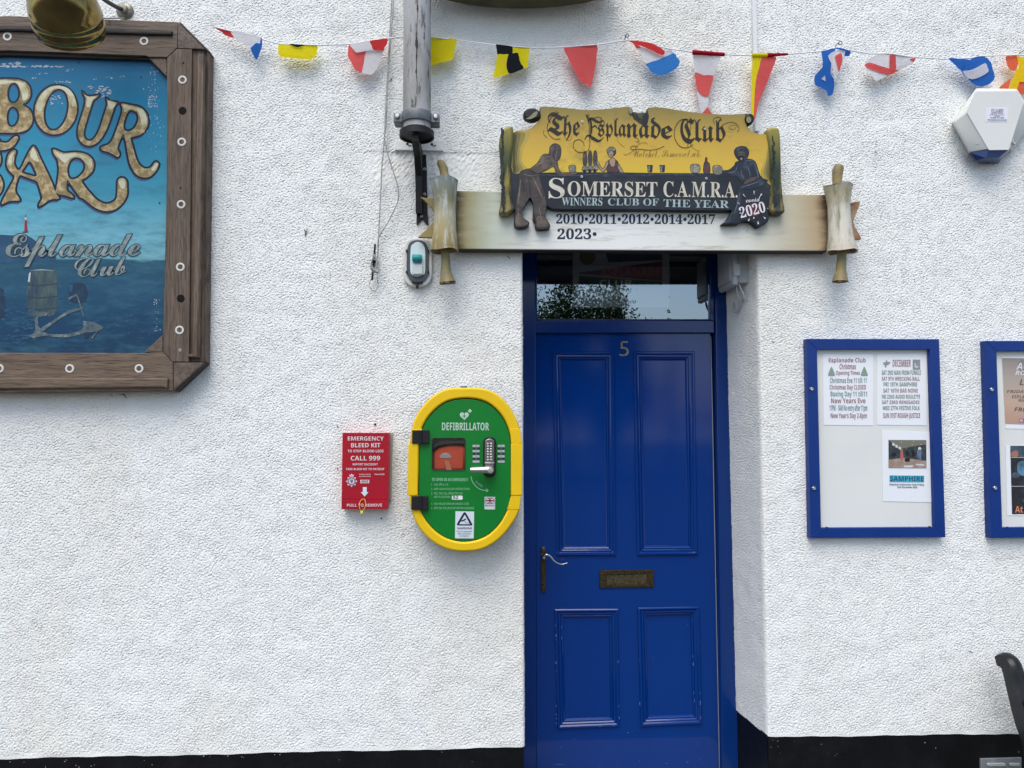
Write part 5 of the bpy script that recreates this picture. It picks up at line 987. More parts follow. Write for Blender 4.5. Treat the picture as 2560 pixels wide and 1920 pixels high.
    def nib(pts, conv=cY):
        q = np.array(crom(conv(*[(a, b) for a, b, w_ in pts]), 5, False)); ws = np.interp(np.linspace(0, len(pts)-1, len(q)), range(len(pts)), [w_ for a, b, w_ in pts])*.2351/2
        d = np.gradient(q, axis=0); d /= np.maximum(np.linalg.norm(d, axis=1), 1e-6)[:, None]; nn = np.stack([-d[:, 1], d[:, 0]], 1)*ws[:, None]
        v = [P(*k, yt) for k in (q+nn)]+[P(*k, yt) for k in (q-nn)]; n_ = len(q); mb.add(v, [(k, k+1, n_+k+1, n_+k) for k in range(n_-1)], 0)
    for st in ([(572, 185, 6), (584, 240, 22), (588, 320, 22), (578, 385, 8)], [(556, 225, 8), (590, 196, 26), (645, 226, 28), (688, 236, 12), (700, 205, 4), (690, 180, 3)], [(515, 420, 4), (552, 375, 16), (605, 405, 34), (662, 434, 26), (700, 415, 9), (722, 390, 3)], [(590, 300, 6), (625, 272, 16), (652, 300, 5)], [(540, 160, 22), (552, 200, 14), (560, 250, 4)]): nib(st)
    ft('spla', (655, 385), (960, 388), 185); ft('nad', (955, 395), (1325, 405), 205); ft('e', (1330, 410), (1450, 412), 190)
    ft('C', (1535, 455), (1690, 455), 240); ft('lub', (1690, 440), (2015, 440), 225)
    def stroke(pts, w_, m, yy, conv=cY):
        q = crom(conv(*pts), 6, False); tube(mb, [P(x, y, yy) for x, y in q], w_*.0016, m, 5)
    for pts, w_ in ((((85, 320), (80, 360), (120, 400)), .45), (((160, 190), (120, 270), (130, 350), (190, 410), (260, 410)), .6), (((212, 110), (225, 180), (235, 230)), .6), (((150, 190), (200, 155), (240, 130)), .6), (((300, 380), (330, 420), (365, 420), (380, 380)), .4), (((560, 140), (566, 300), (570, 480), (540, 545), (460, 555), (400, 510), (405, 440), (460, 420), (505, 450), (510, 490)), .65), (((530, 150), (555, 220)), .8), (((570, 200), (660, 180), (690, 195), (680, 225)), .5), (((1060, 395), (1090, 420), (1095, 445), (1065, 440)), .5),
                     (((1620, 205), (1540, 210), (1480, 290), (1475, 400), (1530, 490), (1610, 505), (1670, 470)), .7), (((1640, 180), (1640, 330), (1610, 500)), .45), (((1900, 250), (1885, 210), (1920, 180), (1965, 190), (1970, 220)), .5), (((1930, 320), (1990, 260), (2060, 235), (2130, 250), (2160, 300), (2140, 340)), .5), (((2140, 270), (2080, 265), (2050, 295), (2100, 310), (2130, 285)), .4), (((860, 390), (880, 450), (940, 500)), .3),
                     (((1190, 470), (1150, 450), (1090, 470), (1030, 540), (960, 580), (930, 570)), .4), (((1080, 500), (1040, 485), (1005, 500), (1020, 525), (1090, 520), (1200, 530), (1290, 520), (1365, 487)), .6), (((1640, 460), (1660, 500), (1720, 540)), .35)): stroke(pts, w_*.9, 0 if w_ > .42 else 1, yt)
    wt = ''.join(chr(0x1D4B6+ord(c)-97) if c not in 'ego' else c for c in 'x')
    text(mb, script('Watchet.'), cY((1035, 605))[0], cY((1305, 605))[0], 21, yt, 1, offset=-.012); text(mb, script('Somerset.uk.'), cY((1340, 602))[0], cY((1758, 600))[0], 20, yt, 1, offset=-.012)
    text(mb, serif('S'), cV((125, 375))[0], cV((282, 375))[0], 50, yt, 2); text(mb, serif('OMERSET'), cV((312, 355))[0], cV((1198, 362))[0], 37, yt, 2); text(mb, serif('C.A.M.R.A.'), cV((1258, 362))[0], cV((1990, 370))[0], 38.5, yt, 2)
    text(mb, serif('WINNERS'), cV((255, 447))[0], cV((655, 450))[0], 19.5, yt, 3); text(mb, serif('CLUB OF'), cV((710, 447))[0], cV((1212, 450))[0], 17.5, yt, 3); text(mb, serif('THE YEAR'), cV((1258, 462))[0], cV((1905, 475))[0], 19, yt, 3)
    S2 = lambda pts, m: shape(mb, [sm(pts, 3)], yt+.0004, 0, m=m)
    c = cI((1120, 985))[0]
    for k in range(7): a = k/7*6.283+.3; shape(mb, [[(c[0]+8*math.cos(a-.35), c[1]+6*math.sin(a-.35)), (c[0]+random.uniform(24, 33)*math.cos(a), c[1]+random.uniform(22, 30)*math.sin(a)), (c[0]+8*math.cos(a+.35), c[1]+6*math.sin(a+.35))]], yt+.00012-.000005*k, 0, m=4)
    shape(mb, [ell(c[0], c[1], 20, 16)], yt+.00006, 0, m=4)
    text(mb, serifit('2020'), cI((1012, 1055))[0], cI((1228, 1000))[0], 26, yt, 5); text(mb, script('covid'), cI((1055, 920))[0], cI((1180, 910))[0], 14.5, yt, 5)
    for a, b in (((1028, 850), (1050, 875)), ((1125, 822), (1123, 850)), ((1190, 848), (1172, 872)), ((980, 925), (1000, 935)), ((1000, 1012), (1022, 1015)), ((1238, 972), (1246, 972)), ((1122, 1060), (1122, 1045)), ((1160, 1108), (1158, 1080)), ((1220, 1060), (1205, 1045)), ((1075, 1080), (1085, 1060))):
        q = cI(a, b); tube(mb, [P(*q[0], yt), P(*q[1], yt)], [.0030, .0008], 5, 6)
    mb.build('lettering', [m_ink, m_thin, m_ivory, m_teal, m_splash, m_wh], BD)
    mb = MB(); yw = yW-.0006
    text(mb, serif('2010•2011•2012•2014•2017'), cV((200, 627))[0], cV((1768, 632))[0], 23, yw, 0, offset=.006); text(mb, serif('2023•'), cV((212, 780))[0], cV((598, 780))[0], 25, yw, 0, offset=.006)
    for pts in (((1785, 570), (1850, 552), (1862, 565), (1800, 585)), ((2045, 690), (2085, 650), (2090, 705), (2070, 690))): stroke(pts, .4, 1, yw, cV)
    mb.build('year_lettering', [m_ny, mat('sketch_mark', (.30, .24, .18), .6)], WB)
    for q in (cV((452, 165))[0], cV((1682, 183))[0], cY((495, 232))[0], cY((1795, 308))[0]):
        mb = MB(); ring(mb, *q, yt, .0050, .0020, .001); mb.build('screw', MATS['screw_steel'], BD)
scroll_sign()

# ------------------------------------------------------------------ defibrillator cabinet
def defib():
    T = thing('defibrillator_cabinet', 'yellow and green oval defibrillator cabinet beside the blue door', 'cabinet', P(1163, 1380, 0))
    yf = -.125; m_yl = mat('cabinet_yellow', (.76, .49, .008), .38, var=((.70, .45, .008), 6, .4, .7)); m_gr = mat('cabinet_green', (.005, .175, .024), .24, spec=.3, var=((.006, .155, .024), 4, .4, .7))
    outer = sm(cL((590, 104), (740, 110), (850, 148), (955, 235), (1035, 360), (1080, 480), (1090, 610), (1090, 850), (1088, 1075), (1075, 1215), (1005, 1345), (895, 1472), (750, 1560), (590, 1584), (430, 1565), (285, 1490), (172, 1370), (102, 1215), (86, 1080), (88, 850), (92, 610), (104, 480), (152, 345), (242, 228), (340, 150), (440, 110)), 4)
    inner = sm(cL((590, 200), (760, 226), (885, 316), (964, 440), (1002, 590), (1003, 840), (1002, 1085), (966, 1215), (882, 1355), (760, 1455), (590, 1498), (420, 1465), (288, 1372), (198, 1242), (163, 1085), (168, 840), (174, 600), (203, 458), (288, 328), (420, 230)), 4)
    mb = MB(); shape(mb, [outer, inner], yf, .125, .0075); BO = mb.build('body', m_yl, T, 50)
    mb = MB(); shape(mb, [outer], yf+.04, .08, .004); mb.build('back_shell', mat('cabinet_dark', (.02, .02, .02), .6), T, 40)
    for q in ([(74, 612), (160, 612), (160, 1076), (68, 1078)], [(1001, 610), (1103, 610), (1102, 1075), (1000, 1078)]): mb = MB(); shape(mb, [cL(*q)], yf-.004, .06, .003); mb.build('side_block', m_yl, T, 40)
    for q in ([(100, 478), (200, 478), (178, 610), (88, 610)], [(992, 474), (1082, 474), (1098, 608), (1002, 608)], [(88, 1080), (164, 1080), (184, 1212), (106, 1212)], [(1002, 1080), (1090, 1080), (1078, 1204), (966, 1204)]): mb = MB(); shape(mb, [cL(*q)], yf-.0016, .05, .002); mb.build('side_step', m_yl, T, 40)
    ci = np.mean(np.array(inner), axis=0); door = [tuple(ci+(np.array(q)-ci)*.985) for q in inner]
    win = rrect(*cL((288, 558))[0], *cL((588, 852))[0], 6)
    mb = MB(); shape(mb, [door, win], yf+.006, .004, .001); DR = mb.build('cabinet_door', m_gr, T, 40)
    mb = MB(); w2 = rrect(*cL((284, 554))[0], *cL((592, 856))[0], 7); shape(mb, [w2, rrect(*cL((293, 563))[0], *cL((583, 847))[0], 5)], yf+.004, .004, .001); WI = mb.build('window_seal', mat('seal_dark', (.02, .045, .025), .5), DR, 40)
    mb = MB(); shape(mb, [win], yf+.010); mb.build('window_pane', pane_mat('acrylic', (.88, .88, .88), 1.0, .04, 1.45), DR)
    # kit bag seen through the window
    B = thing('defibrillator_bag', 'orange red kit bag with black strap seen through the window of the defibrillator cabinet', 'bag', P(*cL((440, 850))[0], -.05))
    mb = MB(); shape(mb, [cL((292, 690), (320, 640), (430, 618), (592, 618), (592, 858), (284, 858))], yf+.020, .05, .012); BG = mb.build('bag_body', mat('bag_orange', (.50, .075, .030), .6, bump=(90, .3), var=((.40, .055, .024), 12, .4, .65)), B, 60)
    mb = MB(); tube(mb, [P(*q, yf+.020) for q in crom(cL((300, 655), (350, 622), (430, 602), (520, 600), (600, 604)), 5, False)], .010, 0, 8); tube(mb, [P(*q, yf+.016) for q in crom(cL((372, 604), (380, 588), (400, 580), (410, 590), (396, 608)), 4, False)], .002, 0, 6); mb.build('strap', mat('strap_black', (.012, .012, .012), .7), BG)
    mb = MB(); shape(mb, [sm(cL((358, 738), (372, 708), (408, 694), (445, 706), (462, 738), (410, 742)), 3)], yf+.0185, .003, .001); mb.build('label_badge', mat('badge_silver', (.35, .34, .33), .4, .4), BG)
    mb = MB(); shape(mb, [cL((400, 760), (440, 765), (470, 850), (420, 850))], yf+.0105, 0); mb.build('sticky_tape', mat('tape_pale_orange', (.42, .16, .09), .3), DR)  # flat pale orange strip just behind the pane
    # hinges, latch
    for a, b, c_, d in (((110, 490), (262, 488), (262, 608), (108, 608)), ((102, 1084), (252, 1084), (252, 1208), (100, 1208))):
        mb = MB(); shape(mb, [cL(a, b, c_, d)], yf-.010, .016, .002); xm = [(q[0]) for q in cL((176, 0), (200, 0))]; p = cL(a, c_); 
        v0, v1 = P(xm[0], p[0][1]+.5, yf-.010), P(xm[1], p[1][1]-.5, yf-.010); tube(mb, [((v0[0]+v1[0])/2, yf-.010, v0[2]), ((v0[0]+v1[0])/2, yf-.010, v1[2])], .0055, 0, 10)
        H_ = mb.build('hinge', mat('hinge_black', (.010, .010, .012), .55), T, 40)
        mb = MB()
        for dx in (22, 128):
            for dy in (20, 96): ring(mb, *cL((a[0]+dx, a[1]+dy))[0], yf-.010, .0034, .0012, .0006)
        mb.build('hinge_screw', mat('screw_black', (.03, .03, .033), .4, .5), H_)
    mb = MB(); bbox(mb, P(*cL((545, 100))[0], -.05), P(*cL((605, 84))[0], -.05)+np.array([0, .04, 0]), .002); mb.build('top_lug', mat('lug_steel', (.4, .39, .37), .4, .8), T, 40)
    # lock
    mb = MB(); shape(mb, [sm(cL((750, 620), (756, 575), (780, 552), (808, 547), (838, 552), (860, 575), (866, 620), (864, 830), (858, 880), (836, 905), (805, 911), (775, 900), (753, 875), (749, 830)), 4)], yf-.006, .014, .003); LK = mb.build('keypad_lock', mat('lock_black', (.010, .010, .011), .45), DR, 50)
    mb = MB(); shape(mb, [sm(cL((764, 620), (770, 580), (808, 563), (846, 580), (850, 620), (848, 830), (842, 872), (806, 890), (770, 872), (764, 830)), 4)], yf-.016, .012, .004); mb.build('lock_body', mat('lock_steel', (.20, .19, .185), .35, .8), LK, 50)
    mb = MB()
    for k in range(7):
        for x in (793, 821): y = 612+k*24; shape(mb, [rrect(*cL((x-11, y-8))[0], *cL((x+11, y+6))[0], 1.4, 3)], yf-.019, .004, .001)
    shape(mb, [cL((764, 776), (850, 776), (850, 790), (764, 790))], yf-.0175, .003, .0008)
    mb.build('key_button', mat('button_steel', (.62, .60, .57), .3, .9), LK, 50)
    mb = MB(); a = P(*cL((820, 845))[0], yf-.03); pts = [P(*q, yf-.034) for q in cL((828, 848), (800, 846), (760, 846), (700, 846), (650, 846), (634, 846))]
    tube(mb, crom([tuple(q) for q in pts], 4, False), list(np.interp(np.linspace(0, 5, 21), range(6), [.012, .0130, .0125, .0108, .0098, .0085])), 0, 16); lathe(mb, P(*cL((814, 846))[0], yf-.012), (0, -1, 0), [(.013, 0), (.013, .02), (.014, .026), (.010, .036), (0, .037)], 0, 20)
    mb.build('turn_handle', mat('handle_satin', (.62, .61, .60), .32, .85), LK, 60)
    # printing
    yt = yf+.0052; mb = MB(); tx = lambda s, a, b, cap, m=0, off=0.0: text(mb, s, cL(a)[0], cL(b)[0], cap*.2773, yt, m, offset=off)
    tx(sans('DEFIBRILLATOR'), (378, 488), (802, 490), 66)
    h = []
    for k in range(40):
        t = 2*math.pi*k/40; h.append((580+41*math.sin(t)**3, 358-38*(13*math.cos(t)-5*math.cos(2*t)-2*math.cos(3*t)-math.cos(4*t))/15))
    shape(mb, [cL(*h), cL((585, 338), (566, 366), (579, 366), (572, 388), (594, 356), (581, 356))], yt, 0)
    shape(mb, [cL((624, 298), (636, 298), (636, 309), (647, 309), (647, 321), (636, 321), (636, 332), (624, 332), (624, 321), (613, 321), (613, 309), (624, 309))], yt, 0)
    td = lambda s, a, b, cap, off=-.0: text(mb, s, cDt(a)[0], cDt(b)[0], cap*.10246, yt, 1, offset=off)
    td(sans('TO OPEN IN AN EMERGENCY:'), (190, 218), (1082, 222), 70)
    for n_, s, y, xe in (('1.', 'CALL 999 or 112', 330, 590), ('2.', 'KEEP CALM & FOLLOW INSTRUCTIONS', 440, 1112), ('3.', 'TELL THE CALL OPERATOR YOU', 548, 942), ('', 'ARE AT LOCATION:', 632, 640), ('4.', 'YOU WILL BE GIVEN AN UNLOCK CODE', 800, 1095), ('5.', 'STAY ON THE LINE FOR FURTHER GUIDANCE', 906, 1222)):
        if n_: td(n_, (178, y), (208, y), 52)
        td(s, (242, y), (xe, y), 52)
    arc = crom(cDt((1145, 105), (1180, 230), (1270, 350), (1390, 430), (1545, 455)), 6, False)
    for (a, b) in zip(arc[:-1], arc[1:]):
        d = np.array(b)-np.array(a); d = d/np.linalg.norm(d); nn = np.array([d[1], -d[0]])*.95; shape(mb, [[tuple(np.array(a)+nn), tuple(np.array(b)+nn), tuple(np.array(b)-nn), tuple(np.array(a)-nn)]], yt, 0, m=1)
    shape(mb, [cDt((1510, 415), (1530, 408), (1578, 455), (1528, 494), (1508, 485), (1545, 455))], yt-.0002, 0, m=1)
    text(mb, 'TO OPEN', cDt((1240, 255))[0], cDt((1405, 375))[0], 5.6, yt, 1)
    for k in range(7):
        y = 620+k*23.4; m = 2 if k % 2 == 0 else 3
        shape(mb, [cL((655, y), (712, y), (720, y+10), (712, y+21), (655, y+21))], yt, 0, m=m); shape(mb, [cL((878, y+10), (886, y), (943, y), (943, y+21), (886, y+21))], yt, 0, m=m)
        text(mb, sans('1234567'[k]), cL((684, y+17))[0], cL((690, y+17))[0], 3.5, yt-.0004, 3 if m == 2 else 2); text(mb, sans('67890ZC'[k]), cL((908, y+17))[0], cL((915, y+17))[0], 3.5, yt-.0004, 3 if m == 2 else 2)
    mb.build('printing', [mat('print_pale_green', (.42, .55, .45), .5), mat('print_green_white', (.24, .46, .30), .5), mat('tag_grey', (.36, .42, .40), .5), mat('tag_dark', (.010, .035, .025), .5)], DR)
    mb = MB(); shape(mb, [rrect(*cDt((680, 578))[0], *cDt((942, 676))[0], 2.6)], yt, .0005, 0); text(mb, sansit('52'), cDt((705, 658))[0], cDt((838, 658))[0], 7.6, yt-.0006, 1)
    mb.build('location_label', [mat('label_white', (.68, .74, .70), .5), mat('marker_ink', (.012, .03, .045), .5)], DR)
    mb = MB(); y = yt-.0002; shape(mb, [cDt((1480, 605), (1736, 608), (1732, 916), (1476, 912))], y, .0004); 
    x0, y0, x1, y1 = 1496, 626, 1718, 772; y -= .0006; fx = lambda u, v: (x0+(x1-x0)*u, y0+(y1-y0)*v)
    shape(mb, [cDt(fx(0, 0), fx(1, 0), fx(1, 1), fx(0, 1))], y, 0, m=1)
    def bandq(a, b, w_, m, yy): 
        A, B_ = np.array(cDt(fx(*a))[0]), np.array(cDt(fx(*b))[0]); d = (B_-A)/np.linalg.norm(B_-A); nn = np.array([d[1], -d[0]])*w_; shape(mb, [[tuple(A+nn), tuple(B_+nn), tuple(B_-nn), tuple(A-nn)]], yy, 0, m=m)
    bandq((.05, .07), (.95, .93), 1.5, 0, y-.0003); bandq((.05, .93), (.95, .07), 1.5, 0, y-.0003); bandq((0, .5), (1, .5), 2.6, 0, y-.0006); bandq((.5, 0), (.5, 1), 2.6, 0, y-.0006); bandq((0, .5), (1, .5), 1.5, 2, y-.0009); bandq((.5, 0), (.5, 1), 1.5, 2, y-.0009)
    text(mb, sans('MADE IN THE UK'), cDt((1495, 835))[0], cDt((1718, 837))[0], 3.4, y, 1)
    mb.build('flag_label', [mat('label_grey_white', (.55, .58, .58), .5), mat('label_navy', (.015, .02, .06), .5), mat('label_red', (.28, .02, .04), .5)], DR)
    mb = MB(); y = yt-.0004; shape(mb, [cDt((768, 958), (1224, 965), (1212, 1620), (756, 1618))], y, .0006); y -= .0005
    shape(mb, [sm(cDt((995, 985), (1030, 1010), (1170, 1255), (1176, 1290), (1145, 1305), (990, 1305), (835, 1302), (808, 1290), (812, 1255), (955, 1010)), 3), cDt((995, 1040), (1125, 1275), (858, 1272))], y, 0, m=1)
    shape(mb, [cDt((900, 1190), (1015, 1132), (1032, 1160), (925, 1218))], y-.0001, 0, m=1); shape(mb, [cDt((985, 1190), (995, 1186), (1020, 1238), (1095, 1238), (1095, 1212), (1103, 1212), (1103, 1262), (1095, 1262), (1095, 1246), (1014, 1246))], y-.0001, 0, m=1)
    for s, yy, a, b, c_ in ((sans('WARNING'), 1398, 808, 1172, 48), (sans('CCTV in operation'), 1466, 800, 1168, 34), (sans('24hr recording'), 1522, 830, 1132, 34), (sans('in progress'), 1576, 866, 1096, 34)): text(mb, s, cDt((a, yy))[0], cDt((b, yy))[0], c_*.10246, y, 1 if s == sans('WARNING') else 2)
    mb.build('cctv_label', [mat('label_pale_blue', (.58, .64, .68), .5), mat('label_ink', (.010, .02, .04), .5), mat('label_soft_ink', (.09, .12, .16), .5)], DR)
defib()

# ------------------------------------------------------------------ bleed kit box
def bleed():
    T = thing('bleed_kit_box', 'small red emergency bleed kit box left of the yellow defibrillator cabinet', 'box', P(912, 1275, 0))
    y = -.055; m_r = mat('box_red', (.36, .008, .022), .33, var=((.32, .008, .02), 5, .4, .7))
    mb = MB(); shape(mb, [cK((166, 268), (910, 270), (896, 1335), (152, 1335))], y, .055, .002); mb.build('box_body', m_r, T, 40)
    mb = MB(); shape(mb, [cK((151, 1337), (896, 1337), (881, 1487), (150, 1487))], y-.001, .056, .002); mb.build('pull_flap', m_r, T, 40)
    mb = MB(); shape(mb, [cK((895, 262), (962, 262), (940, 1340), (880, 1340))], -.014, .016, .002); mb.build('back_plate', mat('plate_beige', (.42, .33, .27), .6), T, 40)
    mb = MB(); yt = y-.0016; t = lambda s, a, b, cap, m=0: text(mb, s, cK(a)[0], cK(b)[0], cap*.1567, yt, m)
    t(sans('EMERGENCY'), (252, 390), (826, 392), 62); t(sans('BLEED KIT'), (305, 500), (772, 498), 64); t(sans('TO STOP BLOOD LOSS'), (250, 580), (822, 580), 40); t(sans('CALL 999'), (300, 710), (768, 708), 70); t(sans('REPORT INCIDENT'), (332, 788), (732, 788), 32); t(sans('TAKE BLEED KIT TO PATIENT'), (222, 864), (836, 864), 33); t(sans('PULL TO REMOVE'), (238, 1446), (798, 1444), 44)
    t(sans('Saving Lives in'), (434, 938), (618, 938), 18); t(sans('the Community'), (432, 972), (618, 970), 18); t(sans('HeartSafe'), (684, 942), (838, 942), 24)
    shape(mb, [cK((492, 1134), (553, 1134), (554, 1215), (583, 1215), (520, 1284), (458, 1215), (491, 1215))], yt, 0, m=1)
    c = (313, 1042); st = []
    for k in range(16): a = R_(k*22.5-90); r = 92 if k % 2 == 0 else 66; st.append((c[0]+r*math.cos(a), c[1]+r*math.sin(a)))
    shape(mb, [cK(*st)], yt, 0); shape(mb, [cK((280, 965), (276, 935), (300, 940), (313, 916), (326, 940), (350, 935), (345, 965))], yt, 0)
    q = cK(c)[0]; shape(mb, [ell(q[0], q[1], 10.5, 10.2)], yt-.0004, 0, m=2); shape(mb, [ell(q[0], q[1], 7.2, 7)], yt-.0007, 0, m=0); shape(mb, [cK((290, 1012), (336, 1012), (334, 1050), (313, 1074), (292, 1050))], yt-.0010, 0, m=2)
    shape(mb, [cK((452, 1018), (594, 1018), (592, 1074), (452, 1074))], yt, 0); text(mb, sansit('NHS'), cK((465, 1066))[0], cK((582, 1066))[0], 6.5, yt-.0004, 3)
    mb.build('printing', [mat('print_pink_white', (.66, .56, .57), .5), mat('print_pale_blue', (.60, .66, .72), .5), mat('crest_blue_grey', (.18, .14, .22), .5), mat('print_dark_red', (.20, .01, .03), .5)], T)
    mb = MB(); tube(mb, crom([P(*k, d) for k, d in zip(cK((520, 1328), (470, 1336), (435, 1400), (440, 1470), (470, 1518), (510, 1490), (535, 1420), (530, 1360)), (y-.004, y-.008, y-.012, y-.012, y-.010, y-.012, y-.012, y-.008))], 5, True), .0010, 0, 6, False)
    p = P(*cK((475, 1534))[0], y-.01); bbox(mb, p+np.array([-.005, -.003, -.005]), p+np.array([.005, .003, .005]), .0012)
    mb.build('seal_tag', mat('seal_yellow', (.75, .62, .06), .4), T)
bleed()
mb = MB()
for k, (q, r) in enumerate(((cK((688, 133))[0], 2.6), (cK((90, 168))[0], 1.6), (cK((787, 1636))[0], 2.0), (cK((88, 835))[0], 1.4))): shape(mb, [ell(q[0], q[1], r, r, 12)], -.004, .01)
Hp(mb, 'drill_hole', m_blk)
mb = MB()   # scratches, cobwebs and grit on the roughcast
for st in (((760, 572, 1), (764, 582, 3), (762, 592, 1)), ((766, 570, .8), (767, 580, 1.4), (765, 586, .6)), ((975, 195, .6), (980, 200, 1.6), (972, 206, .8)), ((984, 190, .5), (976, 200, 1.2), (970, 204, .6)), ((303, 985, .6), (312, 990, 2), (318, 996, .7)), ((296, 987, .5), (306, 986, 1.6), (315, 984, .6)), ((275, 986, .5), (279, 990, 1.3), (281, 994, .4)), ((1268, 640, .5), (1272, 643, 2), (1275, 648, .8)), ((1105, 660, .6), (1112, 664, 1.6), (1116, 670, .8)), ((2420, 1627, .6), (2428, 1630, 2), (2434, 1632, .6)), ((2186, 376, .5), (2190, 381, 1.4), (2194, 384, .5)), ((1930, 852, .6), (1933, 855, 2.4), (1936, 857, .6))):
    brush(mb, list(st), -.0042)
Hp(mb, 'wall_mark', mat('grit', (.07, .065, .06), .9))

# ------------------------------------------------------------------ notice boards
m_fb = mat('board_blue_paint', (.004, .029, .170), .34, var=((.005, .035, .19), 5, .4, .7)); m_back = mat('board_backing', (.71, .72, .68), .6, var=((.66, .675, .64), 3, .4, .7))
m_pane = pane_mat('board_acrylic', (.985, .99, .99), 1.0, .03, 1.38)
m_paper = mat('paper', (.78, .80, .82), .7)
def notice_board(lab, quad, side, inner, locks, clips, dxr=0):
    T = thing('notice_board', lab, 'notice board', P(*quad[3], 0), 'glazed blue notice boards')
    y = -.034
    names = ('rail', 'stile', 'rail', 'stile')
    for k in range(4):
        a, b, c_, d = quad[k], quad[(k+1) % 4], inner[(k+1) % 4], inner[k]
        mb = MB(); shape(mb, [[a, b, c_, d]], y, .034, .0015); mb.build(names[k], m_fb, T, 30)
    mb = MB(); shape(mb, [[(a+(q-a)*1.0) if False else q for q in inner]], -.012, .010, m=0); mb.build('backing', m_back, T)
    mb = MB(); shape(mb, [inner], -.024); mb.build('pane', m_pane, T)
    for q in locks: 
        mb = MB(); p = P(*q, y); lathe(mb, p, (0, -1, 0), [(.0085, 0), (.0085, .003), (.0055, .006), (.004, .0035), (0, .003)], 0, 18); tube(mb, [p+np.array([-.011, -.002, .003]), p+np.array([-.004, -.003, .001])], .0035, 0, 8); mb.build('lock_screw', mat('lock_chrome', (.6, .6, .6), .25, .95), T, 50)
    mb = MB()
    for q in clips: shape(mb, [ell(q[0], q[1], 3.2, 2.0, 10)], y-.0006, .003, .0005)
    mb.build('clip', mat('clip_dark', (.01, .012, .03), .5), T)
    return T
notice_board('large blue framed notice board right of the door with three white posters', cM((110, 80), (1090, 82), (1137, 1550), (138, 1557)), 9, cM((185, 158), (1022, 158), (1060, 1476), (215, 1481)), cM((146, 452), (162, 1187)), cM((258, 1478), (1020, 1473)))
notice_board('blue framed notice board cut off by the right edge of the photo', [cN((190, 95))[0], (2796, 852), (2812, 1341), cN((228, 1556))[0]], 9, [cN((270, 170))[0], (2770, 877), (2784, 1316), cN((313, 1478))[0]], cN((233, 456), (258, 1185)), cN((352, 1477)))
def poster(lab, quad, build):
    y = -.0135; c = np.mean(np.array(quad), axis=0); T = thing('poster', lab, 'poster', P(c[0], max(q[1] for q in quad), y), 'posters in the notice boards')
    mb = MB(); shape(mb, [quad], y, .0008); mb.build('paper', m_paper, T); build(T, y-.0012)
m_tr = mat('faded_maroon', (.30, .15, .18), .7); m_tg = mat('faded_teal', (.17, .26, .28), .7); m_tdg = mat('faded_green', (.17, .24, .21), .7); m_tree = mat('faded_tree', (.20, .30, .23), .7); m_gy = mat('faded_grey', (.24, .26, .26), .7)
def p_xmas(T, y):
    mb = MB(); t = lambda s, a, b, cap, m: text(mb, sans(s), cPp(a)[0], cPp(b)[0], cap*.16275, y, m)
    t('Esplanade Club', (442, 280), (1010, 280), 62, 0); t('Christmas', (608, 386), (858, 386), 78, 0); t('Opening Times', (552, 474), (920, 474), 60, 0); t('Christmas Eve 11 till 11', (460, 598), (1022, 598), 76, 1); t('Christmas Day CLOSED', (455, 698), (1014, 698), 68, 0); t('Boxing Day 11 till11', (470, 804), (1030, 804), 74, 1); t('New Years Eve', (478, 910), (1006, 908), 74, 0); t('11PM - 1AM No entry after 11pm', (452, 1024), (1034, 1026), 86, 1); t("New Year's Day 2-8pm", (472, 1138), (1028, 1138), 74, 0)
    for cx in (484, 988):
        pts = [(cx, 345), (cx+20, 375), (cx+14, 378), (cx+34, 405), (cx+24, 410), (cx+48, 440), (cx+36, 446), (cx+58, 470), (cx+44, 490), (cx-44, 490), (cx-56, 465), (cx-36, 446), (cx-48, 438), (cx-24, 410), (cx-34, 403), (cx-14, 378), (cx-20, 375)]; shape(mb, [cPp(*pts)], y, 0, m=2)
    mb.build('printing', [m_tr, m_tg, m_tree], T)
poster('white poster of Christmas opening times, upper left in the whole blue notice board', cM((228, 192), (600, 192), (600, 722), (234, 718)), p_xmas)
def p_dec(T, y):
    mb = MB(); t = lambda s, a, b, cap, m: text(mb, sans(s), cPp(a)[0], cPp(b)[0], cap*.16275, y, m)
    t('DECEMBER', (1424, 348), (1702, 350), 104, 0)
    for s, yy, a, b, c_, m in (('SAT 2ND MAN FROM FUNKLE', 474, 1258, 1856, 68, 1), ('SAT 9TH WRECKING BALL', 562, 1258, 1840, 58, 2), ('FRI 15TH SAMPHIRE', 650, 1284, 1800, 60, 1), ('SAT 16TH BAR NONE', 746, 1280, 1810, 60, 2), ('FRI 22ND AUDIO ROULETTE', 838, 1258, 1842, 58, 1), ('SAT 23RD RENEGADES', 920, 1260, 1836, 52, 2), ('WED 27TH FESTIVE FOLK', 1014, 1272, 1840, 60, 1), ('SUN 31ST ROUGH JUSTICE', 1134, 1278, 1846, 72, 0)): t(s, (a, yy), (b, yy), c_, m)
    shape(mb, [cPp((1330, 240), (1345, 275), (1395, 275), (1370, 305), (1362, 320), (1335, 325), (1322, 362), (1300, 350), (1312, 318), (1278, 322), (1290, 300), (1270, 286), (1312, 280))], y, 0, m=3)
    shape(mb, [cPp((1732, 240), (1846, 240), (1846, 392), (1732, 392))], y, 0, m=3); shape(mb, [sm(cPp((1758, 320), (1770, 292), (1784, 300), (1780, 330), (1810, 335), (1822, 350), (1800, 368), (1765, 362)), 3)], y-.0004, 0, m=4)
    mb.build('printing', [m_tr, m_tdg, mat('faded_mauve', (.28, .20, .24), .7), m_gy, mat('faded_pale', (.5, .52, .52), .7)], T)
poster('white poster listing December bands, upper right in the whole blue notice board', cM((630, 192), (992, 188), (998, 722), (630, 717)), p_dec)
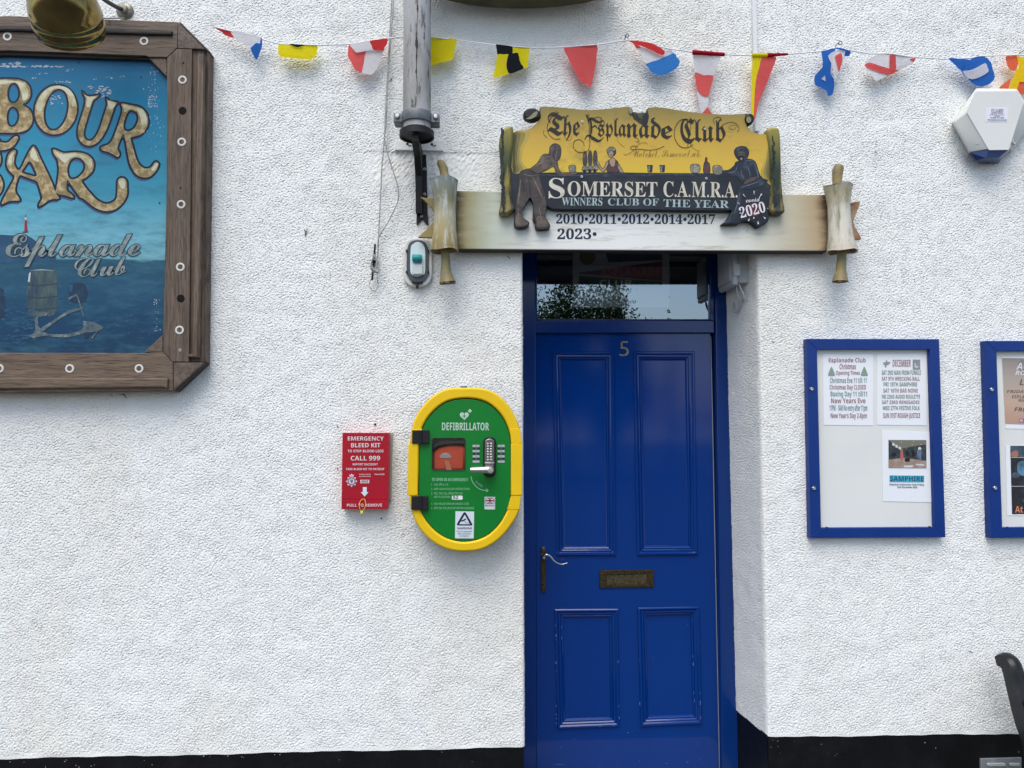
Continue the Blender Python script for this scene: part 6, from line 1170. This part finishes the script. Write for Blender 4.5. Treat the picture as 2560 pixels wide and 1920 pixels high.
def p_sam(T, y):
    mb = MB(); shape(mb, [cM((715, 829), (994, 830), (996, 1037), (716, 1035))], y, .0003)
    MM = [mat('photo_dark', (.03, .04, .045), .6, var=((.09, .10, .10), 60, .5, .7)), mat('photo_ceiling', (.18, .17, .13), .6), mat('photo_floor', (.30, .21, .16), .6, var=((.42, .34, .28), 40, .45, .65)), mat('photo_white', (.6, .62, .62), .6), mat('photo_red', (.42, .12, .12), .6), mat('photo_denim', (.12, .18, .25), .6), mat('photo_black', (.012, .012, .014), .6), mat('photo_cyan', (.05, .38, .52), .6), mat('photo_navy', (.02, .06, .12), .6)]
    y2 = y-.0006; Q = lambda m, *p: shape(mb, [cM(*p)], y2, 0, m=m)
    Q(1, (716, 831), (993, 832), (993, 862), (850, 885), (800, 895), (740, 850)); y2 -= .0003
    Q(2, (716, 975), (830, 960), (995, 985), (995, 1036), (717, 1034)); Q(1, (842, 850), (858, 852), (852, 895), (836, 890)); y2 -= .0003
    for a in ((742, 848), (765, 862), (790, 876)): Q(3, a, (a[0]+18, a[1]+8), (a[0]+18, a[1]+28), (a[0], a[1]+20))
    Q(4, (804, 905), (820, 895), (826, 960), (820, 975), (800, 970)); Q(5, (925, 905), (960, 900), (955, 985), (945, 985), (940, 940), (932, 985)); shape(mb, [ell(*cM((945, 895))[0], 4, 5, 12)], y2, 0, m=3)
    Q(6, (835, 965), (872, 962), (872, 990), (835, 990)); Q(3, (835, 1018), (900, 1016), (890, 1032), (825, 1033)); Q(3, (920, 1005), (980, 1010), (975, 1020), (915, 1015)); Q(6, (885, 905), (905, 900), (915, 950), (890, 955)); Q(6, (845, 910), (865, 912), (866, 945), (842, 945)); Q(6, (740, 925), (770, 922), (772, 950), (738, 950))
    for a in ((810, 845), (900, 838), (955, 862), (890, 862)): shape(mb, [ell(*cM(a)[0], 1.2, 1.0, 8)], y2, 0, m=3)
    y2 = y; Q(7, (723, 1091), (978, 1093), (978, 1142), (723, 1140)); text(mb, sans('SAMPHIRE'), cM((727, 1133))[0], cM((975, 1135))[0], 11.5, y-.0004, 8)
    text(mb, sans('Watchet Esplanade Club Friday'), cM((722, 1165))[0], cM((980, 1167))[0], 4.2, y, 8); text(mb, sans('15th December 2023'), cM((778, 1185))[0], cM((928, 1186))[0], 4.2, y, 8)
    mb.build('printing', MM, T)
poster('white poster with a band photo over a blue heading, low in the whole notice board', cM((667, 752), (1028, 768), (1032, 1290), (672, 1284)), p_sam)
def p_aud(T, y):
    m_bg = ramp_mat('poster_sepia', 2, [(0, (.46, .26, .19)), (.12, (.50, .36, .27)), (.22, (.38, .32, .28)), (.32, (.24, .20, .19))], .6, (9, .02))
    mb = MB(); shape(mb, [[cN((312, 222))[0], (2640, 897), (2650, 1064), cN((337, 708))[0]]], y, .0003, m=0); y -= .0006
    shape(mb, [sm([(2545, 907), (2575, 897), (2620, 905), (2632, 925), (2600, 942), (2560, 935)], 3)], y, 0, m=4)
    text(mb, sansit('AUDIO'), cB2((278, 220))[0], (2618, 924), 16, y-.0004, 1); text(mb, sansit('ROULETTE'), cB2((270, 268))[0], (2630, 938), 10.5, y-.0004, 1)
    text(mb, sansit('LIVE'), cB2((306, 355))[0], (2600, 963), 14, y, 2); text(mb, sansit('FRIDAY 22ND'), cB2((196, 422))[0], (2612, 983), 7, y, 3); text(mb, sansit('ESPLANADE CLUB'), cB2((240, 468))[0], (2622, 996), 7.5, y, 3); text(mb, sansit('WATCHET'), cB2((298, 498))[0], (2600, 1006), 7, y, 3); text(mb, sansit('FROM'), cB2((262, 580))[0], (2585, 1030), 9.5, y, 2)
    q = cB2((323, 662))[0]; shape(mb, [rrect(q[0]-5, q[1]-5, q[0]+14, q[1]+5, 1.5)], y, 0, m=5); shape(mb, [rrect(q[0]-3.2, q[1]-3.4, q[0]+3.2, q[1]+3.4, 1.5), rrect(q[0]-2.2, q[1]-2.4, q[0]+2.2, q[1]+2.4, 1)], y-.0004, 0, m=1); shape(mb, [ell(q[0], q[1], 1.4, 1.4, 10)], y-.0004, 0, m=1)
    mb.build('printing', [m_bg, mat('poster_offwhite', (.68, .66, .63), .6), mat('poster_charcoal', (.10, .085, .08), .6), mat('poster_brown', (.14, .11, .10), .6), mat('poster_cloud', (.20, .19, .19), .6), mat('poster_pink', (.34, .10, .20), .6)], T)
poster('sepia gig poster at the top of the notice board by the right edge', [cN((308, 214))[0], (2645, 890), (2656, 1074), cN((338, 745))[0]], p_aud)
def p_ph(T, y):
    D = [mat('gig_dark', (.018, .018, .022), .6, var=((.05, .05, .06), 20, .5, .7)), mat('gig_blue', (.10, .24, .36), .6, var=((.03, .07, .11), 18, .45, .6)), mat('gig_orange', (.62, .24, .14), .6), mat('gig_skin', (.34, .16, .10), .6), mat('gig_slate', (.035, .06, .085), .6, var=((.09, .13, .16), 16, .45, .65)), mat('gig_line', (.5, .5, .5), .6)]
    mb = MB(); shape(mb, [[cN((373, 872))[0], (2640, 1115), (2648, 1284), cN((386, 1378))[0]]], y, .0003, m=0); y -= .0006
    shape(mb, [[cN((374, 874))[0], (2640, 1116), (2641, 1142), cN((380, 955))[0]]], y, 0, m=4); shape(mb, [sm(cN((380, 925), (400, 908), (425, 912), (432, 940), (420, 955), (384, 952)), 3)], y-.0003, 0, m=3)
    for yy in (957, 1170): shape(mb, [[cN((380, yy))[0], (2641, 820+.3376*yy), (2641, 821+.3376*yy), cN((380, yy+4))[0]]], y-.0003, 0, m=5)
    shape(mb, [sm(cN((425, 1010), (440, 990), (470, 985), (520, 1000), (530, 1060), (500, 1095), (450, 1090), (426, 1060)), 3)], y-.0003, 0, m=1); shape(mb, [sm(cN((390, 1075), (430, 1068), (440, 1100), (410, 1115), (386, 1100)), 3)], y-.0004, 0, m=4); shape(mb, [sm(cN((460, 1280), (490, 1250), (540, 1260), (550, 1300), (500, 1310)), 3)], y-.0003, 0, m=4)
    text(mb, sans('At'), cN((408, 1367))[0], cN((466, 1367))[0], 15.5, y-.0006, 2)
    mb.build('printing', D, T)
poster('dark poster of stage photos low in the notice board by the right edge', [cN((338, 868))[0], (2646, 1110), (2654, 1290), cN((350, 1388))[0]], p_ph)

# ------------------------------------------------------------------ alarm box
def alarm():
    T = thing('alarm_box', 'white burglar alarm box with dark blue base below the bunting at right', 'alarm', P(2484, 410, 0))
    y0, y1 = -.022, -.088; F = lambda x, y, d: P(*cF((x, y))[0], d)
    m_w = mat('alarm_white', (.66, .67, .63), .4, var=((.60, .61, .57), 4, .4, .7)); m_b = mat('alarm_navy', (.012, .032, .13), .25, coat=.3)
    bm = bmesh.new()
    fr = [F(1664, 752, y1), F(2078, 748, y1), F(2140, 860, y1), F(1990, 1335, y1), F(1800, 1338, y1), F(1572, 950, y1)]
    md = [F(1664, 708, -.07), F(2080, 714, -.07), F(2270, 1010, -.058), F(2018, 1346, -.062), F(1600, 1372, -.055), F(1425, 1058, -.055)]
    bk = [F(1652, 712, y0+.022), F(2092, 716, y0+.022), F(2288, 1040, y0+.022), F(2030, 1370, y0+.022), F(1586, 1392, y0+.022), F(1404, 1062, y0+.022)]
    V = [bm.verts.new(tuple(p)) for p in fr+md+bk]
    bm.faces.new(V[:6])
    for a, b in ((0, 6), (6, 12)):
        for k in range(6): bm.faces.new((V[a+k], V[a+(k+1) % 6], V[b+(k+1) % 6], V[b+k]))
    bm.normal_update(); bmesh.ops.bevel(bm, geom=[e for e in bm.edges if len(e.link_faces) == 2], offset=.0045, segments=3, profile=.5, affect='EDGES'); bm.verts.index_update()
    mb = MB(); mb.add([v.co[:] for v in bm.verts], [[v.index for v in f.verts] for f in bm.faces]); bm.free(); CV = mb.build('cover', m_w, T, 30)
    mb = MB(); t = [F(1790, 1346, -.084), F(1995, 1344, -.084), F(2020, 1348, -.06), F(2026, 1352, 0), F(1588, 1388, 0), F(1596, 1376, -.055)]; b = [F(1760, 1430, -.078), F(1900, 1425, -.078), F(1925, 1440, -.05), F(1885, 1490, 0), F(1702, 1490, 0), F(1660, 1455, -.05)]
    mb.add(t+b, [(0, 1, 7, 6), (1, 2, 8, 7), (2, 3, 9, 8), (4, 5, 11, 10), (5, 0, 6, 11), (6, 7, 8, 9, 10, 11), (0, 5, 4, 3, 2, 1)]); mb.build('strobe_lens', m_b, T)
    yl = y1-.0006; mb = MB(); shape(mb, [cF((1762, 904), (1992, 906), (1990, 1060), (1760, 1057))], yl, .0004); t = lambda s, a, b, c_, m: text(mb, s, cF(a)[0], cF(b)[0], c_*.2411, yl-.0006, m)
    t(serif('ELIARD'), (1818, 958), (1942, 958), 36, 1); t(serif('SECURITY SYSTEMS'), (1818, 974), (1942, 974), 12, 1); t(sans('FOR EMERGENCY CALL OUT'), (1800, 988), (1956, 989), 8, 2); t(sans('SUPPORT'), (1850, 1001), (1908, 1001), 8, 2); t(sans('07866 917268'), (1808, 1020), (1948, 1020), 13, 2); t(sans('24hr emergency call out service'), (1778, 1036), (1980, 1038), 9, 2); t(sans('all equipment sold and installed'), (1780, 1049), (1978, 1050), 9, 2)
    mb.build('label_plate', [mat('alarm_label', (.70, .71, .76), .5), mat('alarm_label_plum', (.20, .05, .15), .5), mat('alarm_label_navy', (.05, .06, .2), .5)], CV)
    mb = MB()
    for x, y, d in ((1676, 1268, -.0735), (2052, 1266, -.0735)): 
        p = F(x, y, d); lathe(mb, p+np.array([0, .004, 0]), (-.5 if x < 1800 else .5, -1, 0), [(.0098, 0), (.0098, .005), (.0085, .006), (.0080, .004), (0, .004)], 0, 20)
    mb.build('screw_cap', mat('alarm_cap', (.5, .51, .48), .45), CV)
alarm()

# ------------------------------------------------------------------ junction box in the door reveal
def jbox():
    zt = P(1840, 585, .06)[2]; zb = P(1850, 706, .06)[2]
    xr0 = P(1871, 660, .07)[0]; x_m = P(1844, 660, .07)[0]; x_l = P(1836, 660, .07)[0]
    T = thing('junction_box', 'grey plastic enclosure in the shaded reveal at the top right of the door', 'box', (xr0, .16, zb))
    m_g = mat('enclosure_grey', (.44, .455, .46), .45, var=((.38, .39, .40), 9, .4, .7))
    mb = MB(); bbox(mb, (x_m, .075, zb), (xr0+.05, .235, zt+.05), .010, 0, 3); BX = mb.build('box_body', m_g, T, 40)
    mb = MB(); bbox(mb, (x_l-.012, .060, zb-.012), (x_m, .250, zt+.06), .010, 0, 3); bbox(mb, (x_l-.020, .078, zb+.008), (x_l-.010, .232, zt+.05), .008, 0, 3); LD = mb.build('box_lid', m_g, T, 40)
    mb = MB(); bbox(mb, (x_l-.010, .0535, P(1840, 690, .06)[2]), (x_m+.006, .0605, P(1840, 660, .06)[2]), .002); mb.build('latch', mat('latch_grey', (.42, .43, .43), .45), LD, 40)
    m_c = mat('cable_grey', (.44, .43, .41), .6); mb = MB()
    tube(mb, crom([P(*q, d) for q, d in zip(cT((450, 700), (462, 800), (490, 930), (500, 1040), (480, 1120), (430, 1140), (400, 1060), (420, 980)), (.10, .10, .11, .13, .15, .17, .19, .22))], 5, False), .0040, 0, 8)
    tube(mb, crom([P(*q, d) for q, d in zip(cT((490, 700), (530, 790), (570, 880), (575, 950), (540, 975)), (.085, .08, .075, .085, .12))], 5, False), .0036, 0, 8)
    mb.build('cable', m_c, T)
jbox()

# ------------------------------------------------------------------ vent in the plinth, bench end
def vent():
    y = -.006; T = thing('wall_vent', 'grey louvred vent plate low in the black plinth by the bench', 'vent', P(2500, 1960, y))
    mb = MB(); shape(mb, [cO((745, 1552), (1242, 1537), (1245, 2050), (750, 2056))], y, .014, .002); VP = mb.build('vent_plate', mat('vent_grey', (.15, .17, .18), .6, var=((.22, .24, .25), 12, .45, .65)), T, 40)
    mb = MB()
    for k in range(4):
        for x0, x1 in ((822, 1052), (1098, 1228)):
            yy = 1604+k*85; q0, q1 = cO((x0, yy), (x1, yy+40)); shape(mb, [rrect(q0[0], q0[1]-.3, q1[0], q1[1]-.5, 3.8)], y-.005, .006, .002)
    mb.build('louvre', mat('louvre_grey', (.36, .38, .37), .6), VP, 40)
vent()
def bench():
    T = thing('garden_bench', 'black cast iron bench end curving in at the lower right corner', 'bench', (P(2545, 1850, -.25)[0]+.6, -.45, 0))
    m_i = mat('bench_black', (.010, .0105, .012), .32, var=((.022, .022, .024), 14, .45, .7), bump=(40, .2, .002))
    x0 = P(2489, 1640, -.11)[0]
    def end(x, m):
        # back upright: a flat scroll topped casting leaning to the wall, then arm, legs
        spine = [(-.085, .660), (-.115, .668), (-.140, .655), (-.158, .60), (-.180, .53), (-.205, .46), (-.235, .40), (-.24, .30), (-.20, .14), (-.14, .01)]
        wd = [.020, .030, .032, .030, .030, .030, .028, .026, .022, .022]
        mb = MB(); c = crom(spine, 5, False); w2 = np.interp(np.linspace(0, len(wd)-1, len(c)), range(len(wd)), wd); v = []
        for i, (yy, zz) in enumerate(c):
            a, b = np.array(c[max(i-1, 0)]), np.array(c[min(i+1, len(c)-1)]); d = (b-a)/np.linalg.norm(b-a); nn = np.array([d[1], -d[0]])*w2[i]*.85
            hw = .025; yo = (yy+nn[0], zz+nn[1]); yi = (yy-nn[0], zz-nn[1])
            v += [(x-hw, *yi), (x-hw*1.0, *yo), (x+hw, *yo), (x+hw, *yi), (x+hw*.45, yy+nn[0]*1.35, zz+nn[1]*1.35), (x-hw*.45, yy+nn[0]*1.35, zz+nn[1]*1.35)]
        order = [0, 1, 5, 4, 2, 3]; f = []
        for i in range(len(c)-1):
            for k in range(6): f.append((i*6+order[k], i*6+order[(k+1) % 6], (i+1)*6+order[(k+1) % 6], (i+1)*6+order[k]))
        f += [tuple(order[::-1]), tuple((len(c)-1)*6+k for k in order)]; mb.add(v, f)
        tube(mb, [(x, -.185, .53), (x, -.30, .575), (x, -.50, .60), (x, -.60, .585), (x, -.625, .54)], .016, 0, 8); tube(mb, crom([(x, -.60, .60), (x, -.58, .45), (x, -.62, .25), (x, -.66, .01)], 4, False), .018, 0, 8); tube(mb, [(x, -.235, .41), (x, -.62, .43)], .014, 0, 8)
        mb.build('end_frame', m, T, 45)
    end(x0+.042, m_i); end(x0+1.45, m_i)
    m_w2 = mat('bench_slat', (.05, .035, .025), .6, stretch=(1, 8, 8), var=((.09, .065, .045), 9, .4, .65))
    for k in range(5): mb = MB(); bbox(mb, (x0+.10, -.30-.07*k, .43), (x0+1.41, -.245-.07*k, .452), .004); mb.build('seat_slat', m_w2, T, 40)
    for yy, zz in ((-.192, .46), (-.175, .525), (-.155, .59)): mb = MB(); bbox(mb, (x0+.10, yy-.012, zz), (x0+1.41, yy+.010, zz+.055), .004); mb.build('back_slat', m_w2, T, 40)
bench()

# ------------------------------------------------------------------ trees across the road, seen in the glass
def tree(x, y, h, rx, n, lab, seed):
    r = random.Random(seed); T = thing('street_tree', lab, 'tree', (x, y, 0), 'trees across the road'); mb = MB()
    tube(mb, [(x, y, -.02), (x+.04, y, h*.25), (x-.03, y+.05, h*.5), (x+.05, y, h*.85)], [.07*rx**.5+.03, .06*rx**.5+.02, .05*rx**.5, .012], 0, 9)
    tips = []
    for k in range(16 if rx > .5 else 6):
        a = r.uniform(0, 6.28); z = h*r.uniform(.22, .8); L = rx*r.uniform(.5, 1.0)*(1.15-z/h*.7); e = (x+L*math.cos(a), y+L*math.sin(a), min(h*.98, z+L*r.uniform(.2, .9))); tube(mb, [(x, y, z), ((x+e[0])/2, (y+e[1])/2, (z+e[2])/2+.1), e], [.04, .025, .008], 0, 5); tips += [e, ((x+e[0])/2, (y+e[1])/2, (z+e[2])/2)]
    tips.append((x, y, h*.95)); mb.build('trunk', mat('bark', (.06, .05, .04), .9), T)
    v = []; f = []
    for k in range(int(n*3.2)):
        t = tips[r.randrange(len(tips))]; c = Vector((t[0]+r.gauss(0, rx*.16), t[1]+r.gauss(0, rx*.16), max(.35, t[2]+r.gauss(0, h*.075))))
        d1 = Vector((r.gauss(0, 1), r.gauss(0, 1), r.gauss(0, 1))).normalized(); d2 = d1.orthogonal().normalized(); s = r.uniform(.035, .075); o = len(v)
        v += [tuple(c-d1*s), tuple(c+d2*s*.45), tuple(c+d1*s), tuple(c-d2*s*.45)]; f.append((o, o+1, o+2, o+3))
    mb = MB(); mb.add(v, f); mb.build('crown', LEAF, T)
TY = -19.0; LEAF = cloth_mat('leaves', (.06, .095, .035))
for k, (x, h, rx, n) in enumerate(((1.3, 5.5, 1.5, 4200), (3.0, 6.3, 1.5, 5200), (4.6, 6.0, 1.25, 4600), (-2.6, 6.0, 2.1, 4200), (6.2, 4.9, .32, 160), (-6.9, 6.4, 2.3, 3600))):
    tree(x, TY-.4*(k % 3), h, rx, n, ('broad tree across the road, reflected at the left of the fanlight', 'tall dense tree across the road, reflected in the middle of the fanlight', 'slim tree across the road, reflected right of the middle of the fanlight', 'wide tree across the road, opposite the bleed kit box', 'small bushy tree across the road, reflected at the right of the fanlight', 'tallest tree across the road, opposite the pub sign')[k], 40+k)
